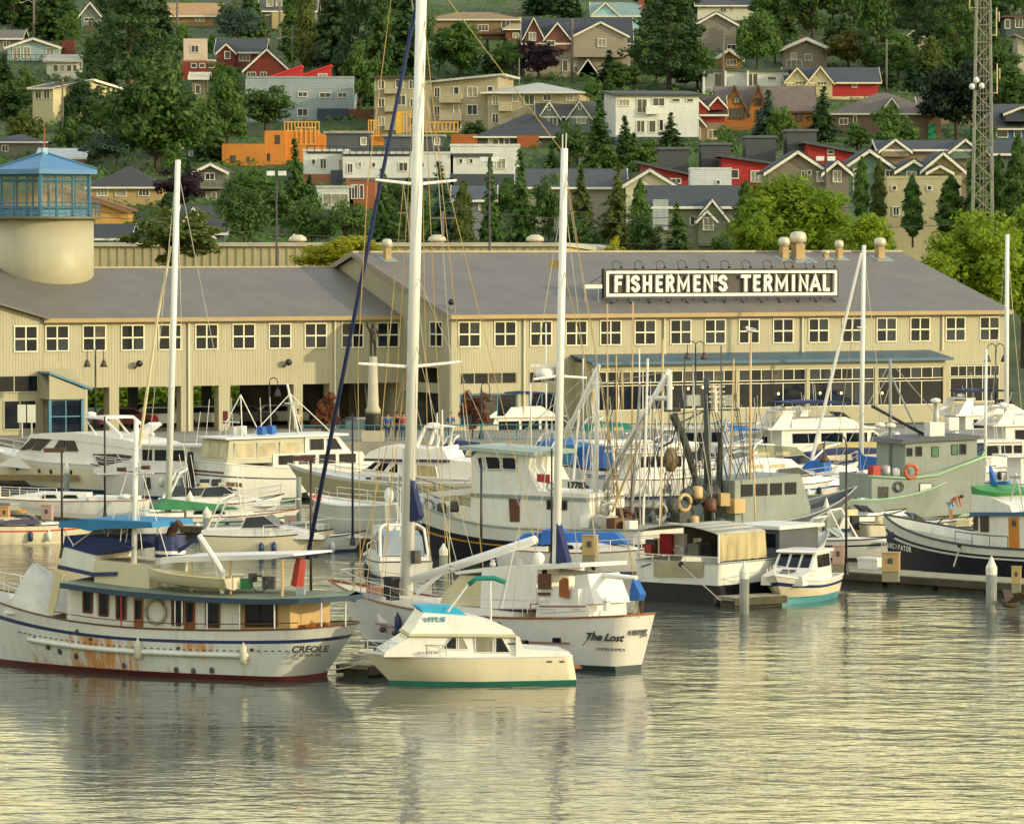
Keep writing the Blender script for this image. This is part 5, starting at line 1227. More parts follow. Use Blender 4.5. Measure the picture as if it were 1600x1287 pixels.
    for q in range(rnd.randint(2,4)):
        if style in ('fly','exp','pilot'):
            x = L*rnd.uniform(.1,.4); y = rnd.uniform(-.6,.6); z1_ = z + (1.6 if style != 'exp' else .9)*cab; line(bt, (x,y,z1_), (x-.3,y,z1_+rnd.uniform(1.5,3.2)), .018, white, 'whip_aerial')
    for q in range(2): fender(bt, L*rnd.uniform(.2,.65), mat=rnd.choice((rub,gel,navyp)), l=.5)
    bt.z = z
    return bt
# ------------------------------------------------------------------ docks
conc = M('dock_concrete', C('8f8a72'), rough=.9, var=.18, scale=1.5, bump=.3, dirt=C('5b5644'), dirt_amt=.5)
wale = M('dock_timber', C('4f4a3a'), rough=.9, var=.3, scale=2, dirt=(.03,.04,.02), dirt_amt=.6)
def dock(name, label, a, b, w_, zt=.5, seg=3.0):
    d = (b-a); Ln = d.length; d.normalize(); D = thing(name, label, 'dock', (a.x, a.y, 0), math.atan2(d.y, d.x))
    n = max(1, round(Ln/seg)); me = None
    for i in range(n):
        x0 = Ln*i/n
        if me is None: me = MB().box(.02, Ln/n-.02, -w_/2, w_/2, zt-.16, zt).mesh('deck_slab', conc); fl = MB().box(.15, Ln/n-.15, -w_/2+.1, w_/2-.1, -.3, zt-.165).mesh('float', wale)
        obj('deck_slab', me, D, (x0, 0, rnd.uniform(-.01,.01))); obj('float', fl, D, (x0,0,0))
    for sg in (1,-1): MB().box(0, Ln, sg*(w_/2+.01), sg*(w_/2+.12), zt-.34, zt-.03).build('waler', wale, D)
    return D
V2 = lambda x, y: Vector((x, y, 0))
dock('main_dock', 'long concrete floating walkway crossing the marina behind the ketch', V2(-36,265), V2(32,193.5), 2.6, .55)
pa, pb = at_z(520,1052,.4), at_z(600,1030,.4)
dock('finger_dock', 'short dark finger dock between the rust streaked yacht and the cream cruiser', V2(pa.x+.6,pa.y+3.2), V2(pb.x+7,pb.y+9), 1.3, .42, 2.5)
pa = at_z(1132,932,.45)
dock('finger_dock', 'finger dock with a capped pile beside the canvas topped fishing boat', V2(pa.x,pa.y), V2(pa.x+2.3,pa.y+1.6), 1.2, .45, 2.5)
pa = at_z(380,800,.5)
dock('back_dock', 'concrete walkway beyond the trawler named SPARETIME', V2(-40,300), V2(28,246), 2.2, .5)
pile_m = M('steel_pile', C('868a80'), rough=.6, var=.12, dirt=C('4a4a3a'), dirt_amt=.6, streak=True); cap_m = M('pile_cap', C('dcdccc'), rough=.45, var=.05)
def pile(px, ytop, ybase, wpx, label, cap=True):
    p = at_z(px, ybase, .5); s = FPX/p.y; h = (ybase-ytop)/s + .5; r = wpx/s/2
    o = thing('mooring_pile', label, 'pile', (p.x,p.y,0), 0, 'capped mooring piles')
    MB().cyl(0,0,-1,h*(.72 if cap else 1),r,None,14).build('shaft', pile_m, o, True)
    if cap: MB().lathe((0,0,h*.72), [(r*1.05,-.12),(r*1.05,h*.08),(.02,h*.28)], 14).build('cone_cap', cap_m, o)
for a in ((104,722,760,9,'grey pile with white cone cap in front of the big cream motor yacht'),(283,728,768,9,'grey capped pile left of the trawler named SPARETIME'),
  (297,766,806,11,'capped pile beside the green sailboat cover'),(323,791,826,12,'capped pile left of the orange float'),
  (655,742,772,8,'small capped pile behind the tall mast'),(620,813,862,12,'capped pile left of the tall mast at the black bow'),
  (693,848,884,13,'capped pile right of the tall mast on the dock'),(1291,777,836,10,'capped pile in front of the grey trawler'),
  (1163,876,940,15,'capped pile beside the canvas topped fishing boat'),(1549,868,938,17,'large capped pile on the dock below the black hull at right'),
  (1103,740,790,9,'capped pile among the rigging of the grey seiner')): pile(*a)
pile(467,745,790,8,'bare pile without a cap at the stern of SPARETIME', False)
ped_m = M('pink_pedestal', C('b99a8c'), rough=.6, var=.1); ped_o = M('orange_and_lit_pedestal', C('cf9a6a'), rough=.6, var=.1); ped_t = M('tan_box', C('b59a68'), rough=.6, var=.1)  # on the far-left box the orange is warm light put into the colour
def pedestal(px, ytop, ybase, wpx, m, label):
    p = at_z(px, ybase, .55); s = FPX/p.y; h = (ybase-ytop)/s; w_ = wpx/s
    o = thing('power_pedestal', label, 'power box', (p.x,p.y,.55), R(-45)+.6, 'power boxes on the docks')
    MB().box(-w_/2,w_/2,-w_*.35,w_*.35,0,h*.35).build('base', conc, o); MB().box(-w_*.52,w_*.52,-w_*.38,w_*.38,h*.35,h*.97).build('cabinet', m, o)
    MB().box(-w_*.56,w_*.56,-w_*.42,w_*.42,h*.97,h).build('lid', m, o); MB().box(-w_*.15,w_*.15,-w_*.41,-w_*.385,h*.62,h*.8).build('socket_panel', darkm, o)
for a in ((8,790,824,13,ped_o,'orange lit power box at the far left of the dock'),(74,788,824,16,ped_m,'pink power box beside the striped runabout'),
  (454,805,846,16,ped_m,'pink power box on the dock left of the white bow'),(853,826,872,18,ped_m,'pink power box half hidden by the second mast'),
  (1245,750,778,13,ped_m,'pink power box behind the wakeboard boat'),(1310,851,897,17,ped_m,'pink power box right of the small blue and white cruiser'),
  (1263,856,890,9,ped_o,'slim orange power box behind the small cruiser'),(1392,862,908,26,ped_t,'tan locker box in front of the hull named EMANCIPATOR'),
  (922,835,884,22,ped_t,'tan locker box below the white fishing vessel'),(1588,884,926,14,ped_t,'tan box at the right end of the dock')): pedestal(*a)
# orange float
p = at_z(390, 850, .5); o = thing('orange_float', 'tall orange float standing on the dock', 'float', p)
MB().lathe((0,0,0), [(.05,0),(.2,.05),(.22,.7),(.16,1.0),(.05,1.16)], 12).build('body', orange, o, True); MB().tube([(0,0,1.1),(0,0,1.25)], .03).build('tip', redp, o)
# slim dock lamps
def dock_lamp(px, ytop, ybase, label, arm=None, goose=False, r=.06, z=.55, wide=False):
    p = at_z(px, ybase, z); s = FPX/p.y; h = (ybase-ytop)/s
    o = thing('dock_lamp', label, 'lamp post', p, 0, 'slim black dock lamps')
    MB().tube([(0,0,0),(0,0,h if not goose else h-.7)], r, 8, r*.8).build('post', blackm if not arm else M('rusty_post', C('3a2a20'), rough=.6, var=.2), o, True)
    MB().lathe((0,0,0), [(r*2.4,0),(r*2.2,.12),(r*1.2,.5)], 8).build('base', blackm, o)
    if arm: MB().box(arm/s, .12, -.12, .12, h-.18, h+.02).build('lamp_box', M('rusty_lamp_box', C('4d372c'), rough=.6, var=.2), o)
    if goose:
        a = .5; MB().tube([(0,0,h-.75)] + [(-a+a*math.cos(t), 0, h-.5+.5*math.sin(t)) for t in (0,.5,1,1.57,2.1,2.6,3.14)] + [(-2*a,0,h-.9)], r*.7, 6).build('gooseneck', blackm, o)
        MB().lathe((-2*a,0,h-1.3), [(.24,0),(.2,.16),(.08,.4)], 10).build('lamp_shade', M('brown_shade', C('4a3a30'), rough=.5), o, True)
dock_lamp(97,700,872,'slim dock lamp with a box arm beside the blue bimini', arm=-28)
dock_lamp(164,650,812,'slim black post in front of the big cream motor yacht')
dock_lamp(486,712,958,'slim dock lamp with a box arm left of the ketch bow', arm=-28)
dock_lamp(551,645,852,'slim black post on the dock in front of the white bow')
dock_lamp(752,722,905,'slim black post between the two masts')
dock_lamp(1322,676,897,'hooked dock lamp in front of the grey trawler', goose=True)
dock_lamp(862,700,880,'slim black post just left of the second mast', r=.05)
# quay lamps
def quay_lamp(px, ytop, label, Y, double=True, w_=13):
    p = at_y(px, ytop, Y); s = FPX/Y; o = thing('quay_lamp', label, 'lamp post', (p.x, Y, 1.99), 0, 'gooseneck lamps on the quay')
    h = p.z - 1.99; a = w_/s/2
    MB().tube([(0,0,0),(0,0,h-.4)], .07, 8, .05).build('post', blackm, o, True); MB().lathe((0,0,0), [(.2,0),(.18,.2),(.08,.6)], 8).build('base', blackm, o)
    for sg in ((-1,1) if double else (1,)):
        MB().tube([(0,0,h-.5)] + [(sg*(a-a*math.cos(t)), 0, h-a+a*math.sin(t)) for t in (.0,.6,1.2,1.8,2.4,3.14)] + [(sg*2*a,0,h-a-.5)], .035, 5).build('gooseneck', blackm, o)
        MB().lathe((sg*2*a,0,h-a-1.0), [(.26,0),(.2,.2),(.09,.5)], 10).build('lamp_shade', M('brown_shade', C('4a3a30')), o, True)
quay_lamp(149,544,'double gooseneck lamp left of the round floodlight',318); quay_lamp(1087,533,'double gooseneck lamp in front of the restaurant windows',330)
quay_lamp(1556,537,'double gooseneck lamp at the right corner of the terminal',334); quay_lamp(421,590,'single gooseneck lamp before the drive through openings',315,False)
quay_lamp(752,598,'single gooseneck lamp beside the rust leaved tree',316,False)
# quay railing
rl_m = M('teal_railing', C('3f6f78'), rough=.5, var=.1); ra, rb_ = Vector((-14,311.4,1.99)), Vector((22,315.6,1.99)); rd = (rb_-ra); RL = rd.length
RO = thing('quay_railing', 'teal metal railing along the quay edge', 'railing', ra, math.atan2(rd.y, rd.x))
r_ = MB()
for i in range(int(RL/.2)+1): r_.box(i*.2-.01, i*.2+.01, -.01, .01, .1, 1.05)
r_.build('balusters', rl_m, RO); rr = MB().box(0,RL,-.03,.03,1.05,1.12); rr.box(0,RL,-.02,.02,.08,.12); rr.build('top_rail', rl_m, RO)
for i in range(int(RL/2.4)+1): MB().box(i*2.4-.04,i*2.4+.04,-.04,.04,0,1.15).build('post', rl_m, RO)
# memorial column with bronze fisherman
p = at_y(583, 690, 312.5); zs = lambda y: at_y(583, y, 312.5).z - 1.99
MO = thing('memorial_column', 'tall concrete memorial column with a bronze fisherman on top', 'monument', (p.x,312.5,1.99))
bronze = M('dark_bronze', (.035,.03,.022), rough=.5, var=.4, scale=5, metal=.5, bump=.5); stone = M('column_stone', C('b6ae96'), rough=.7, var=.08)
MB().box(-.75,.75,-.75,.75,0,zs(672)).build('plinth', stone, MO); MB().lathe((0,0,zs(672)), [(.55,0),(.6,.3),(.5,.8),(.58,zs(646)-zs(672))], 12).build('bronze_base', bronze, MO, True)
MB().lathe((0,0,zs(646)), [(.5,0),(.52,.25),(.38,.5),(.27,zs(557)-zs(646))], 16).build('shaft', stone, MO, True)
zb = zs(557)
me = bpy.data.meshes.new('fisherman_figure'); 
def skin(name, joints, edges, mat, parent, loc=(0,0,0), rz=0, sc=1.0, sub=1):
    me = bpy.data.meshes.new(name); me.from_pydata([tuple(c*sc for c in j[:3]) for j in joints], edges, []); me.update()
    o = bpy.data.objects.new(name, me); COL.objects.link(o); o.parent = parent; o.location = loc; o.rotation_euler = (0,0,rz)
    me.materials.append(mat)
    md = o.modifiers.new('skin','SKIN'); sv = me.skin_vertices[0].data
    for i, j in enumerate(joints):
        rr_ = j[3] if isinstance(j[3], tuple) else (j[3], j[3]); sv[i].radius = (rr_[0]*sc, rr_[1]*sc); sv[i].use_root = (i == 0)
    md.use_smooth_shade = True
    if sub: m2 = o.modifiers.new('sub','SUBSURF'); m2.levels = sub; m2.render_levels = sub
    return o
BODY = [(0,0,.95,(.17,.12)),(0,0,1.2,(.15,.11)),(0,.02,1.42,(.19,.11)),(0,.02,1.54,.06),(0,-.01,1.62,.09),(0,-.01,1.74,.09),
        (.2,.02,1.43,.07),(.28,.02,1.16,.05),(.26,-.14,.93,.04),(-.2,.02,1.43,.07),(-.28,.02,1.16,.05),(-.26,-.12,.93,.04),
        (.1,0,.85,.1),(.11,-.02,.48,.07),(.11,.02,.08,.05),(.11,-.14,.04,.05),(-.1,0,.85,.1),(-.11,-.02,.48,.07),(-.11,.02,.08,.05),(-.11,-.14,.04,.05)]
BE = [(0,1),(1,2),(2,3),(3,4),(4,5),(2,6),(6,7),(7,8),(2,9),(9,10),(10,11),(0,12),(12,13),(13,14),(14,15),(0,16),(16,17),(17,18),(18,19)]
fig = [list(j) for j in BODY]; fig[10] = [-.36,-.05,1.62,.05]; fig[11] = [-.30,-.1,1.9,.04]
skin('bronze_figure', fig, BE, bronze, MO, (0,0,zb), R(20), 1.28)
# ------------------------------------------------------------------ people (clothing only described)
skinm = M('skin', C('b07a5c'), rough=.6, var=.06); hair = M('hair_dark', C('2a2018'), rough=.8)
def person(label, p, rz, top, leg, joints=None, sc=1.0, bare=False):
    o = thing('person', label, 'person', p, rz); J = joints or BODY
    skin('body', J, BE, skinm, o, (0,0,0), 0, sc)
    tb = [(x,y,z,(r[0]*1.12,r[1]*1.15) if isinstance(r, tuple) else r*1.25) for x,y,z,r in (J[0],J[1],J[2],J[6],J[7],J[9],J[10])]
    if not bare: skin('shirt', tb, [(0,1),(1,2),(2,3),(3,4),(2,5),(5,6)], top, o, (0,0,0), 0, sc)
    lb = [(x,y,z,(r[0]*1.1,r[1]*1.15) if isinstance(r, tuple) else r*1.2) for x,y,z,r in (J[0],J[12],J[13],J[14],J[16],J[17],J[18])]
    if bare: lb = lb[:3] + lb[4:6]; ed = [(0,1),(1,2),(0,3),(3,4)]
    else: ed = [(0,1),(1,2),(2,3),(0,4),(4,5),(5,6)]
    skin('shorts' if bare else 'trousers', lb, ed, leg, o, (0,0,0), 0, sc)
    h = J[5]; MB().ell((h[0]*sc, (h[1]+.02)*sc, (h[2]+.04)*sc), (.1*sc,.11*sc,.085*sc), 10, 6).build('hair', hair, o, True)
    return o
jean = M('jeans', C('33405a'), rough=.8); tee = M('beige_tee', C('c9b894'), rough=.8); dk_j = M('dark_jacket', C('2a2a30'), rough=.8)
bluej = M('blue_jacket', C('2f5f98'), rough=.8); redt = M('red_top', C('a8443a'), rough=.8); shorts = M('light_blue_shorts', C('8fa6bd'), rough=.8)
person('person in pale top and jeans standing by the terminal pillar', (at_y(466,690,321).x, 321, 2.0), .3, tee, jean)
for px, t_, lab in ((606,bluej,'person in blue by the quay railing left of the statue base'),(630,redt,'person in red behind the quay railing right of the statue'),(704,bluej,'person in blue at the railing near the rust leaved tree'),(620,dk_j,'person in dark jacket between two others at the railing')):
    person(lab, (at_y(px,690,314.5).x, 314.5+rnd.uniform(-.4,1), 2.0), rnd.uniform(-.6,.6), t_, jean)
# signs on the quay
def sign(px, y0, y1, wpx, Y, m, label, post=galv):
    a, b = at_y(px, y0, Y), at_y(px, y1, Y); s = FPX/Y; o = thing('quay_sign', label, 'sign', (a.x, Y, 1.99))
    MB().box(-wpx/s/2, wpx/s/2, -.03, .03, b.z-1.99, a.z-1.99).build('board', m, o); MB().tube([(0,.06,0),(0,.06,a.z-1.99)], .07, 6).build('post', post, o)
sign(34,632,660,13,317.9,cap_m,'blank white notice board, left of a grey post'); sign(49,632,660,13,317.9,cap_m,'blank white notice board, right of a grey post')
sign(352,642,662,8,322,M('maroon_sign', C('6a2a28'), rough=.5),'small maroon sign on the terminal pillar')
sign(580+76,672,700,0.1,0.1,cap_m,'x') if False else None
# little rust-leaved trees on the quay
tree(510,610,690,46,'b3','rust','rust leaved maple in front of the dark opening, left',318); tree(738,608,690,46,'b1','rust','rust leaved maple in front of the terminal corner, right',317)
# hedge and parked cars behind the openings
for i, (px, lf) in enumerate(((150,'lime'),(205,'lime'),(255,'lime'),(305,'lime'),(330,'lime'),(385,'lime'),(430,'lime'))):
    tree(px, 578, 660, 110, 's0', lf, ('green hedge bush seen through the drive through opening, number %s from the left' % ('one','two','three','four','five','six','seven')[i]), 376, 'hedge behind the terminal')
def car(px, Y, body, label, rz=0.0):
    p = at_y(px, 660, Y); o = thing('parked_car', label, 'car', (p.x, Y, 2.0), rz, 'cars parked behind the openings')
    MB().ext([(-2.2,.35),(2.2,.35),(2.25,.7),(2.1,.95),(1.1,1.02),(.55,1.5),(-1.3,1.52),(-2.1,1.0),(-2.25,.7)], -.85, .85).build('body', body, o)
    for sg in (1,-1):
        MB().ext([(-1.5,1.05),(.95,1.05),(.48,1.42),(-1.2,1.44)], sg*.86, sg*.87).build('window', glass, o)
        for x in (-1.35, 1.4): MB().tube([(x, sg*.7, .33),(x, sg*.9, .33)], .33, 12).build('wheel', rub, o)
    MB().box(2.2,2.27,-.75,-.45,.62,.8).build('headlight', cap_m, o); MB().box(2.2,2.27,.45,.75,.62,.8).build('headlight', cap_m, o)
cw = M('car_silver', C('a9b0b2'), rough=.3, metal=.3); cr = M('car_red', C('7a1f2a'), rough=.3); cg = M('car_green', C('3f6a66'), rough=.3); cd = M('car_dark', C('30343a'), rough=.3)
car(196,333,cr,'dark red car parked behind the leftmost wide opening',.3); car(222,341,cg,'green car parked beyond the red one',2.9); car(252,334.5,cw,'silver car parked behind the wide opening',.1)
car(325,336.5,cw,'pale car seen through the narrow opening',.2); car(385,338,cd,'dark car seen through the third opening',.1); car(432,339,cw,'pale car beside the gooseneck lamp, behind the opening',.4)
# ------------------------------------------------------------------ utility poles, street lamps and lattice tower
polem = M('weathered_pole', C('6f675a'), rough=.9, var=.2)
def upole(px, ytop, ybase, label, wpx=4, arm=True, lamp=0, Y=None, m=None):
    p = on_hill(px, ybase) if Y is None else at_y(px, ybase, Y); s = FPX/p.y; h = (ybase-ytop)/s
    o = thing('utility_pole', label, 'pole', p, 0, 'poles on the hillside')
    MB().tube([(0,0,-1),(0,0,h)], wpx/s/2, 7, wpx/s/2.6).build('shaft', m or polem, o, True)
    if arm: MB().box(-1.1,1.1,-.06,.06,h-.7,h-.55).build('crossarm', polem, o)
    if lamp: MB().tube([(0,0,h*.72),(lamp*.8,-.2,h*.78),(lamp*1.8,-.3,h*.74)], .05, 5).build('lamp_arm', galv, o); MB().ell((lamp*2.0,-.3,h*.735),(.35,.16,.1),8,5).build('lamp_head', galv, o)
upole(53,-20,75,'utility pole with a street lamp at top left',4,True,-1); upole(98,122,235,'utility pole in front of the beige carport house'); upole(277,-10,66,'utility pole with a street lamp above the pink house',4,True,-1)
upole(437,5,80,'utility pole with a street lamp left of the poplars',4,True,-1); upole(457,40,120,'utility pole beside the red roof lights',3,True,-1)
upole(894,30,130,'dark utility pole in front of the grey craftsman house',5); upole(1130,50,150,'utility pole beside the lit cedar gable',4); upole(1385,62,148,'utility pole with a transformer right of the russet tree',4)
upole(811,92,160,'thin pole left of the plum tree',3,False); upole(182,218,262,'short pale pole beside the grey blue bush',3,False)
upole(692,330,420,'tangled utility pole behind the terminal roof right of the mast',5,True,0,420); upole(640,322,420,'leaning utility pole behind the warehouse',5,True,0,421)
flm = M('floodlight_white', C('e0e4e0'), rough=.4)
for px, yt, Y, lab in ((432,270,408,'tall dark pole with twin white floodlights above the warehouse, left'),(765,248,409,'tall pole with twin white floodlights left of the second mast'),(1290,247,420,'tall pole with twin white floodlights above the lime tree')):
    p = at_y(px, yt, Y); s = FPX/Y; o = thing('floodlight_pole', lab, 'lamp post', (p.x, Y, 2), 0, 'twin floodlight poles')
    MB().tube([(0,0,0),(0,0,p.z-2)], .13, 8, .08).build('shaft', darkm, o, True)
    for sg in (-1,1): MB().box(sg*.15, sg*.85, -.25, .25, p.z-2.25, p.z-1.85).build('floodlight', flm, o)
# overhead wires
for i, (a, b, Ya, Yb, sag) in enumerate((((0,322),(1600,300),436,470,2.2),((0,328),(1600,312),436,470,2.4),((640,318),(1600,345),424,440,1.4),((1130,70),(1385,72),700,720,1.0),((1385,105),(1620,128),690,700,1.2),((1385,66),(1620,96),690,700,1.0),((345,360),(1240,378),425,425,.6))):
    A, B_ = at_y(*a, Ya), at_y(*b, Yb); pts = [A.lerp(B_, t/16) - Vector((0,0,sag*4*(t/16)*(1-t/16))) for t in range(17)]
    o = MB().tube(pts, .035, 3).build('overhead_wire', darkm); tag(o, ('upper overhead wire crossing the whole street below the houses','lower overhead wire crossing the whole street below the houses','overhead wire running right from the leaning pole','wire between the two poles under the dark wood','lower wire at the right edge beside the lattice tower','upper wire at the right edge beside the lattice tower','wire just above the warehouse roof')[i], 'wire', 'overhead wires')
# lattice radio tower
lt = at_y(1535, 330, 440); s = FPX/440; LT = thing('lattice_tower', 'tall grey lattice radio tower at right with antennas', 'tower', (lt.x, 440, 2))
zt = at_y(1535, -40, 440).z - 2; tm = M('tower_steel', C('8f8f82'), rough=.6, var=.15)
def tw_w(z): return (38 - 18*z/zt)/s/2
cr_ = [(-1,-1),(1,-1),(1,1),(-1,1)]
for a, b in cr_: MB().tube([(a*tw_w(0), b*tw_w(0), 0),(a*tw_w(zt), b*tw_w(zt), zt)], .085, 5).build('leg', tm, LT)
nseg = 24
for k in range(4):
    br_ = MB()
    for i in range(nseg):
        z0, z1 = zt*i/nseg, zt*(i+1)/nseg; (a0,b0),(a1,b1) = cr_[k], cr_[(k+1)%4]
        p0 = (a0*tw_w(z0), b0*tw_w(z0), z0); p1 = (a1*tw_w(z1), b1*tw_w(z1), z1); q0 = (a1*tw_w(z0), b1*tw_w(z0), z0)
        p2 = (a0*tw_w(z1), b0*tw_w(z1), z1)
        br_.tube([p0, p1] if i % 2 else [q0, p2], .045, 4); br_.tube([p0, q0], .04, 4)
    br_.build('lattice_bracing', tm, LT)
ld = MB(); [ld.tube([(x,0,0),(x,0,zt)], .06, 4) for x in (-.25,.05,.3)]; ld.build('cable_ladder', M('cable_grey', C('6d6a5e'), rough=.7), LT)
am = M('antenna_tan', C('cdbf92'), rough=.5)
for px, y0, y1 in ((1557,12,57),(1558,100,147),(1515,-20,14)):
    a = at_y(px, y0, 440); b = at_y(px, y1, 440); sx = 1 if px > 1535 else -1
    f = MB().tube([(a.x-lt.x,0,a.z-2),(a.x-lt.x,0,b.z-2)], .07, 6); f.tube([(a.x-lt.x+.25,0,a.z-2.4),(a.x-lt.x+.25,0,(a.z+b.z)/2-2)], .05, 5); f.tube([(a.x-lt.x,0,b.z-1.9),(sx*tw_w(b.z),0,b.z-1.9)], .05, 5); f.tube([(a.x-lt.x,0,a.z-2.6),(a.x-lt.x+.25,0,a.z-2.6)], .04, 4)
    f.build('antenna', am, LT)
for px, py in ((1524,126),(1517,136),(1532,135)):
    a = at_y(px, py, 440); MB().ell((a.x-lt.x, -tw_w(20)-.2, a.z-2), (.28,.28,.3), 10, 6).build('dish', flm, LT, True)
# ------------------------------------------------------------------ the rust streaked classic yacht
def rust_mat():
    m = M('rusty_white_hull', C('d8dbd4'), rough=.5, var=.07, scale=.6, dirt=C('8d8a70'), dirt_amt=.35, streak=True)
    t = m.node_tree; n = t.nodes; l = t.links; b = n['Principled BSDF']; src = b.inputs['Base Color'].links[0].from_socket
    c = n.new('ShaderNodeTexCoord'); mp = n.new('ShaderNodeMapping'); mp.inputs['Scale'].default_value = (2.0,1.8,.06)
    z = n.new('ShaderNodeTexNoise'); z.inputs['Scale'].default_value = 1.5; z.inputs['Detail'].default_value = 5; z.inputs['Roughness'].default_value = .7
    l.new(c.outputs['Object'], mp.inputs['Vector']); l.new(mp.outputs['Vector'], z.inputs['Vector'])
    mp2 = n.new('ShaderNodeMapping'); mp2.inputs['Scale'].default_value = (.22,.01,.25); mp2.inputs['Location'].default_value = (.9,0,0)
    z2 = n.new('ShaderNodeTexNoise'); z2.inputs['Scale'].default_value = 1.6; l.new(c.outputs['Object'], mp2.inputs['Vector']); l.new(mp2.outputs['Vector'], z2.inputs['Vector'])
    sp = n.new('ShaderNodeSeparateXYZ'); l.new(c.outputs['Object'], sp.inputs[0])
    cc = n.new('ShaderNodeMath'); cc.operation = 'COMPARE'; pr_ = None
    sb_ = n.new('ShaderNodeMath'); sb_.operation = 'SUBTRACT'; sb_.inputs[1].default_value = 9.6; l.new(sp.outputs['X'], sb_.inputs[0])
    ab_ = n.new('ShaderNodeMath'); ab_.operation = 'ABSOLUTE'; l.new(sb_.outputs[0], ab_.inputs[0])
    mb_ = n.new('ShaderNodeMapRange'); mb_.interpolation_type = 'SMOOTHSTEP'; mb_.inputs[1].default_value = .7; mb_.inputs[2].default_value = 2.6; mb_.inputs[3].default_value = .26; mb_.inputs[4].default_value = 0; l.new(ab_.outputs[0], mb_.inputs['Value'])
    ad0 = n.new('ShaderNodeMath'); l.new(z.outputs['Fac'], ad0.inputs[0]); l.new(mb_.outputs['Result'], ad0.inputs[1])
    mst = n.new('ShaderNodeMapRange'); mst.inputs[1].default_value = 1.5; mst.inputs[2].default_value = 5; mst.inputs[3].default_value = -.6; mst.inputs[4].default_value = .02; l.new(sp.outputs['X'], mst.inputs['Value'])
    ad1 = n.new('ShaderNodeMath'); l.new(ad0.outputs[0], ad1.inputs[0]); l.new(mst.outputs['Result'], ad1.inputs[1]); ad0 = ad1
    ad = n.new('ShaderNodeMath'); l.new(ad0.outputs[0], ad.inputs[0]); l.new(z2.outputs['Fac'], ad.inputs[1])
    r = n.new('ShaderNodeMapRange'); r.inputs[1].default_value = 1.09; r.inputs[2].default_value = 1.26; r.inputs[4].default_value = .92; l.new(ad.outputs[0], r.inputs['Value'])
    mx = n.new('ShaderNodeMix'); mx.data_type = 'RGBA'; mx.inputs['B'].default_value = (*C('c4822a'), 1)
    l.new(r.outputs['Result'], mx.inputs['Factor']); l.new(src, mx.inputs['A']); l.new(mx.outputs['Result'], b.inputs['Base Color'])
    return m
rusty = rust_mat(); oldw = M('aged_white', C('dddcd2'), rough=.42, var=.05, dirt=C('8d8a70'), dirt_amt=.28, streak=True)
cr_b = BT('classic_motor_yacht', 'long white classic motor yacht streaked with rust, name CREOLE on the stern', 'yacht', (100,1049), (505,1071), 2.05)
b = cr_b; rt = b.root
hull(b, 16.8, 4.7, 1.98, 1.72, 2.85, [(.70, rusty, 'hull'), (.775, navyp, 'blue_rub_strake'), (1.0, oldw, 'bulwark_side')], redb, .19, tw=.72, rake=.7, sr=1.35, bul=.75, deckm=teakd, rs=.07, cap=woodd, capr=.035, x0=.15, fine=2.6, n=30, wlf=.9)
gd = MB()                                              # raised guard along the side
for i in range(17):
    pass
xa, xb = b.p(30,985,2.2)[0], b.p(385,1030,2.2)[0]
gp = [(x, b.near*(b.W(x, b.sh(x)*.52)+.05), b.sh(x)*.52-.02) for x in [xb+(xa-xb)*i/16 for i in range(17)]]
gd.tube(gp, .10, 6); gd.build('side_guard', oldw, rt, True)
portholes(b, [b.p(px,py,2.1) for px,py in ((43,1000),(67,1011),(87,1018),(115,1025),(194,1039),(276,1046),(302,1048),(330,1047))], .12, darkm)
RE = [b.p(px,py,2.15) for px,py in ((94,914),(200,927),(300,935),(400,940),(506,939))]
def rz_(x):
    for i in range(4):
        (x1,z1),(x0,z0) = RE[i], RE[i+1]
        if x >= x0 or i == 3: return z0+(z1-z0)*(x-x0)/(x1-x0)
xs_ = [RE[4][0]+(RE[0][0]-RE[4][0])*i/18 for i in range(19)]
top = MB(); edge = MB(); k = len(xs_)
def rw(x): return max(.5, min(2.25, b.hb(x)+.02))
top.add([(x, s_*rw(x), rz_(x)+.09) for s_ in (1,-1) for x in xs_] + [(x, 0, rz_(x)+.2) for x in xs_], [f for i in range(k-1) for f in ((i,i+1,2*k+i+1,2*k+i),(k+i+1,k+i,2*k+i,2*k+i+1))])
top.build('boat_deck', M('green_grey_deck', C('76806f'), rough=.85, var=.2, scale=1.5), rt)
for s_ in (1,-1):
    o = len(edge.v); edge.v += [(x, s_*rw(x)*1.003, rz_(x)+.085) for x in xs_] + [(x, s_*rw(x)*1.003, rz_(x)-.1) for x in xs_]; edge.f += [(o+i,o+i+1,o+k+i+1,o+k+i) for i in range(k-1)]
for x in (xs_[0], xs_[-1]): edge.add([(x, -rw(x), rz_(x)-.1),(x, rw(x), rz_(x)-.1),(x, rw(x), rz_(x)+.085),(x,-rw(x),rz_(x)+.085)], [(0,1,2,3)])
edge.add([(x, s_*rw(x), rz_(x)-.1) for s_ in (1,-1) for x in xs_], [(i,i+1,k+i+1,k+i) for i in range(k-1)])
edge.build('deck_edge', M('teal_navy_edge', C('2b4256'), rough=.5, var=.1), rt)
hx0, hx1 = b.p(372,960,1.6)[0], b.p(104,940,1.6)[0]
dh = prism(b, [(hx0,.8),(hx0,rz_(hx0)),(hx1,rz_(hx1)),(hx1,.9)], 1.6, oldw, 'deckhouse')
prism(b, [(b.p(452,960,1.4)[0],.8),(b.p(452,960,1.4)[0],rz_(2)-.05),(hx0-.01,rz_(hx0)-.05),(hx0-.01,.8)], 1.35, tanp, 'aft_cabin')
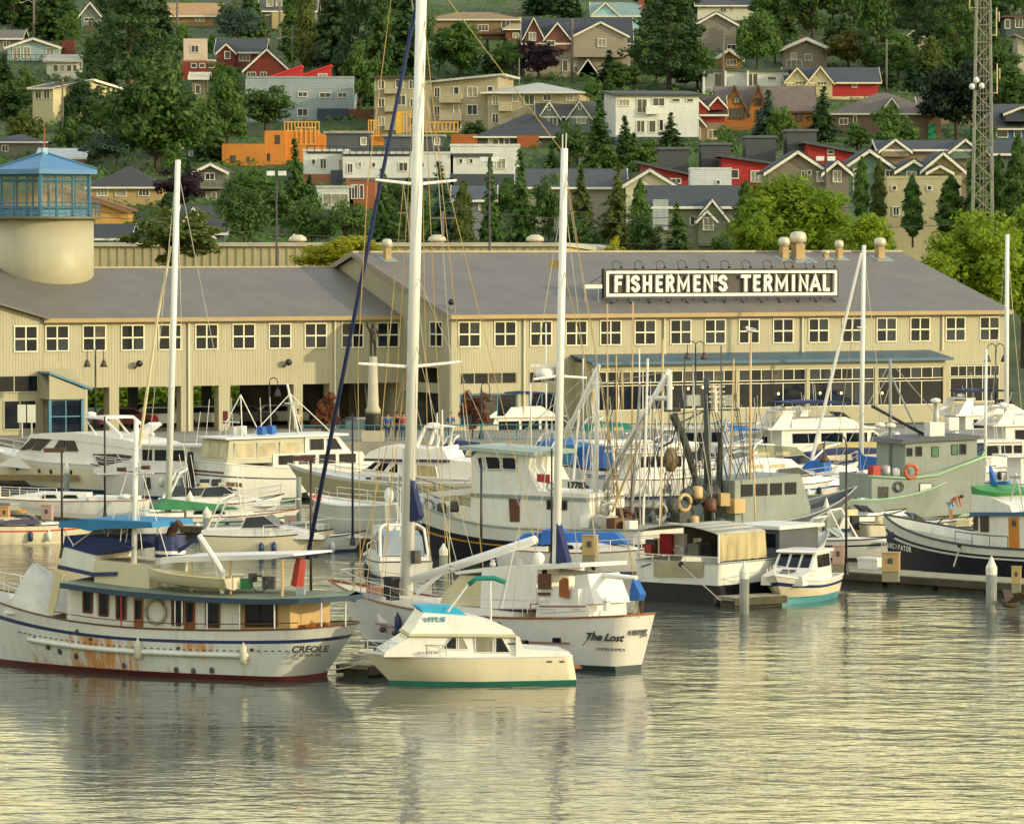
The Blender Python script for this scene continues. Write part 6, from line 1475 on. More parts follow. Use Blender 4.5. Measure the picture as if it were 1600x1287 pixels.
for a, c_, y0, y1, m_ in ((131,144,921,955,darkm),(156,169,926,960,darkm),(183,197,929,965,darkm),(270,286,936,975,darkm),(323,343,940,978,darkm)):
    pane(b, b.tr([(a,y0),(c_,y0+1),(c_,y1+1),(a,y1)],1.6), 1.61, glass, parent=dh, frame=woodd, fw=.09)
for a, c_, y0, y1 in ((210,224,933,978),(289,305,937,983)): pane(b, b.tr([(a,y0),(c_,y0+1),(c_,y1+1),(a,y1)],1.6), 1.61, wood, 'door', dh); pane(b, b.tr([(a+3,y0+4),(c_-3,y0+5),(c_-3,y1-12),(a+3,y1-12)],1.6), 1.64, glass, 'door_window', dh)
pane(b, b.tr([(384,943),(433,945),(433,978),(384,978)],1.35), 1.36, glass, parent=rt, frame=woodd, fw=.06)
x, z = b.p(245,955,1.6); MB().tube([(x+.42*math.cos(t), b.near*1.68, z+.42*math.sin(t)) for t in [i*math.pi/8 for i in range(17)]], .06, 6).build('life_ring', M('faded_ring', C('a8a488'), rough=.7, var=.1), rt, True)
for px in (112,152,193,277,288,327,376,427,485,503):
    x = b.p(px,950,2.0)[0]; y = b.near*(rw(x)-.1); MB().tube([(x,y,b.sh(x)-.05),(x,y,rz_(x))], .028, 5).build('awning_post', white if px not in (193,) else redp, rt)
MB().box(b.p(478,970,.8)[0], b.p(445,970,.8)[0], -.8, .8, 1.0, 1.95).build('bench', wood, rt)
# flying bridge, canvas, funnel
Zd = rz_(hx1-2)+.15
br_o = prism(b, b.tr([(92,889),(100,855),(146,868),(146,897)],1.3), 1.3, oldw, 'bridge_front')
prism(b, [(b.p(232,890,1.3)[0],Zd-.1),(b.p(232,862,1.3)[0],Zd+.72),(b.p(146,861,1.3)[0],Zd+.86),(b.p(146,895,1.3)[0],Zd-.1)], 1.25, M('cream_locker', C('cfc6a8'), rough=.5, var=.06), 'bridge_lockers')
prism(b, b.tr([(90,888),(145,900),(182,899),(182,893),(146,894),(91,882)],1.32), 1.34, navyp, 'bridge_coaming')
prism(b, b.tr([(97,856),(100,837),(175,840),(205,857),(150,866)],1.2), 1.15, navy, 'navy_cover')
bim = prism(b, b.tr([(95,824),(96,814),(130,810),(240,815),(242,824),(165,826),(142,829),(122,824)],1.2), 1.35, sky_c, 'bimini')
for s_ in (1,-1):
    for a,c_,e,g_ in ((97,823,115,852),(148,827,113,853),(190,824,188,845)): line(b, (b.p(a,c_,1.2)[0], s_*1.2, b.p(a,c_,1.2)[1]), (b.p(e,g_,1.2)[0], s_*1.2, b.p(e,g_,1.2)[1]), .022, steel, 'bimini_pole')
fx0, fx1 = b.p(272,880,.6)[0], b.p(231,880,.6)[0]; zf0, zf1, zf2, zf3 = Zd-.1, b.p(250,866,.6)[1], b.p(250,862,.6)[1], b.p(250,838,.6)[1]
def oval(x0, x1, hw, n=14): return [((x0+x1)/2+(x1-x0)/2*math.cos(2*math.pi*i/n), hw*math.sin(2*math.pi*i/n)) for i in range(n)]
MB().extz(oval(fx0,fx1,.55), zf0, zf1-.12).build('funnel', oldw, rt); MB().extz(oval(fx0,fx1,.56), zf1-.12, zf1).build('funnel_band', navyp, rt); MB().extz(oval(fx0,fx1,.555), zf1, zf2+.03).build('funnel_stripe', white, rt); MB().extz(oval(fx0,fx1,.56), zf2+.03, zf3).build('funnel_top', navyp, rt)
MB().tube([((fx0+fx1)/2,0,zf3-.1),((fx0+fx1)/2-.1,0,zf3+.2),((fx0+fx1)/2-.42,0,zf3+.48)], .2, 8, .16).build('exhaust', M('rusty_exhaust', C('4a3326'), rough=.8, var=.3), rt)
def pt(px, py, y=0.0): x, z = b.p(px, py, y); return (x, b.near*y, z)
mast(b, pt(209,893,.9), pt(213,655,.9), .11, white); MB().tube([pt(152,741,.9), pt(240,739,.9)], .035, 5).build('crossarm', white, rt)
for px, py in ((190,733),(228,730)): MB().tube([pt(px-6,py,.9), pt(px+6,py,.9)], .08, 6).build('deck_light', woodd, rt)
lines(b, [(pt(211,700,.9), pt(150,895,.6)), (pt(211,700,.9), pt(268,890,.6)), (pt(211,745,.9), pt(195,858,.9)), (pt(211,745,.9), pt(222,858,.9))], .018, white, 'mast_stay')
MB().lathe(pt(196,780,.9), [(.06,0),(.3,.04),(.3,.14),(.06,.2)], 12).build('radar', white, rt, True)
prism(b, b.tr([(180,916),(181,898),(226,902),(226,920)],.9), .45, oldw, 'deck_box', y=b.near*.5); prism(b, b.tr([(228,919),(228,902),(240,903),(240,920)],.9), .3, oldw, 'deck_locker', y=b.near*.6)
# dinghy on chocks with davit
dn = MB(); dl = [b.p(px,py,1.5) for px,py in ((362,922),(228,893))]; dx0, dx1 = b.p(362,915,1.5)[0], b.p(230,900,1.5)[0]; dz = b.p(300,922,1.5)[1]
rings = []
for i in range(9):
    t = i/8; w_ = .62*(1-max(0,(t-.55)/.45)**2)+.02; hh = .5+.22*t*t; x = dx0+(dx1-dx0)*t
    rings.append([(x, b.near*1.35-w_, dz+hh),(x, b.near*1.35-w_*.75, dz+.15+.2*t*t),(x, b.near*1.35, dz+.05+.3*t**3),(x, b.near*1.35+w_*.75, dz+.15+.2*t*t),(x, b.near*1.35+w_, dz+hh)])
for r0 in rings: dn.v += r0
dn.f = [(i*5+j,i*5+j+1,(i+1)*5+j+1,(i+1)*5+j) for i in range(8) for j in range(4)] + [(0,1,2,3,4)]; dg = dn.build('dinghy', gel_cream, rt, True)
MB().tube([r0[4] for r0 in rings], .04, 5).build('dinghy_gunwale', creamc, dg); MB().box(dx0+.5,dx0+.8,b.near*1.35-.5,b.near*1.35+.5,dz+.35,dz+.42).build('thwart', wood, dg)
dv = MB(); dv.tube([pt(311,836,1.5), pt(350,895,1.5)], .1, 6); dv.tube([pt(335,872,1.5), pt(346,926,1.5)], .05, 5); dv.tube([pt(350,892,1.5), pt(347,926,1.5)], .07, 5); dv.build('davit', white, rt)
MB().plate([pt(272,862,.2),pt(312,836,.2),pt(310,843,.2),pt(274,868,.2)], .05).build('furled_canvas', navy, rt)
aw = b.tr([(272,878),(274,868),(350,866),(478,863),(482,866),(440,871),(300,876)],.4); prism(b, aw, 1.3, white, 'awning_roof')
for px in (299,360,441): MB().tube([pt(px,874,1.2), pt(px,932,1.2)], .05, 6).build('awning_stanchion', tanp, rt)
x, z = b.p(405,912,1); MB().tube([(x+.3*math.cos(t), 1.0*b.near, z+.3*math.sin(t)) for t in [i*math.pi/8 for i in range(17)]], .025, 5).build('steering_wheel', blackm, rt)
for px, py, w_, m_ in ((420,910,.3,darkm),(385,912,.25,greens),(395,902,.2,darkm),(470,925,.22,greyc)):
    x, z = b.p(px,py,.8); MB().obox((x,.8*b.near,z),(w_*1.4,w_,w_*1.5),.3).build('deck_gear', m_, rt)
# foredeck tent
tp = [b.p(px,py,1.0) for px,py in ((10,920),(53,889),(95,915),(100,965),(45,968),(8,945))]
tn = MB(); x0_, x1_ = b.p(100,950,1.2)[0], b.p(6,935,1.2)[0]; xm_, zm_ = b.p(53,889,0); zl = b.p(50,960,1.5)[1]
ringt = [(x1_,.5),(x1_,-.5),((x0_+x1_)/2,-1.6),(x0_,-1.7),(x0_,1.7),((x0_+x1_)/2,1.6)]
rt9 = random.Random(3); nR = 14; zp = zm_ + .25
for lv, (f_, zf_) in enumerate(((.02,1.0),(.28,.80),(.55,.50),(.8,.22),(1.0,0.0))):
    for q_ in range(nR):
        t_ = 2*math.pi*q_/nR; fold = 1 + (.10 if q_ % 2 else -.08)*f_
        ex, ey = abs(math.cos(t_))**.7*math.copysign(1, math.cos(t_)), abs(math.sin(t_))**.7*math.copysign(1, math.sin(t_))
        hwid = 1.75 - .55*max(0, ex)
        tn.v.append((xm_ + ex*f_*fold*((x1_-xm_) if ex > 0 else (xm_-x0_)), ey*f_*fold*hwid, zl + (zp-zl)*zf_ + rt9.uniform(-.05,.05)))
tn.f = [(l_*nR+q_, l_*nR+(q_+1)%nR, (l_+1)*nR+(q_+1)%nR, (l_+1)*nR+q_) for l_ in range(4) for q_ in range(nR)] + [tuple(range(nR))]
tn.build('foredeck_tent', M('weathered_canvas', C('d2cfc0'), rough=.85, var=.12, scale=2, bump=.6, bscale=3), rt, True)
MB().plate([pt(86,890,1.7),pt(101,895,1.7),pt(84,962,1.7),pt(76,955,1.7)], .05).build('hanging_canvas', creamc, rt)
rail(b, 13.2, 16.6, .7, .5, white, join=True)
hull_text(b, 'CREOLE', 503, 1015, .30, letb, .012, 1.2, .25); hull_text(b, 'SITKA AK', 503, 1022, .13, letb, .003, 1.4)
MB().tube([pt(470,872,.3), pt(468,886,.3), pt(464,915,.3)], .17, 7, .24).build('furled_red_flag', redp, rt)

sc_ = MB()
for i in range(44):
    x = 1.6 + 11.6*i/43; z = b.sh(x)*.60; sc_.obox((x, b.near*(b.W(x,z)+.004), z), (.12,.02,.035))
tag(sc_.build('scupper_row', darkm, rt), kind='stuff')
MB().tube([(x, b.near*(b.hb(x)-.12), b.sh(x)+.22) for x in [1.2+10.2*i/14 for i in range(15)]], .018, 5).build('side_rail', woodd, rt)
for px, py in ((170,903),(205,901),(262,912)): MB().ell(pt(px,py,1.0), (.16,.16,.14), 8, 5).build('deck_fitting', oldw, rt)
def sag(a, c_, d_, r_=.022, m_=None, par=None):
    a, c_ = Vector(a), Vector(c_); MB().tube([a.lerp(c_, i/8) - Vector((0,0,d_*4*(i/8)*(1-i/8))) for i in range(9)], r_, 5).build('mooring_line', m_ or rope, par or rt)
sag((.4,-b.near*1.2,1.5), (-1.6,-b.near*3.4,.5), .25); sag((3.5,-b.near*2.0,1.5), (1.0,-b.near*3.6,.5), .2)
for x in (3.2,7.5): fender(b, x, mat=M('grubby_fender', C('c9c4ae'), rough=.6), z=.95, l=.7)
for px, py in ((120,985),(141,998),(280,1012),(390,1015)): x, z = b.p(px,py,2.2); MB().ell((x, b.near*(b.W(x,z)+.02), z), (.09,.03,.06), 8, 5).build('hawse_hole', darkm, rt)
# ------------------------------------------------------------------ cream cruiser in front
b = BT('cabin_cruiser', 'small cream cabin cruiser with blue flybridge cover in the foreground', 'boat', (603,1073), (887,1068), 1.15); rt = b.root
hull(b, 7.25, 2.65, .98, .98, 1.12, [(.92, gel_cream, 'hull'), (1.0, gel, 'rub_rail')], greenb, .13, tw=.9, rake=.95, sr=-.18, bul=.06, deckm=gel, cap=gel, capr=.035, x0=-.15, n=26, fine=2.6, flare=.55)
hw = 1.02
cab = prism(b, b.tr([(812,1026),(806,990),(643,990),(640,995),(602,1019),(600,1026)],hw), hw, gel, 'cabin', tum=.05)
fl = prism(b, b.tr([(640,990),(648,979),(662,957),(735,962),(775,972),(799,983),(803,990)],hw-.05), hw+.06, gel, 'flybridge', tum=.14)
prism(b, b.tr([(638,993),(640,989),(806,990),(806,995)],hw), hw+.1, M('cream_trim', C('c9c3a0'), rough=.5), 'roof_edge')
prism(b, b.tr([(654,948),(714,949),(730,961),(700,960),(663,957)],hw-.2), hw-.25, M('cyan_canvas', C('2aa0c4'), rough=.6, var=.12), 'flybridge_cover', tum=.1)
for q in (((691,1013),(705,995),(713,995),(713,1014)),((716,1014),(716,995),(723,995),(732,1014)),((742,995),(770,996),(770,1019),(743,1019)),((774,996),(784,996),(797,1019),(774,1019))):
    m_ = curtain if q[0][0] in (716,742) else glass; pane(b, b.tr(q,hw-.02), hw-.02, m_, parent=cab, frame=gel, fw=.035)
pane(b, b.tr([(652,1007),(664,993),(690,993),(684,1008)],hw-.3), hw-.1, glass, parent=cab, frame=steel, fw=.03)
panes_across(b, b.p(643,992,hw), b.p(628,1006,hw), hw-.15, 3)
pane(b, b.tr([(806,1000),(812,1000),(816,1014),(806,1014)],hw), hw-.03, gel, 'side_wing', cab)
pane(b, b.tr([(794,1004),(806,1004),(805,1006),(794,1006)],hw), hw+.0, letb, 'stripe_mark', cab)
prism(b, b.tr([(893,1026),(890,1018),(818,1013),(812,995),(806,992),(806,1026)],hw+.1), hw+.12, gel, 'cockpit_coaming', tum=.03)
tl_ = text('VITUS', .24, M('blue_lettering', C('6fa6b8'), rough=.5), rt, (b.p(678,968,hw)[0], b.near*(hw-.0), b.p(678,971,hw)[1]), (math.pi/2+.14,0,math.pi), bold=.004, ext=.02, xs=1.25, shear=.2)
hull_text(b, 'WN 0126 AP', 668, 1021, .11, M('blue_grey_letters', C('7a8488')), .003, 1.2)
gb_ = MB(); gb_.tube([(b.p(730,907,.6)[0],b.near*.9,b.p(730,912,.6)[1]),(b.p(742,902,.6)[0],b.near*.9,b.p(742,902,.6)[1]),(b.p(770,902,.6)[0],b.near*.9,b.p(770,902,.6)[1]),(b.p(787,906,.6)[0],b.near*.9,b.p(787,908,.6)[1])], .09, 7); gb_.build('rolled_bimini', teal, rt, True)
lines(b, [((b.p(732,912,.9)[0],b.near*.9,b.p(732,912,.9)[1]),(b.p(700,955,.9)[0],b.near*.9,b.p(700,955,.9)[1])),((b.p(766,905,.9)[0],b.near*.9,b.p(766,905,.9)[1]),(b.p(767,972,.9)[0],b.near*.9,b.p(767,972,.9)[1]))], .035, white, 'bimini_pole')
rail(b, 4.3, 6.9, .42, .55, steel, join=True, r=.015)
for px in (858,878): x, z = b.p(px,1033,1.2); MB().obox((x, b.near*(b.W(x,z)+.01), z),(.18,.03,.05)).build('vent_mark', woodd, rt)

for x in (1.2,3.6): fender(b, x, -b.near, mat=gel, l=.55)
line(b, (2.2,.4,2.6), (1.7,.4,5.0), .014, white, 'whip_aerial'); MB().obox((6.95,0,1.2),(.5,.16,.08)).build('bow_roller', steel, rt); MB().obox((5.2,0,1.32),(.5,.5,.05),0,.12).build('deck_hatch', glass2, rt)
for x in (.4,6.2): MB().obox((x,b.near*(b.hb(x)-.12),b.sh(x)+.05),(.22,.05,.05)).build('cleat', steel, rt)
sag((6.6,0,1.1), (8.2,-1.2,.45), .2); sag((.2,-b.near*1.1,1.0), (-1.0,-b.near*3.0,.45), .15)
MB().ext([(0.02,.5),(.02,.58),(-.55,.58),(-.55,.5)], -.9, .9).build('swim_step', wood, rt)
# ------------------------------------------------------------------ the ketch
b = BT('ketch', 'large white ketch with two tall masts and a canoe stern named The Lost Viking', 'sailboat', (520,1012), (945,1056), 2.0); rt = b.root; n_ = b.near
sx = b.p(976,976,.7)[0]
hull(b, 17.6, 4.6, 2.05, 1.72, 2.35, [(.985, gel, 'hull'), (1.0, wood, 'toe_rail')], M('dark_boot', C('2a3a3a'), rough=.5), .2, tw=.34, rake=2.2, sr=.55, bul=.06, deckm=M('ketch_deck', C('c9c2a8'), rough=.7, var=.1), cap=wood, capr=.045, x0=sx, n=34, fine=2.1, flare=.45, wlf=.84)
st_ = MB(); st_.tube([(x, n_*(b.W(x, b.sh(x)*.52)+.005), b.sh(x)*.52) for x in [2.5+11*i/14 for i in range(15)]], .03, 5); st_.build('hull_stripe', M('faded_red_stripe', C('9a6a60'), rough=.5), rt)
def pk(px, py, y=0.0): x, z = b.p(px, py, y); return (x, n_*y, z)
hw = 1.55
ch = prism(b, b.tr([(592,972),(588,960),(600,942),(625,937),(760,952),(800,958),(800,990),(680,980)],hw), hw, gel, 'coach_house', tum=.08)
prism(b, b.tr([(594,943),(600,938),(628,933),(800,953),(800,957),(628,938)],hw), hw+.05, wood, 'cabin_trim') if False else None
for q in (((599,966),(606,952),(616,949),(629,949),(624,971)),((632,950),(646,952),(645,973),(626,971)),((650,953),(664,956),(664,976),(648,974))): pane(b, b.tr(q,hw-.1), hw-.08, glass, parent=ch, frame=gel, fw=.06)
pc = prism(b, b.tr([(684,943),(690,925),(712,899),(752,900),(752,948)],1.3), 1.2, creamc, 'canvas_pilothouse', tum=.1)
ph = prism(b, b.tr([(752,950),(752,893),(712,897),(708,893),(760,886),(905,880),(905,886),(838,890),(838,950)],1.2), 1.25, gel, 'pilothouse', tum=.05)
for q in (((842,896),(862,896),(862,920),(842,920)),((842,925),(860,925),(860,930),(842,930))): pane(b, b.tr(q,1.2), 1.22, woodd, parent=ph)
prism(b, b.tr([(838,950),(838,918),(905,920),(905,950)],1.1), 1.15, gel, 'cockpit_house')
prism(b, b.tr([(893,944),(892,899),(911,897),(925,944)],1.0), .9, gel, 'stern_wedge', tum=.1)
x, z = b.p(884,917,1.0); pane(b, b.tr([(876,932),(876,908),(882,902),(890,903),(891,934)],1.2), 1.25, wood, 'arched_door', ph)
MB().obox((*pk(836,908,.9)[:2], pk(836,908,.9)[2]),(.7,.5,.55)).build('liferaft', white, rt)
for px, py, m_ in ((804,895,rub),(826,893,greyp),(846,893,rub),(842,872,white)):
    MB().ell(pk(px,py,.8), (.22,.22,.24), 10, 6).build('deck_gear', m_, rt)
axa, axb = b.p(950,960,0)[0], b.p(829,960,1.75)[0]; ax = house_plan(b, axa, axb, 1.6, b.p(890,946,1.6)[1], .42, gel, 'aft_cabin', .06)
for y0 in (955,964): MB().tube([pk(845,y0+3,1.72), pk(915,y0-1,1.72)], .012, 4).build('plank_seam', M('seam_line', C('9a9484')), ax)
tr_ = MB(); tr_.tube([pk(829,978,1.76), pk(829,943,1.76), pk(842,943,1.76)], .03, 4); tr_.tube([pk(842,947,1.7), pk(915,947,1.7)], .03, 4); tr_.build('wood_trim', wood, ax)
for px in (850,948): MB().lathe(pk(px,947,1.2), [(.14,-.15),(.12,.15),(.18,.2),(.1,.32)], 8).build('dorade_vent', white, rt)
for px, py in ((757,1000),(814,1004),(855,1001)): pane(b, b.tr([(px-5,py-4),(px+6,py-4),(px+6,py+3),(px-5,py+3)],2.0), b.W(*b.p(px,py,2.0))-.05, glass, 'port_light', t=.07)
# masts and booms
mm = M('white_spar', (.80,.79,.74), rough=.35, var=.03)
mt = mast(b, pk(636,930), pk(662,-150), .23, mm, 'main_mast', .2); zt_ = mast(b, pk(868,940), pk(882,232), .16, mm, 'mizzen_mast', .13)
MB().tube([pk(629,930,.05), pk(633,700,.05)], .1, 6).build('mast_track', mm, rt)
MB().tube([pk(648,905), pk(836,843)], .175, 10, .16).build('main_boom', mm, rt, True); MB().tube([pk(652,926), pk(700,887)], .09, 8).build('boom_strut', mm, rt)
MB().tube([pk(876,893), pk(994,903)], .12, 8, .1).build('mizzen_boom', mm, rt, True)
MB().ext([pk(x_,y_)[0::2] for x_,y_ in ((643,738),(659,805),(655,812),(644,815))], -.12, .12).build('blue_sail_bag', navy, rt)
MB().ext([pk(x_,y_)[0::2] for x_,y_ in ((873,815),(886,862),(890,878),(870,880))], -.12, .12).build('mizzen_sail_bag', navy, rt)
MB().ext([pk(x_,y_)[0::2] for x_,y_ in ((993,904),(1005,928),(1002,938),(988,938),(989,920))], -.15, .15).build('blue_ensign_cover', bluec, rt)
MB().tube([pk(480,873), pk(572,400), pk(658,-30)], .085, 8, .07).build('furled_genoa', navy, rt, True)
for sp in (((543,564),(641,573),(745,563)),((583,279),(650,288),(720,280))):
    MB().tube([pk(*sp[1]), (pk(*sp[1])[0]+.3, 2.3 if sp[0][0] < 570 else 1.75, pk(*sp[1])[2]+.16)], .07, 6, .05).build('spreader', mm, rt)
    MB().tube([pk(*sp[1]), (pk(*sp[1])[0]-.3, -2.3 if sp[0][0] < 570 else -1.75, pk(*sp[1])[2]+.16)], .07, 6, .05).build('spreader', mm, rt)
mzx, mzz = b.p(872,587); 
for s_ in (1,-1): MB().tube([(mzx,0,mzz),(mzx-.1,s_*1.3,mzz-.1)], .05, 6).build('mizzen_spreader', mm, rt)
MB().lathe(pk(851,590,.3), [(.08,-.1),(.32,0),(.36,.15),(.3,.3),(.1,.36)], 12).build('radar', gel, rt, True); MB().obox(pk(850,571,.3),(1.0,.12,.1),.9).build('radar_bar', gel, rt)
lines(b, [(pk(851,596,.3),pk(868,598))], .05, mm, 'radar_bracket')
mx_, mtop, s2z, s1z = pk(640,570)[0], pk(660,-120)[2], pk(650,288)[2], pk(641,573)[2]; mdx = pk(636,925)[0]
tan = M('tan_line', C('b99a5c'), rough=.7, var=.15)
for s_ in (1,-1):
    lines(b, [((mx_+.3,s_*2.3,s1z+.16),(mdx+.1,s_*2.2,2.0)),((mx_+.35,s_*1.75,s2z+.16),(mx_+.3,s_*2.3,s1z+.16)),((mx_+.5,0,mtop),(mx_+.35,s_*1.75,s2z+.16)),((mx_+.2,0,s1z),(mdx+.8,s_*2.1,2.0)),((mx_+.2,0,s1z),(mdx-.9,s_*2.15,1.95)),((mx_+.35,0,s2z),(mdx-.2,s_*2.2,2.0))], .020, tan if s_*n_ > 0 else rope, 'shroud')
    lines(b, [((pk(881,300)[0],0,pk(881,300)[2]),(mzx-.1,s_*1.3,mzz-.1)),((mzx-.1,s_*1.3,mzz-.1),(pk(868,940)[0],s_*2.1,2.0)),((mzx,0,mzz),(pk(868,940)[0]-.8,s_*2.1,2.0)),((mzx,0,mzz),(pk(868,940)[0]+.8,s_*2.1,2.0))], .018, rope, 'mizzen_shroud')
lines(b, [(pk(881,240),pk(655,-60)),(pk(655,-40),pk(700,935)),(pk(655,-40),pk(760,935)),(pk(881,250),pk(1000,965)),(pk(876,400),pk(994,903)),(pk(653,100),pk(836,843)),(pk(655,-20),pk(672,925)),(pk(652,60),pk(600,935))], .018, tan, 'running_line')
lines(b, [(pk(879,210),pk(879,236)),(pk(885,208),pk(884,236))], .03, white, 'masthead_aerial')
MB().obox(pk(868,413),(.5,.25,.3)).build('mast_bracket', tan, rt)
# davits, outboard, tender on the foredeck, rails
MB().obox(pk(612,920,.5),(.45,.4,.95)).build('outboard_motor', rub, rt); MB().obox(pk(593,924,.5),(1.0,.5,.35)).build('orange_case', M('salmon_case', C('c98a6a'), rough=.6), rt)
MB().tube([pk(548,930,.9), pk(600,940,.9)], .22, 8).build('rolled_tender', greyc, rt, True)
rail(b, 3.0, 16.6, .65, 1.5, steel, join=True, r=.016)
x, z = b.p(990,965,0); MB().tube([(sx+.2,-.3,b.sh(0)),(sx+.15,-.35,b.sh(0)+.55)], .05, 5).build('stern_bollard', woodd, rt)
pc2 = MB(); pc2.tube([pk(995,940), pk(990,962)], .04, 5); pc2.build('anchor_bracket', galv, rt)
hull_text(b, 'The Lost', 944, 1000, .36, letb, .014, 1.2, .35, .12); hull_text(b, 'COON RAPIDS', 955, 1016, .14, letb, .003, 1.3, 0, .15)
text('Viking', .40, letb, rt, (sx+.12, -n_*.02, 1.34), (math.pi/2-.28,0,-math.pi/2), bold=.012, ext=.006, xs=1.0, shear=.35)
lines(b, [(pk(930,985,2.1), pk(910,1008,2.6)), (pk(610,975,2.1), pk(640,1005,2.8))], .02, darkm, 'mooring_line')

for px, py in ((575,985),(600,990),(640,996),(690,1002)): x, z = b.p(px,py,2.1); MB().ell((x, n_*(b.W(x,z)+.01), z), (.2,.03,.11), 10, 5).build('port_light', glass, rt)
for x in (5.5,8.5,11.5): fender(b, x, mat=navyp, l=.8, z=1.1)
for px, py in ((705,893),(770,884),(812,884)): MB().lathe(pk(px,py,.7), [(.1,0),(.12,.1),(.07,.16),(.1,.24)], 9).build('winch', steel, rt)
for a_, c_ in ((pk(652,200),pk(648,905)),(pk(647,420),pk(836,843)),(pk(645,520),pk(740,874)),(pk(878,300),pk(872,890)),(pk(880,260),pk(1000,965))): line(b, a_, c_, .013, rope, 'halyard')
lz = MB(); lz.obox(pk(650,870),(.25,.3,.5)); lz.build('mast_winch_box', darkm, rt)
# ------------------------------------------------------------------ fishing boats in the middle ground
def clutter(b, spots, mats, nm='deck_gear'):
    for px, py, y, w_ in spots:
        x, z = b.p(px, py, y); m_ = rnd.choice(mats); k = rnd.random()
        if k < .45: MB().obox((x, b.near*y, z), (w_, w_*.7, w_*.9), rnd.uniform(0,2)).build(nm, m_, b.root)
        elif k < .75: MB().lathe((x, b.near*y, z-w_*.4), [(w_*.35,0),(w_*.4,w_*.2),(w_*.38,w_*.8),(w_*.2,w_*.9)], 9).build(nm, m_, b.root, True)
        else: MB().tube([(x+w_*.5*math.cos(t), b.near*y, z+w_*.5*math.sin(t)) for t in [i*math.pi/6 for i in range(13)]], w_*.12, 5).build(nm, m_, b.root)
# canvas-topped fishing boat seen from astern
b = BT('fishing_boat', 'black and white fishing boat with a canvas shelter over its stern, seen from behind', 'fishing boat', (1128,926), (1062,941), 0, heading=52); rt = b.root
hull(b, 11.5, 4.45, 1.75, 1.75, 2.5, [(.44, blackp, 'hull'), (1.0, oldw, 'topsides')], blackp, .1, tw=.98, rake=1.2, sr=0, bul=.7, deckm=deckg, cap=galv, capr=.04, x0=-.2, n=20, wlf=.95)
def bx(px, py, x=-.2): y, z = b.px(px, py, x); return (x, y, z)
pn = [bx(px,py,-.235) for px,py in ((1022,877),(1100,877),(1098,901),(1022,900))]
MB().plate(pn, .03).build('stained_panel', M('stained_panel', C('a8a080'), rough=.7, var=.2, scale=2, dirt=C('7a4a22'), dirt_amt=.6), rt)
MB().plate([bx(1002,886,-.23),bx(1016,881,-.23),bx(1017,879,-.23),bx(1002,884,-.23)], .03).build('blue_mark', navyp, rt)
MB().tube([bx(1062,882,-.3),bx(1066,880,-.3)], .1, 8).build('hawse', rub, rt)
yl, yr = -2.15, 2.15; zt = bx(1060,818,.2)[2]; ze = bx(1005,828,.2)[2]; zr = 1.75
xs = (-.1, 3.3)
can = MB()
for i in range(8):
    y0, y1 = yl+(yr-yl)*i/8, yl+(yr-yl)*(i+1)/8; f = lambda y: ze+(zt-ze)*(1-(abs(y)/2.15)**1.7)
    can.slab([(xs[0],y0,f(y0)),(xs[1],y0,f(y0)),(xs[1],y1,f(y1)),(xs[0],y1,f(y1))], .05)
can.build('canvas_roof', M('grey_white_canvas', C('b4b0a0'), rough=.8, var=.15, bump=.3, bscale=3), rt, True)
sd = MB()
for i in range(30):
    x0, x1 = xs[0]+(xs[1]-xs[0])*i/30, xs[0]+(xs[1]-xs[0])*(i+1)/30; o1, o2 = .10*math.sin(i*1.1+.4*math.sin(i)), .10*math.sin((i+1)*1.1+.4*math.sin(i+1))
    sd.quad((x0,yl-o1,zr+.1),(x1,yl-o2,zr+.1),(x1,yl,ze),(x0,yl,ze))
sd.build('canvas_side', M('stained_canvas', C('b8aa80'), rough=.8, var=.18, dirt=C('7d6a40'), dirt_amt=.5, streak=True), rt); MB().plate([(xs[1],yl,zr),(xs[1],yr,zr),(xs[1],yr,ze),(xs[1],yl,ze)], .05).build('forward_bulkhead', M('shelter_dark', (.05,.045,.04), rough=.9), rt)
for y in (yl+.03, yr-.03): MB().tube([(xs[0],y,zr-.1),(xs[0],y,ze)], .05, 6).build('frame_post', white, rt)
rl_ = MB(); rl_.tube([(-.2,yl,zr+.28),(-.2,yr,zr+.28)], .03, 5); [rl_.tube([(-.2,yl+(yr-yl)*i/5,zr),(-.2,yl+(yr-yl)*i/5,zr+.28)], .025, 4) for i in range(6)]; rl_.build('stern_rail', steel, rt)
for px, py, xx, w_, h_, m_ in ((1042,850,1.6,.55,.9,redc),(1063,850,2.2,.5,.9,white),(1018,855,1.0,.45,.7,darkm),(1014,858,.7,.3,.4,redp),(1085,858,1.6,.5,.5,deckg),(1100,858,2.4,.7,.6,darkm),(1090,848,2.8,.3,.4,white),(1028,856,2.6,.3,.9,tanp)):
    y, z = b.px(px, py, xx); MB().obox((xx,y,z),(.35,w_,h_),.3).build('stowed_gear', m_, rt)
MB().tube([(.4+.28*math.cos(t), b.px(1060,858,.4)[0]+.45*math.cos(t), 2.15+.25*math.sin(t)) for t in [i*.4 for i in range(9)]], .03, 5).build('chair_frame', steel, rt)
wh = MB().box(5.6,8.6,-1.3,1.3,1.2,2.9); wh.build('wheelhouse', greyd, rt); MB().box(5.4,8.9,-1.45,1.45,2.9,3.05).build('wheelhouse_roof', oldw, rt)
for y in (-.8,0,.8): MB().box(5.57,5.6,y-.3,y+.3,2.1,2.7).build('window', glass, rt)
lines(b, [(bx(1064,882,-.3), (-3.4, b.px(1135,922,-3)[0], .5))], .03, rope, 'mooring_line')
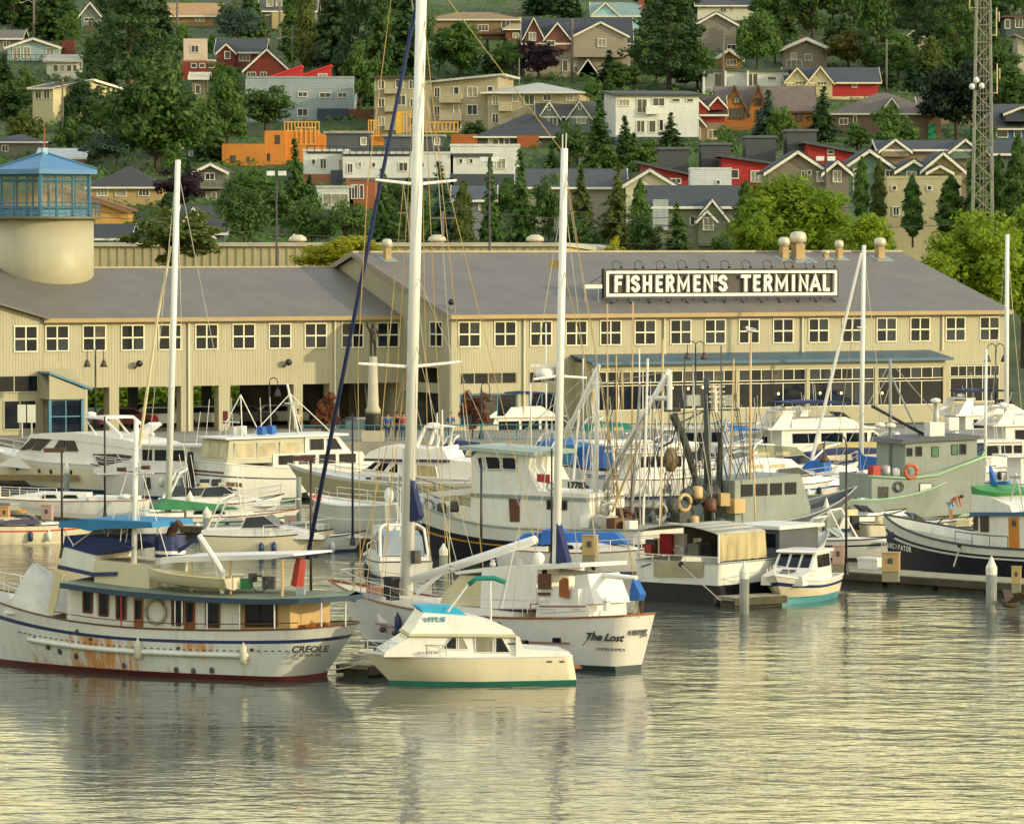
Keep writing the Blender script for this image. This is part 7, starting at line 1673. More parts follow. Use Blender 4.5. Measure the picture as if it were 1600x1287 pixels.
# grey seiner with mast, boom and power block
b = BT('seiner', 'grey fishing seiner with dark mast, boom and hanging power block behind the canvas shelter', 'fishing boat', (1180,815), (1040,868), 2.0, heading=40); rt = b.root
hull(b, 15, 4.8, 1.6, 1.4, 2.8, [(.8, greyp, 'hull'), (1.0, greyd, 'bulwark')], blackp, .15, tw=.9, rake=1.6, bul=.5, deckm=deckg, cap=galv)
hs_ = prism(b, [(5,.9),(5,3.5),(9.5,3.7),(10.2,2.0),(10.2,.9)], 1.6, greyp, 'wheelhouse')
for i in range(4): pane(b, [(5.4+i*1.0,2.7),(6.2+i*1.0,2.7),(6.2+i*1.0,3.3),(5.4+i*1.0,3.3)], 1.6, glass, parent=hs_)
def ps(px, py, y=0.0): x, z = b.p(px, py, y); return (x, b.near*y, z)
dg_ = M('dark_green_grey', C('4a5048'), rough=.6, var=.2)
mast(b, ps(1106,830), ps(1104,590), .2, dg_); MB().tube([ps(1060,662), ps(1104,640), ps(1155,640)], .05, 5).build('crosstree', dg_, rt)
MB().tube([ps(1052,648), ps(1070,690), ps(1092,765)], .22, 8, .16).build('boom', dg_, rt); MB().tube([ps(1036,640), ps(1062,640)], .12, 6).build('boom_head', darkm, rt)
MB().ell(ps(1048,718), (.42,.3,.62), 12, 8).build('power_block', M('tan_block', C('7a6a48'), rough=.6, var=.3), rt, True); MB().tube([ps(1055,672), ps(1050,690), ps(1030,700), ps(1026,715), ps(1040,722)], .06, 6).build('hydraulic_hose', rub, rt)
for px, y0, y1, r_ in ((1123,690,750,.14),(1094,692,720,.1)): MB().tube([ps(px,y1,.5), ps(px+3,y0,.5)], r_, 8).build('exhaust_stack', darkm, rt)
MB().tube([ps(1118,612,.4), ps(1118,644,.4)], .1, 6).build('light_column', white, rt)
for px in (1082,1133): MB().box(ps(px,625)[0]-.45, ps(px,625)[0]+.45, -.1, .1, ps(px,634)[2], ps(px,617)[2]).build('floodlight', greyp, rt)
for px in (1112,1124): MB().tube([ps(px,600,.3), ps(px,640,.3)], .05, 5).build('whip_aerial', tanp, rt)
lines(b, [(ps(1104,600),ps(1000,830)),(ps(1104,600),ps(1190,830)),(ps(1104,640),ps(1052,648)),(ps(1115,640),ps(1170,800)),(ps(1106,700),ps(1060,800)),(ps(1060,662),ps(1040,830)),(ps(1155,640),ps(1175,820)),(ps(1104,610),ps(1150,800,1)),(ps(1104,610),ps(1080,800,1)),(ps(1052,650),ps(1048,700))], .025, darkm, 'rigging')
clutter(b, [(1010,815,1.2,.7),(1030,800,1.6,.9),(1050,790,1.4,.8),(1070,785,1.2,.8),(1090,770,1,.7),(1060,810,1.9,.7),(1130,780,1.4,.7),(1150,790,1.6,.8),(1110,790,1.7,.8),(1140,765,1,.6),(1085,815,1.9,.6),(1125,820,1.9,.7)], [dg_,darkm,greyp,galv,woodd,tanp])
MB().lathe(ps(1050,795,1.2), [(.5,-.4),(.15,-.35),(.15,.35),(.5,.4)], 14).build('net_reel', galv, rt)
mast(b, ps(1172,820,1.4), ps(1173,520,1.4), .07, tanp, 'trolling_pole'); mast(b, ps(1183,905,2.2), ps(1177,700,2.2), .05, tanp, 'trolling_pole'); mast(b, ps(1032,860,2.0), ps(1036,530,2.0), .07, tanp, 'trolling_pole')
gu = thing('seagull', 'white gull perched on the tall thin pole right of centre', 'bird', (rt.matrix_basis @ Vector(ps(1173,520,1.4))))
MB().ell((0,0,.14),(.26,.11,.12),10,7).build('body', white, gu, True); MB().ell((-.2,0,.27),(.08,.07,.07),8,6).build('head', white, gu, True); MB().ell((.06,0,.18),(.24,.12,.06),8,5).build('wing', greyc, gu, True); MB().tube([(-.27,0,.27),(-.36,0,.25)],.02,5).build('beak', orange, gu); MB().tube([(0,.03,.05),(0,.03,-.02)],.012,4).build('leg', orange, gu); MB().tube([(0,-.03,.05),(0,-.03,-.02)],.012,4).build('leg', orange, gu)
rg2 = random.Random(31)
for i in range(48):
    a_ = (rg2.uniform(1010,1190), rg2.uniform(590,720)); c_ = (a_[0]+rg2.uniform(-45,45), rg2.uniform(760,850)); y_ = rg2.uniform(-1.6,1.8)
    line(b, ps(*a_, y_*.3), ps(*c_, y_), rg2.choice((.015,.02,.03)), rg2.choice((darkm,darkm,rope,woodd)), 'rigging')
for px, py, w_, hh, m_ in ((1085,772,1.6,1.0,dg_),(1060,800,1.8,1.2,greyd),(1150,800,1.7,1.1,dg_),(1110,775,1.2,1.3,darkm),(1020,820,1.5,1.0,greyc)):
    x, z = b.p(px, py, .6); q = MB(); q.ell((x,b.near*.6,z),(w_*.5,.6,hh*.5),9,6)
    q.v = [(v[0]+rg2.uniform(-.08,.08), v[1]+rg2.uniform(-.08,.08), v[2]+rg2.uniform(-.1,.1)) for v in q.v]; q.build('net_heap', m_, rt)
for px, yt in ((1068,560),(1090,570),(1140,560),(1128,540)): mast(b, ps(px,780,.8), ps(px+rg2.uniform(-8,8),yt,.8), .05, rg2.choice((dg_,tanp,galv)), 'derrick_pole')
for px in (1118,1126): MB().tube([ps(px,640,.3), ps(px,602,.3)], .07, 6).build('light_bar', oldw, rt)
for z_ in (604,612,620,628): MB().tube([ps(1108,z_,.3), ps(1132,z_,.3)], .04, 5).build('ladder_rung', oldw, rt)
# yellow boat
b = BT('work_boat', 'yellow and black work boat half hidden behind the rigging', 'boat', (1246,822), (1150,846), 1.4); rt = b.root
hull(b, b.L+1.5, 3.4, 1.5, 1.4, 2.3, [(.35, yel, 'hull'), (.62, yel, 'hull_side'), (1.0, blackp, 'topsides')], yel, .1, rake=.9, bul=.35, deckm=deckg, cap=yel)
prism(b, [(2.2,.9),(2.2,3.0),(4.6,3.0),(5.0,1.9),(5.0,.9)], 1.1, M('orange_house', C('b0702c'), rough=.5, var=.15), 'wheelhouse'); pane(b, [(2.7,1.9),(3.6,1.9),(3.6,2.7),(2.7,2.7)], 1.1, glass); pane(b, [(3.8,1.9),(4.5,1.9),(4.4,2.7),(3.8,2.7)], 1.1, glass); prism(b, [(1.9,3.0),(1.9,3.15),(4.8,3.15),(4.8,3.0)], 1.3, oldw, 'wheelhouse_roof')
# white over black fishing vessel in the centre
b = BT('fishing_vessel', 'white fishing vessel with black hull, yellow stripe and leaning white booms in the centre', 'fishing boat', (622,853), (1000,886), 2.4, heading=150); rt = b.root
x0 = b.p(1005,850,2.3)[0]; LL = b.p(604,800,.3)[0]-x0
hull(b, LL, 5.4, 1.75, 1.65, 3.5, [(.42, blackp, 'hull'), (.465, yel, 'yellow_stripe'), (.60, blackp, 'black_band'), (1.0, oldw, 'bulwark_side')], blackp, .1, tw=.85, rake=1.6, sr=.4, bul=.75, deckm=deckg, cap=greyp, capr=.06, x0=x0, n=28, fine=2.3)
def pf_(px, py, y=0.0): x, z = b.p(px, py, y); return (x, b.near*y, z)
hw = 1.75
lo_ = prism(b, b.tr([(735,818),(736,772),(820,770),(921,778),(921,832)],hw), hw, oldw, 'lower_house')
up_ = prism(b, b.tr([(737,776),(735,715),(745,705),(826,707),(823,730),(842,768),(921,772),(921,781),(820,778)],hw), hw-.02, oldw, 'upper_house', tum=.02)
prism(b, b.tr([(720,702),(722,696),(840,706),(838,712)],hw), hw+.25, M('pale_green_roof', C('9fb0a4'), rough=.5), 'wheelhouse_roof')
for q in (((746,716),(753,713),(756,733),(750,733)),((758,713),(782,714),(782,733),(762,733)),((785,714),(806,715),(807,734),(785,733))): pane(b, b.tr(q,hw), hw, glass, parent=up_, frame=oldw)
for q in (((855,780),(864,780),(864,795),(855,795)),((876,781),(886,781),(886,796),(876,796)),((795,775),(812,775),(812,815),(797,815))): pane(b, b.tr(q,hw), hw, woodd if q[0][0] == 795 else glass, 'door' if q[0][0] == 795 else 'window', lo_, frame=woodd if q[0][0] != 795 else None)
prism(b, b.tr([(735,776),(735,770),(921,778),(921,784)],hw), hw+.04, greyp, 'belt_rail')
pane(b, b.tr([(878,748),(913,750),(913,764),(878,762)],hw), hw+.1, oldw, 'number_board'); text('17703', .42, letb, rt, (b.p(903,760,hw)[0], b.near*(hw+.16), b.p(903,762,hw)[1]), (math.pi/2,0,math.pi), bold=.012, xs=1.0)
pane(b, b.tr([(840,740),(860,741),(860,755),(840,752)],hw), hw+.05, redp, 'red_box'); [hull_text(b, ch_, 628+5.2*i_, 812+.8*i_, .42, letw, .012, 1.0) for i_, ch_ in enumerate('PACIFIC')]
for a, c_, e, g_, r_ in ((882,685,936,570,.13),(940,765,1046,578,.16),(930,790,925,690,.07),(870,690,930,600,.07)): MB().tube([pf_(a,c_), pf_(e,g_)], r_, 7, r_*.8).build('boom', white, rt, True)
mast(b, pf_(931,770), pf_(934,572), .12, white); MB().tube([pf_(920,600), pf_(950,598)], .05, 5).build('crossarm', white, rt); mast(b, pf_(973,640,1), pf_(972,575,1), .07, tanp, 'derrick_post')
MB().tube([pf_(1010,622), pf_(1047,622)], .12, 5).build('boom_brace', white, rt); MB().tube([pf_(1046,585), pf_(1046,640)], .13, 6).build('boom_post', white, rt)
lines(b, [(pf_(934,575),pf_(840,700)),(pf_(934,575),pf_(1000,830)),(pf_(1046,580),pf_(960,840)),(pf_(1040,590),pf_(940,800)),(pf_(934,640),pf_(900,780)),(pf_(1020,622),pf_(975,840)),(pf_(934,600),pf_(1046,580)),(pf_(930,575),pf_(720,760)),(pf_(990,668),pf_(930,800)),(pf_(1000,660),pf_(945,800)),(pf_(900,650),pf_(880,700))], .022, rope, 'rigging')
clutter(b, [(925,800,1,.8),(935,815,1.6,.7),(950,818,1.7,.8),(965,822,1.8,.9),(980,810,1.2,.7),(955,800,.6,.9),(915,815,2,.6),(940,795,.5,.8),(975,805,.5,.8),(985,822,1.8,.6),(860,760,1.5,.4),(930,830,2.0,.6),(960,833,2.1,.5)], [woodd,darkm,greyp,tanp,galv,oldw,rope])
clutter(b, [(670,790,1.2,.6),(690,795,1.4,.6),(660,785,.8,.5),(710,792,1.5,.6)], [oldw,darkm,greyc])
prism(b, b.tr([(655,778),(660,770),(738,762),(738,772)],1.0), .9, white, 'foredeck_cover'); rail(b, x0+LL*.72, x0+LL*.95, .7, .9, woodd, mid=True)
for i in range(20):
    a_ = (rnd.uniform(920,1046), rnd.uniform(575,700)); c_ = (a_[0]+rnd.uniform(-70,20), rnd.uniform(760,835)); y_ = rnd.uniform(-1.6,1.9)
    line(b, pf_(*a_, y_*.2), pf_(*c_, y_), rnd.choice((.016,.022,.03)), rnd.choice((rope,woodd,white,darkm)), 'rigging')
for a, c_, e, g_ in ((895,760,905,640),(956,800,1000,690),(985,840,1000,600),(1005,820,1012,560)): MB().tube([pf_(a,c_,.8), pf_(e,g_,.8)], .06, 6).build('outrigger', rnd.choice((tanp,galv,white)), rt)
FV = b
# plain white bow left of the black hull
b = BT('white_work_boat', 'plain white work boat hull moored left of the black bow, orange buoy on deck', 'boat', (470,842), (604,850), 1.5); rt = b.root
hull(b, b.L+.9, 3.4, 2.0, 1.85, 2.25, [(.6, M('dull_white_hull', C('b9bcb2'), rough=.5, var=.05, dirt=C('8a8468'), dirt_amt=.3, streak=True), 'hull'), (.64, oldw, 'rub_strake'), (1, M('dull_white_hull', C('b9bcb2')), 'topsides')], darkm, .08, rake=.9, bul=.1, cap=oldw, capr=.05, tw=.95)
x, z = b.p(494,782,.4); MB().ell((x,.4*b.near,z),(.3,.3,.34),12,8).build('orange_buoy', M('red_orange_buoy', C('d8502c'), rough=.5), rt, True); rail(b, 1, b.L-.4, .6, 1.2, steel); x, z = b.p(608,774,.4); MB().ell((x,.4*b.near,z),(.25,.25,.42),10,7).build('white_dome', white, rt, True)
# grey trawler at right
b = BT('grey_trawler', 'tall grey trawler with pale green trim and life ring at right', 'fishing boat', (1540,800), (1262,826), 2.2, heading=22); rt = b.root
LL = b.p(1545,760,.3)[0]
hull(b, LL, 5.2, 1.45, 1.5, 3.9, [(.12, greentrim, 'trim_low'), (.8, greyp, 'hull'), (1.0, greyp, 'bulwark_side')], M('dark_green_bottom', C('1f3f3a')), .12, tw=.9, rake=1.3, bul=.6, deckm=deckg, cap=greentrim, capr=.05, mid=.3, fine=2.6)
def pg(px, py, y=0.0): x, z = b.p(px, py, y); return (x, b.near*y, z)
hw = 2.0
h1 = prism(b, b.tr([(1362,815),(1362,742),(1420,745),(1470,735),(1540,712),(1536,800)],hw), hw, greyp, 'lower_house')
h2 = prism(b, b.tr([(1414,745),(1414,692),(1526,682),(1526,716),(1470,738)],1.7), 1.75, greyp, 'wheelhouse')
prism(b, b.tr([(1408,694),(1410,687),(1445,683),(1530,680),(1532,686),(1450,690)],1.9), 1.95, greyd, 'wheelhouse_roof')
tb_ = MB(); tb_.tube([pg(px,py,2.03) for px,py in ((1358,744),(1420,747),(1465,742),(1500,728),(1542,712))], .07, 6); tb_.build('green_rail', greentrim, rt, True)
for q in (((1417,700),(1425,700),(1425,712),(1417,712)),((1431,698),(1440,698),(1440,712),(1431,712)),((1456,698),(1466,698),(1466,713),(1456,713)),((1487,695),(1496,695),(1496,710),(1487,710)),((1500,694),(1509,694),(1509,709),(1500,709))): pane(b, b.tr(q,1.75), 1.75, glass if q[0][0] not in (1456,1487) else M('green_glass', C('4f7a5a'), rough=.2), parent=h2, frame=greyd)
pane(b, b.tr([(1437,755),(1456,755),(1456,770),(1437,770)],hw), hw, white, parent=h1, frame=greyd); pane(b, b.tr([(1372,760),(1388,760),(1388,795),(1372,795)],hw), hw, darkm, 'doorway', h1)
x, z = b.p(1422,736,hw); MB().tube([(x+.36*math.cos(t), b.near*(hw+.1), z+.36*math.sin(t)) for t in [i*math.pi/8 for i in range(17)]], .09, 6).build('life_ring', M('orange_ring', C('c8603a'), rough=.6), rt, True)
mast(b, pg(1391,740), pg(1391,560), .1, greyp); MB().tube([pg(1362,634), pg(1446,680)], .09, 6).build('dark_boom', blackm, rt); MB().tube([pg(1391,585), pg(1465,740)], .06, 5).build('pale_boom', greyp, rt)
for px, py in ((1375,664),(1392,665),(1462,626)): MB().ell(pg(px,py,.5),(.3,.3,.16),10,6).build('radar_dome', white, rt, True)
MB().obox((*pg(1460,672,.8)[:2],pg(1460,672,.8)[2]),(.9,.7,.9)).build('deck_box', white, rt); MB().obox((*pg(1487,662,.4)[:2],pg(1487,662,.4)[2]),(.6,.6,.7)).build('radar_box', white, rt); mast(b, pg(1463,680,.3), pg(1463,625,.3), .18, galv, 'stack')
rail(b, 8.2, LL-.4, .5, 1.0, greyd); lines(b, [(pg(1391,565),pg(1270,800)),(pg(1391,565),pg(1500,690)),(pg(1391,600),pg(1330,790)),(pg(1391,580),pg(1362,634))], .02, rope, 'rigging')
clutter(b, [(1366,735,1.4,.6),(1374,740,1,.5),(1385,735,1.5,.6),(1400,738,1.6,.5),(1405,760,2.1,.5),(1400,790,2.1,.6),(1385,795,2.1,.6),(1275,790,1.8,.6),(1290,795,1.8,.5),(1310,800,1.9,.5),(1340,800,2,.5),(1350,785,1.5,.6)], [redp,bluec,galv,darkm,greyd,white])
# black and white tug-like boat at the right edge
b = BT('black_hulled_boat', 'black and white workboat with white wheelhouse, EMANCIPATOR lettered on the bow', 'fishing boat', (1360,893), (1640,912), 2.1); rt = b.root
LL = b.L+1.0
hull(b, LL+4, 5.0, 1.6, 1.5, 2.55, [(.62, blackp, 'hull'), (.68, oldw, 'white_stripe'), (.75, blackp, 'black_line'), (1.0, oldw, 'topsides')], blackp, .1, tw=.9, rake=.35, sr=.3, bul=.45, deckm=deckg, cap=M('dark_cap', C('3a3f40')), capr=.06, x0=-4, n=26, fine=2.8)
[hull_text(b, ch_, 1380+4.4*i_, 853+.9*i_, .34, letw, .012, .95) for i_, ch_ in enumerate('EMANCIPATOR')]; x, z = b.p(1388,836,1.0); MB().obox((x, b.near*(b.W(x,z)+.03), z),(.5,.05,.28),0).build('blue_hawse', navyp, rt)
def pe(px, py, y=0.0): x, z = b.p(px, py, y); return (x, b.near*y, z)
hw = 1.7
h1 = prism(b, b.tr([(1521,860),(1521,806),(1640,806),(1640,865)],hw), hw, oldw, 'wheelhouse'); prism(b, b.tr([(1518,806),(1517,800),(1640,800),(1640,806)],hw), hw+.12, M('blue_belt', C('3a5a78')), 'blue_belt')
prism(b, b.tr([(1518,800),(1518,772),(1545,775),(1578,790),(1582,802)],hw), hw, oldw, 'bridge_dodger'); prism(b, b.tr([(1516,774),(1515,759),(1530,766),(1555,770),(1548,776)],hw), hw-.1, M('green_cover', C('3f8a4a'), rough=.7), 'green_cover')
for q in (((1522,806),(1528,806),(1528,828),(1522,828)),((1532,807),(1545,807),(1545,830),(1533,830))): pane(b, b.tr(q,hw), hw, glass, parent=h1, frame=woodd)
dr = pane(b, b.tr([(1576,808),(1592,808),(1593,862),(1577,861)],hw), hw, M('orange_door', C('c07a28'), rough=.45, var=.12, scale=3), 'orange_door', h1); MB().ell(pe(1584,817,hw+.05),(.14,.04,.15),10,6).build('round_light', darkm, dr)
fr = MB(); fr.tube([pe(1575,802,1), pe(1588,740,1), pe(1600,800,1)], .05, 5); fr.tube([pe(1578,745,1), pe(1596,745,1)], .06, 5); fr.build('mast_frame', galv, rt); MB().ext(b.tr([(1536,728),(1547,754),(1565,752),(1565,758),(1538,758)],.5), -.1, .1).build('blue_sail', bluec, rt)
rail(b, 2.2, 5.4, .55, .9, blackm, mid=False); lines(b, [(pe(1500,853,2.4),pe(1490,885,3.2))], .04, rope, 'fender_line'); MB().ell(pe(1499,852,2.45),(.1,.1,.1),8,5).build('line_knot', rub, rt)
# person bending on the bow of the runabout
bent = [list(j) for j in BODY]
for i, p_ in {1:(0,-.16,1.12),2:(0,-.36,1.22),3:(0,-.46,1.24),4:(0,-.54,1.24),5:(0,-.63,1.2),6:(.17,-.38,1.2),7:(.2,-.45,.92),8:(.16,-.5,.68),9:(-.17,-.38,1.2),10:(-.2,-.45,.92),11:(-.16,-.5,.68)}.items(): bent[i][:3] = p_
# ------------------------------------------------------------------ pleasure boats at the back and sides
# big cream motor yacht at left
b = BT('motor_yacht', 'big cream motor yacht with raked windows and a radar arch at left', 'yacht', (-25,760), (215,772), 2.0); rt = b.root
LL = b.p(222,740,2)[0]; LL = b.p(-30,690,.3)[0]-b.p(236,740,1.9)[0]
hull(b, LL, 4.6, 1.5, 1.7, 2.5, [(.85, gel_cream, 'hull'), (1.0, gel, 'topsides')], blueb, .15, tw=.92, rake=1.6, bul=.1, deckm=gel, cap=gel, capr=.05, x0=b.p(236,740,1.9)[0], flare=.6)
hw = 1.85
h1 = prism(b, b.tr([(-8,727),(20,715),(45,682),(60,677),(130,680),(200,700),(228,715),(232,735),(120,740)],hw), hw, gel, 'superstructure', tum=.06)
prism(b, b.tr([(42,684),(48,678),(115,675),(200,688),(236,700),(232,705),(130,690)],hw-.1), hw-.05, gel, 'flybridge', tum=.06)
for q in (((30,703),(48,685),(60,685),(45,703)),((48,703),(62,685),(78,686),(62,704)),((80,705),(92,687),(100,688),(100,705)),((102,705),(102,688),(114,688),(121,705)),((144,709),(180,709),(185,716),(147,716)),((148,717),(186,717),(200,727),(155,727)),((183,709),(205,712),(215,720),(190,718))): pane(b, b.tr(q,hw), hw-.1, glass, parent=h1, t=.08)
ar = MB(); [ar.tube([(b.p(150,680,1.4)[0],s_*1.4,b.p(150,680,1.4)[1]),(b.p(131,652,1.4)[0],s_*1.3,b.p(131,652,1.4)[1]),(b.p(160,654,1.4)[0],s_*1.3,b.p(160,654,1.4)[1]),(b.p(190,682,1.4)[0],s_*1.4,b.p(190,682,1.4)[1])], .10, 6) for s_ in (1,-1)]; ar.box(b.p(160,652,1.4)[0],b.p(131,652,1.4)[0],-1.3,1.3,b.p(140,654,1.4)[1],b.p(140,650,1.4)[1]); ar.build('radar_arch', gel, rt)
MB().lathe((b.p(142,648,0)[0],0,b.p(142,650,0)[1]),[(.1,0),(.35,.05),(.35,.2),(.1,.28)],12).build('radar', gel, rt, True)
portholes(b, [b.p(px,py,2.0) for px,py in ((16,732),(61,735),(82,736),(115,737))], .16); lines(b, [((b.p(140,650)[0],.3,b.p(140,650)[1]),(b.p(140,608)[0],.3,b.p(140,608)[1]))], .025, white, 'whip_aerial')
prism(b, b.tr([(190,684),(232,660),(236,664),(198,692)],.5), .5, gel, 'passerelle')
rail(b, LL*.55+b.x0, LL*.95+b.x0, .6, 1.1, steel, join=True)
cv = MB(); cv.plate([(*b.p(-10,741,2.35)[:1],b.near*2.38,b.p(-10,741,2.35)[1]),(b.p(123,741,2.35)[0],b.near*2.38,b.p(123,742,2.35)[1]),(b.p(123,751,2.35)[0],b.near*2.36,b.p(123,751,2.35)[1]),(b.p(-10,750,2.35)[0],b.near*2.36,b.p(-10,750,2.35)[1])], .04); cv.build('hanging_cover', M('tan_canvas', C('8a7a4e'), rough=.8), rt)
# trawler SPARETIME
b = BT('trawler', 'white trawler with canvas enclosed decks, SPARETIME lettered on its stern', 'boat', (560,772), (352,786), 2.0, heading=33); rt = b.root
hull(b, 12.5, 4.2, 2.35, 1.9, 2.2, [(.62, oldw, 'hull'), (.66, rub, 'rub_rail'), (1.0, oldw, 'topsides')], greenb, .18, tw=.93, rake=1.2, sr=-.1, bul=.1, deckm=gel, cap=gel, mid=.55)
hw = 1.75; z1 = 2.3
prism(b, [(3.4,1.6),(3.4,z1+.5),(9.6,z1+.5),(10.2,1.9),(10.2,1.6)], hw, oldw, 'saloon')
for i in range(4): pane(b, [(3.8+i*1.4,z1-.12),(4.9+i*1.4,z1-.12),(4.9+i*1.4,z1+.38),(3.8+i*1.4,z1+.38)], hw, glass, frame=woodd)
prism(b, [(.3,z1),(.5,z1+1.35),(5.6,z1+1.45),(5.6,z1)], hw-.05, M('canvas_enclosure', C('b9b59a'), rough=.6, var=.1), 'canvas_enclosure', tum=.08)
for i in range(3): pane(b, [(.8+i*1.55,z1+.3),(2.1+i*1.55,z1+.3),(2.1+i*1.55,z1+1.2),(.85+i*1.55,z1+1.2)], hw-.1, clearv, 'vinyl_window', frame=white)
prism(b, [(.2,z1+1.42),(.2,z1+1.52),(8.6,z1+1.62),(8.6,z1+1.5)], hw+.05, white, 'hardtop'); prism(b, [(5.7,z1+.3),(5.7,z1+1.48),(8.0,z1+1.48),(8.8,z1+.6),(8.8,z1+.3)], hw-.15, gel, 'upper_helm'); pane(b, [(6,z1+.65),(7.0,z1+.65),(7.0,z1+1.35),(6,z1+1.35)], hw-.15, glass, frame=white); pane(b, [(7.2,z1+.65),(8.3,z1+.65),(7.8,z1+1.35),(7.2,z1+1.35)], hw-.15, glass, frame=white)
for y in (-1.1,.0,1.1): MB().plate([(.36,y-.48,z1+.3),(.36,y+.48,z1+.3),(.48,y+.45,z1+1.2),(.48,y-.45,z1+1.2)], .04).build('aft_vinyl_window', clearv, rt)
MB().box(-.06,-.0,-1.9,1.9,1.72,1.84).build('brown_band', woodd, rt)
yt_ = b.px(369,757,0)[0]; text('SPARETIME', .34, letg, rt, (-.13, yt_, 1.05), (math.pi/2,0,-math.pi/2), bold=.008, xs=1.15); text('SEATTLE', .15, letg, rt, (-.13, yt_, .8), (math.pi/2,0,-math.pi/2), xs=1.1)
mast(b, (6.2,0,z1+1.5), (5.4,0,z1+4.6), .08, white); lines(b, [((5.6,0,z1+4),(8.5,0,z1+1.6)),((5.6,0,z1+4),(3,0,z1+1.6)),((6,.8,z1+1.6),(5.7,0,z1+3.8)),((6,-.8,z1+1.6),(5.7,0,z1+3.8))], .03, white, 'mast_stay'); MB().tube([(5.7,-.8,z1+3.4),(5.7,.8,z1+3.4)], .04, 5).build('crosstree', white, rt)
for x, y in ((2,.6),(3.4,-.4),(4.6,.5),(2.8,.9)): MB().obox((x,y,z1+1.85),(.4,.4,.5),.4).build('roof_gear', rnd.choice((white,bluec,galv)), rt); line(b, (x,y,z1+1.6),(x-.1,y,z1+3.8), .02, white, 'whip_aerial')
for q in (((1.5,-1.4,z1+1.5),(2.2,0,z1+4)),((1.5,1.4,z1+1.5),(2.2,0,z1+4)),((3.6,0,z1+1.5),(2.2,0,z1+4)),((1.5,-1.0,z1+2.4),(1.6,1.0,z1+2.4))): MB().tube(q, .035, 5).build('pole_tripod', white, rt)
MB().obox((-.6,1.5,.45),(1.2,1.6,.8),0).build('swim_platform_box', greyd, rt); MB().tube([(-.4,1.7,.8),(-.3,1.7,1.7),(-.4,1.5,2.9)], .28, 6, .18).build('covered_outboard', rub, rt)
# cream grand-cruiser
b = BT('trawler_yacht', 'cream trawler yacht with white flybridge and raked windscreen behind the tall mast', 'yacht', (470,795), (790,800), 2.0, heading=165); rt = b.root
bx0 = b.p(790,780,2)[0]; LL = b.p(447,735,.3)[0]-bx0
hull(b, LL, 4.6, 1.7, 1.6, 2.5, [(.55, M('olive_cream_hull', C('b5ac86'), rough=.4, var=.05), 'hull'), (.9, M('olive_cream_hull', C('b5ac86')), 'topsides'), (1.0, gel, 'bulwark_side')], redb, .12, tw=.92, rake=1.7, bul=.12, deckm=gel, cap=gel, capr=.05, x0=bx0)
hw = 1.75
h1 = prism(b, b.tr([(560,742),(566,733),(600,718),(628,718),(700,718),(735,722),(740,750)],hw), hw, gel, 'saloon', tum=.03)
prism(b, b.tr([(568,716),(577,706),(598,697),(672,702),(690,698),(702,720),(570,718)],hw), hw+.05, gel, 'flybridge', tum=.08); prism(b, b.tr([(568,720),(570,716),(703,718),(703,722)],hw), hw+.1, purple, 'purple_stripe')
for q in (((570,733),(585,722),(593,722),(582,734)),((584,735),(597,722),(610,723),(600,737)),((604,738),(618,724),(622,724),(622,739)),((629,725),(634,725),(634,741),(629,741)),((650,726),(680,728),(684,746),(650,744))): pane(b, b.tr(q,hw), hw-.03, glass if q[0][0] != 650 else M('beige_blind', C('a59a70')), parent=h1, frame=gel)
ar = MB(); [ar.tube([(b.p(652,697,1.3)[0],s_*1.4,b.p(652,697,1.3)[1]),(b.p(664,667,1.3)[0],s_*1.2,b.p(664,667,1.3)[1]),(b.p(690,669,1.3)[0],s_*1.2,b.p(690,669,1.3)[1]),(b.p(683,700,1.3)[0],s_*1.4,b.p(683,700,1.3)[1])], .12, 6) for s_ in (1,-1)]; ar.build('radar_arch', gel, rt)
MB().lathe((b.p(677,666)[0],0,b.p(677,668)[1]),[(.2,0),(.45,.06),(.4,.25),(.1,.3)],12).build('radar', gel, rt, True); rail(b, bx0+LL*.5, bx0+LL*.97, .6, 1.0, steel, join=True); prism(b, b.tr([(700,748),(740,742),(790,745),(790,752),(700,752)],1.6), 1.2, white, 'stern_dinghy')
for px in (579,595): pane(b, b.tr([(px-4,745),(px+4,745),(px+4,748),(px-4,748)],hw), 2.2, glass, 'port_light')
TY = b
# small blue and white cruiser, bow to the camera
b = BT('small_cruiser', 'small white cruiser with turquoise bottom and navy stripe facing the camera', 'boat', (1240,945), (1279,931), 0, heading=-112); rt = b.root
hull(b, 5.9, 2.45, 1.0, .92, 1.3, [(.06, turq, 'hull_low'), (.55, gel_cream, 'hull'), (.72, navyp, 'navy_stripe'), (1.0, gel, 'topsides')], turq, .24, tw=.92, rake=.9, bul=.08, deckm=gel, cap=gel, x0=0, flare=.6, fine=2.8, draft=.4)
c1 = prism(b, [(1.0,.8),(1.0,2.05),(2.9,2.1),(3.6,1.4),(5.0,1.2),(5.0,.8)], .95, gel, 'cabin', tum=.1); prism(b, [(.6,2.05),(.6,2.16),(3.0,2.2),(3.15,2.1)], .9, gel, 'cabin_roof')
panes_across(b, (2.92,2.05), (3.58,1.45), .78, 3); [MB().plate([(1.2+i*.85,s_*.89,1.45),(1.95+i*.85,s_*.89,1.45),(1.95+i*.85,s_*.84,1.98),(1.2+i*.85,s_*.84,1.98)], .04*s_).build('side_window', glass, rt) for i in range(2) for s_ in (1,-1)]
MB().obox((4.2,0,1.36),(.5,.6,.04),0,.2).build('foredeck_hatch', darkm, rt); rail(b, 3.2, 6.0, .42, .6, steel, join=True, r=.015)
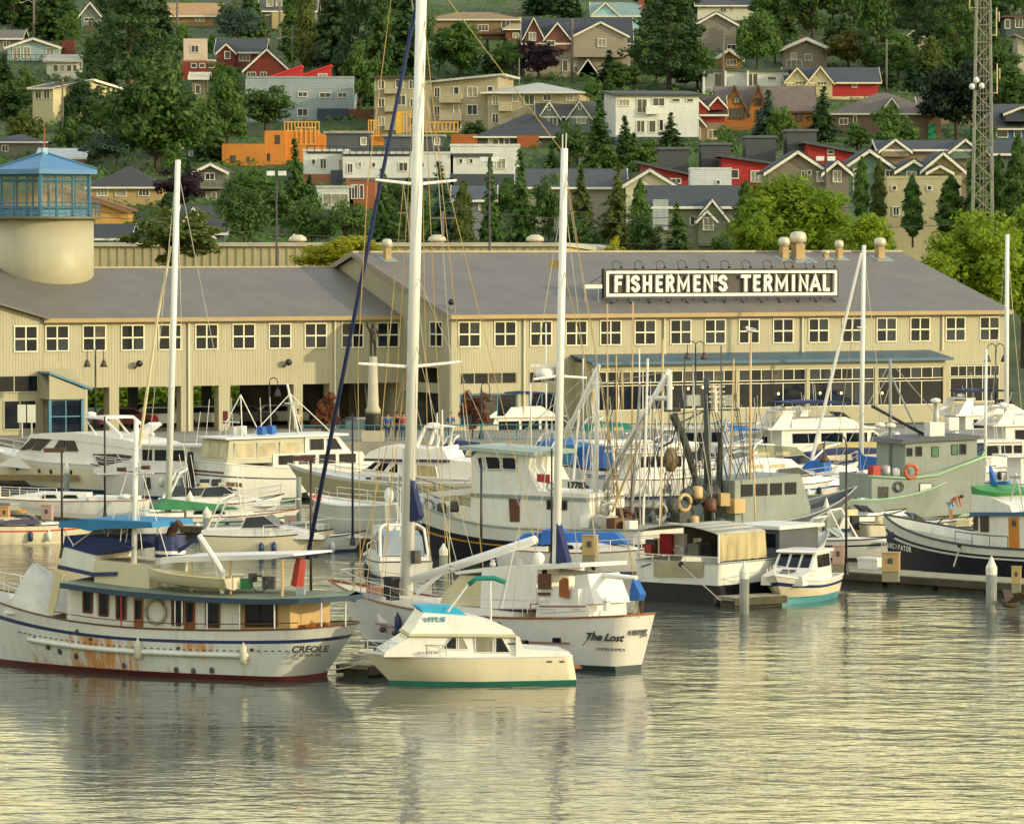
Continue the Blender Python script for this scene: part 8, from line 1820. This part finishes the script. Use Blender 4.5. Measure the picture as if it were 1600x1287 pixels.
# generic boats:  label, bow px, stern px, beam, style ...
S_ = sport
S_('white express cruiser with green canvas at the right of the second row', (1330,742),(1228,766),3.0,'exp',canvas=navy,heading=30)
k1 = S_('white flybridge yacht with navy canvas and a tilted arch', (1440,712),(1195,742),4.0,'fly',(1.5,1.4,2.0),navy,heading=20,L=13)
S_('sport boat with cream cockpit canvas left of the leaning mast', (1270,735),(1150,770),3.4,'exp',(1.3,1.2,1.8),M('olive_canvas', C('8a8a70'), rough=.8),heading=28,L=10)
k2 = S_('small sailboat with a tan boom tent before the navy topped yacht', (1340,735),(1262,750),2.6,'sail',canvas=M('tan_tent', C('b5a468'), rough=.8),heading=20,L=8); k2b = prism(k2, [(1,k2.z+.5),(1.6,k2.z+1.5),(6.3,k2.z+1.5),(6.6,k2.z+.5)], 1.0, MATS['tan_tent'], 'boom_tent', tum=.5)
S_('sailboat with long white hull and blue mainsail cover at right of centre', (1240,790),(1350,772),3.0,'sail',(1.1,1.0,1.4),bluec,stripe=bluec,L=11,heading=160)
S_('flybridge cruiser with cream canvas behind the grey trawler', (1590,690),(1490,715),3.8,'fly',(1.5,1.4,2.0),navy,heading=25,L=11)
S_('white cruiser at the right edge with red cushions', (1660,705),(1548,735),4.0,'fly',(1.5,1.4,2.0),None,heading=20,L=12)
S_('pale hardtop boat at the right edge with dark windows', (1670,772),(1548,790),3.2,'pilot',(1.3,1.2,1.8),None,stripe=sky_c,heading=15,L=9)
S_('white sport cruiser with blue stripe among the rigging', (1250,752),(1140,790),3.4,'exp',(1.2,1.1,1.7),white,stripe=bluec,heading=30,L=10)
S_('blue canvas topped cruiser behind the white booms', (930,735),(842,752),3.2,'exp',(1.2,1.1,1.7),bluec,heading=25,L=9)
S_('cruiser with light blue canvas behind the fishing vessel', (1000,738),(900,760),3.2,'pilot',(1.2,1.1,1.7),sky_c,heading=25,L=9)
S_('white boat with dark window band right of the white booms', (1040,760),(950,780),3.2,'pilot',(1.2,1.1,1.7),None,heading=25,L=9)
S_('flybridge boat with grey windows behind the white wheelhouse', (850,700),(745,716),3.6,'fly',(1.4,1.3,1.9),navy,heading=22,L=11)
S_('white sedan cruiser behind the power block', (1100,720),(1010,738),3.4,'pilot',(1.3,1.2,1.8),None,heading=22,L=10)
S_('small flybridge boat in the gap left of the second mast', (760,690),(690,705),3.2,'fly',(1.2,1.1,1.7),None,heading=20,L=9)
S_('blue hulled motorboat beside the power block', (1190,712),(1110,728),3.2,'exp',(1.2,1.1,1.7),bluec,hullm=gel,stripe=bluec,heading=25,L=9)
S_('wakeboard boat with a white tower and black stripe', (1330,893),(1190,872),2.6,'open',(1.0,.95,1.2),None,stripe=rub,hullm=gel,L=7,heading=-22,boot=rub)
t_ = BT('wakeboard_tower_frame','x','x',(1330,893),(1190,872)); bpy.data.objects.remove(t_.root)
b = S_('white bowrider with a person bending on its bow', (1458,835),(1352,850),2.5,'open',(1.0,.95,1.25),None,hullm=gel_cream,boot=gel,L=6.5,heading=18)
pw = b.m @ Vector((5.2,0,b.z+.12)); PB = person('shirtless person in pale shorts bending forward on the bowrider', pw, R(60), None, shorts, bent, 1.0, True)
S_('small white runabout tied behind the bowrider', (1340,815),(1300,830),2.2,'open',(.8,.75,1.0),None,L=5.5,heading=30)
S_('grey inflatable tender on the dark runabout', (1500,836),(1545,850),2.0,'open',(.9,.85,1.0),None,hullm=greyp,stripe=blackp,L=5,heading=170)
S_('white sailboat with brown deck tarps at far left', (-40,806),(222,812),3.0,'sail',(1.05,1.0,1.3),None,L=11,heading=172)
S_('striped white runabout with purple cover at the left edge', (98,846),(-30,852),2.5,'open',(1.0,.95,1.15),purple,hullm=gel_cream,stripe=M('red_orange_stripe', C('c8562a'), rough=.4),L=6.5,heading=20,boot=gel_cream)
k3 = S_('sailboat with a green boom cover left of the orange float', (366,832),(215,838),2.8,'sail',(1.0,.95,1.25),None,stripe=greens,L=9,heading=15)
prism(k3, [(1.0,k3.z+.4),(1.6,k3.z+.95),(4.8,k3.z+.55),(5.6,k3.z+.4)], .9, greens, 'green_boom_cover', tum=.4)
S_('cream cuddy cruiser with a windscreen and canvas hoop in front of the orange float', (440,872),(310,868),2.6,'exp',(1.0,.95,1.3),None,hullm=gel_cream,L=6.5,heading=-8)
S_('grey covered cruiser behind the foot of the tall mast', (640,912),(634,905),2.8,'exp',(.8,.75,1.0),greyc,L=7,heading=100,off=0,cab=.85)
k5 = S_('sailboat with blue canvas behind the main boom', (880,905),(770,895),3.0,'sail',(1.1,1.0,1.4),bluec,L=9,heading=-12); prism(k5, [(.8,k5.z+.3),(1.3,k5.z+.8),(5.6,k5.z+.9),(6.2,k5.z+.4)], .8, bluec, 'blue_boom_cover', tum=.5)
S_('cabin boat with a tan window left of SPARETIME', (225,772),(340,780),3.2,'pilot',(1.6,1.5,1.9),None,L=9,heading=160)
k4 = S_('white sailboat with its mast behind the big cream yacht', (200,712),(335,716),3.0,'sail',(1.2,1.1,1.5),None,L=10,heading=172)
S_('inflatable boat with a blue and white cover leaning by the cabin boat', (236,770),(252,778),1.8,'open',(.9,.8,1.1),M('blue_white_cover', C('5a6fb0'), rough=.6),hullm=white,stripe=bluec,L=4,heading=70)
S_('runabout with a black outboard left of SPARETIME', (330,770),(310,790),2.2,'open',(1.0,.9,1.1),None,hullm=greyd,L=5,heading=100)
for lab, bw, st_, sty, cv, hd, L9 in (
 ('low white cruiser between the cream trawler yacht and the quay', (640,692),(560,704),'exp',None,20,9),('grey canvas boat below the statue', (600,702),(540,712),'pilot',greyc,25,8),
 ('small white sedan boat left of the yellow workboat wheelhouse', (1220,724),(1150,740),'pilot',None,25,8),('little sailboat beside the white booms', (905,716),(850,726),'sail',bluec,25,7),
 ('white express boat with teal canvas behind the white booms', (980,706),(910,718),'exp',teal,22,8),('flybridge boat close to the restaurant quay wall', (1075,690),(1000,702),'fly',None,20,9),
 ('pale cruiser under the blue restaurant awning', (1190,688),(1115,700),'exp',navy,18,9),('white boat with green canvas beside the tilted arch yacht', (1440,735),(1370,748),'exp',greens,22,8),
 ('cabin boat between grey trawler and right edge boats', (1560,742),(1500,756),'pilot',navy,20,8),('white sport boat with a blue stripe behind the power block boom', (1085,742),(1020,754),'exp',white,24,8),('small cabin boat under the white crossed booms', (985,748),(925,762),'pilot',bluec,24,7),('white hardtop boat behind the exhaust stacks', (1165,752),(1105,764),'pilot',None,26,8),('navy topped runabout between the trawler yacht and white wheelhouse', (735,738),(690,746),'exp',navy,22,6),('white flybridge boat just left of the hooked lamp', (1305,716),(1235,728),'fly',sky_c,22,9),('little white sailboat behind the green trimmed trawler', (1425,716),(1365,724),'sail',bluec,20,7),('cream express boat at the quay below the double lamp', (1130,672),(1060,682),'exp',creamc,18,8),('tiny white skiff left of the grey trawler stern', (1262,806),(1232,814),'open',None,25,5),
 ('white cuddy boat behind the green boom cover', (330,812),(250,818),'exp',None,10,7),('blue covered runabout right of the orange float', (470,868),(420,864),'open',bluec,10,5)):
    S_(lab, bw, st_, 2.8 if L9 > 6 else 2.0, sty, (1.1,1.0,1.5) if L9 > 6 else (.8,.75,1.0), cv, heading=hd, L=L9, stripe=rnd.choice((None,bluec,navyp,None)))
# free-standing masts of boats whose hulls are hidden
def lone_mast(bt, foot, top, rpx, spr=(), lines_=(), m=mm):
    f = bt.p(*foot); t = bt.p(*top); s = FPX/bt.o.y
    mast(bt, (f[0],0,f[1]), (t[0],0,t[1]), rpx/s/2, m)
    for a, c_ in spr:
        p0 = bt.p(a[0],a[1]); MB().tube([(p0[0],-1.1,p0[1]),(p0[0],1.1,p0[1]+.05)], .035, 5).build('spreader', m, bt.root)
    for a, c_ in lines_: lines(bt, [((*bt.p(*a)[:1],0,bt.p(*a)[1]),(bt.p(*c_)[0],0,bt.p(*c_)[1]))], .02, rope, 'stay')
lone_mast(k3,(262,820),(278,250),11,[((266,606),0)],[((276,262),(220,830)),((277,262),(345,600)),((277,270),(292,830))])
MB().tube([(*k3.p(268,385)[:1],.1,k3.p(268,385)[1]),(k3.p(246,500)[0],.1,k3.p(246,500)[1]),(k3.p(218,700)[0],.1,k3.p(218,700)[1])], .07, 6, .09).build('furled_jib', creamc, k3.root)
lone_mast(k4,(293,690),(293,600),4); 
kb = [c for c in COL.objects if c.get('label','').startswith('sailboat with long white hull')][0]
class FB: pass
def frame_of(o):
    f = FB(); f.o = o.location.copy(); a = o.rotation_euler.z; f.f = Vector((math.cos(a),math.sin(a),0)); f.l = Vector((-f.f.y,f.f.x,0)); f.near = 1 if f.l.y < 0 else -1; f.root = o
    f.m = Matrix.Translation(f.o) @ Matrix.Rotation(a,4,'Z'); f.mi = f.m.inverted(); f.p = lambda px, py, y=0.0: BT.p(f, px, py, y); return f
k6 = frame_of(kb); lone_mast(k6,(1345,760),(1350,383),8,[((1347,512),0)],[((1349,390),(1300,760)),((1349,390),(1390,740))])
MB().tube([(*k6.p(1347,395)[:1],.1,k6.p(1347,395)[1]),(k6.p(1265,735)[0],.1,k6.p(1265,735)[1])], .1, 6, .12).build('furled_jib', white, k6.root)
MB().ext([k6.p(px,py) for px,py in ((1342,699),(1350,712),(1408,718),(1409,728),(1360,733),(1342,735))], -.15, .15).build('blue_mainsail_cover', bluec, k6.root)
kr = frame_of([c for c in COL.objects if c.get('label','').startswith('white cruiser at the right edge')][0])
k7 = S_('sailboat at the right edge with a thick white mast', (1530,708),(1640,716),3.0,'sail',(1.2,1.1,1.5),None,L=10,heading=165)
lone_mast(k7,(1572,690),(1574,366),8,[((1573,478),0)],[((1573,370),(1545,690)),((1573,370),(1600,690))])
lone_mast(frame_of([c for c in COL.objects if c.get('label','').startswith('pale hardtop boat')][0]),(1539,760),(1541,545),5)
for fb_, px, y0, y1 in ((FV,854,505,760),(FV,950,475,800),(FV,986,472,815),(FV,1000,545,820),(FV,830,600,705),(FV,912,560,770),(FV,964,555,810),(TY,692,640,705),(TY,684,645,705)):
    lone_mast(fb_,(px,y1),(px-1 if px != 986 else 989,y0),2.6,m=tanp if px in (950,986,964) else white)
for lab, w_ in (('wakeboard boat',1.1),):
    fw = frame_of([c for c in COL.objects if c.get('label','').startswith(lab)][0]); tb = MB()
    for s_ in (1,-1): tb.tube([(1.8,s_*w_,1.0),(2.6,s_*w_,2.0),(3.4,s_*w_*.8,2.4),(4.2,s_*w_*.9,1.0)], .05, 6)
    tb.tube([(2.6,-w_,2.0),(2.6,w_,2.0)], .05, 6); tb.tube([(3.4,-w_*.8,2.4),(3.4,w_*.8,2.4)], .05, 6); tb.build('tow_tower', white, fw.root)
# bird low over the water
p = at_z(1580,944,.35); bd = thing('water_bird', 'brown bird landing on the water at the right', 'bird', p, R(200))
MB().ell((0,0,0),(.42,.16,.15),10,7).build('body', M('brown_feather', C('4a3c2c'), rough=.8, var=.2), bd, True); MB().ell((.42,0,.14),(.13,.09,.1),8,6).build('head', MATS['brown_feather'], bd, True)
for s_ in (1,-1): MB().add([(.2,s_*.1,.08),(-.25,s_*.1,.08),(-.35,s_*.7,.5),(.05,s_*.75,.55),(.2,s_*.1,.12),(-.25,s_*.1,.12),(-.35,s_*.7,.53),(.05,s_*.75,.58)],[(0,1,2,3),(7,6,5,4),(0,4,5,1),(1,5,6,2),(2,6,7,3),(3,7,4,0)]).build('wing', MATS['brown_feather'], bd)
# gull on the warehouse ventilator
p = at_y(463,366,418); gw_ = thing('seagull', 'white gull perched on the warehouse ventilator at left', 'bird', (p.x,418,at_y(463,372,418).z)); MB().ell((0,0,.15),(.3,.13,.13),10,7).build('body', white, gw_, True); MB().ell((-.22,0,.3),(.09,.08,.08),8,6).build('head', white, gw_, True)

# lockers, hose coils and mooring lines on the main walkway
A_, B_ = V2(-36,265), V2(32,193.5); dd = (B_-A_).normalized(); nn_ = Vector((-dd.y, dd.x, 0))
for i, (px, ref) in enumerate(((30,'left of the pink power box'),(215,'behind the blue bimini'),(505,'right of the pink power box'),(585,'by the white bow'),(720,'right of the capped piles'),(795,'behind the main boom'),(975,'below the white fishing vessel'),(1345,'right of the hooked lamp'))):
    d = ray(px, 850); t = (A_-Vector((0,0,0))).dot(nn_)/Vector((d.x,d.y,0)).dot(nn_); p = Vector((d.x*t, d.y*t, .555)) + nn_*.75*(1 if i % 2 else -1)
    o = thing('dock_locker', ('low white dock locker ' if i % 2 else 'grey dock locker ') + ref, 'locker', p, math.atan2(dd.y,dd.x), 'lockers on the main walkway')
    MB().ext([(-.6,0),(.6,0),(.6,.42),(-.6,.42)], -.3, .3).build('box', gel if i % 2 else greyp, o); MB().ext([(-.64,.42),(.64,.42),(.6,.52),(-.6,.52)], -.34, .34).build('lid', gel if i % 2 else greyp, o)
    q = MB(); [q.tube([(1.1+r_*math.cos(a), r_*math.sin(a), .04+.05*j) for a in [z_*math.pi/6 for z_ in range(13)]], .03, 5) for j, r_ in enumerate((.32,.30,.31))]
    oo = thing('hose_coil', ('dark hose coil ' if i % 2 else 'yellow hose coil ') + 'on the walkway ' + ref, 'hose', p, math.atan2(dd.y,dd.x), 'hose coils on the main walkway'); q.build('coil', rub if i % 2 else yel, oo); MB().tube([(1.1,0,0),(1.1,0,.3)], .04, 6).build('hose_stand', galv, oo)
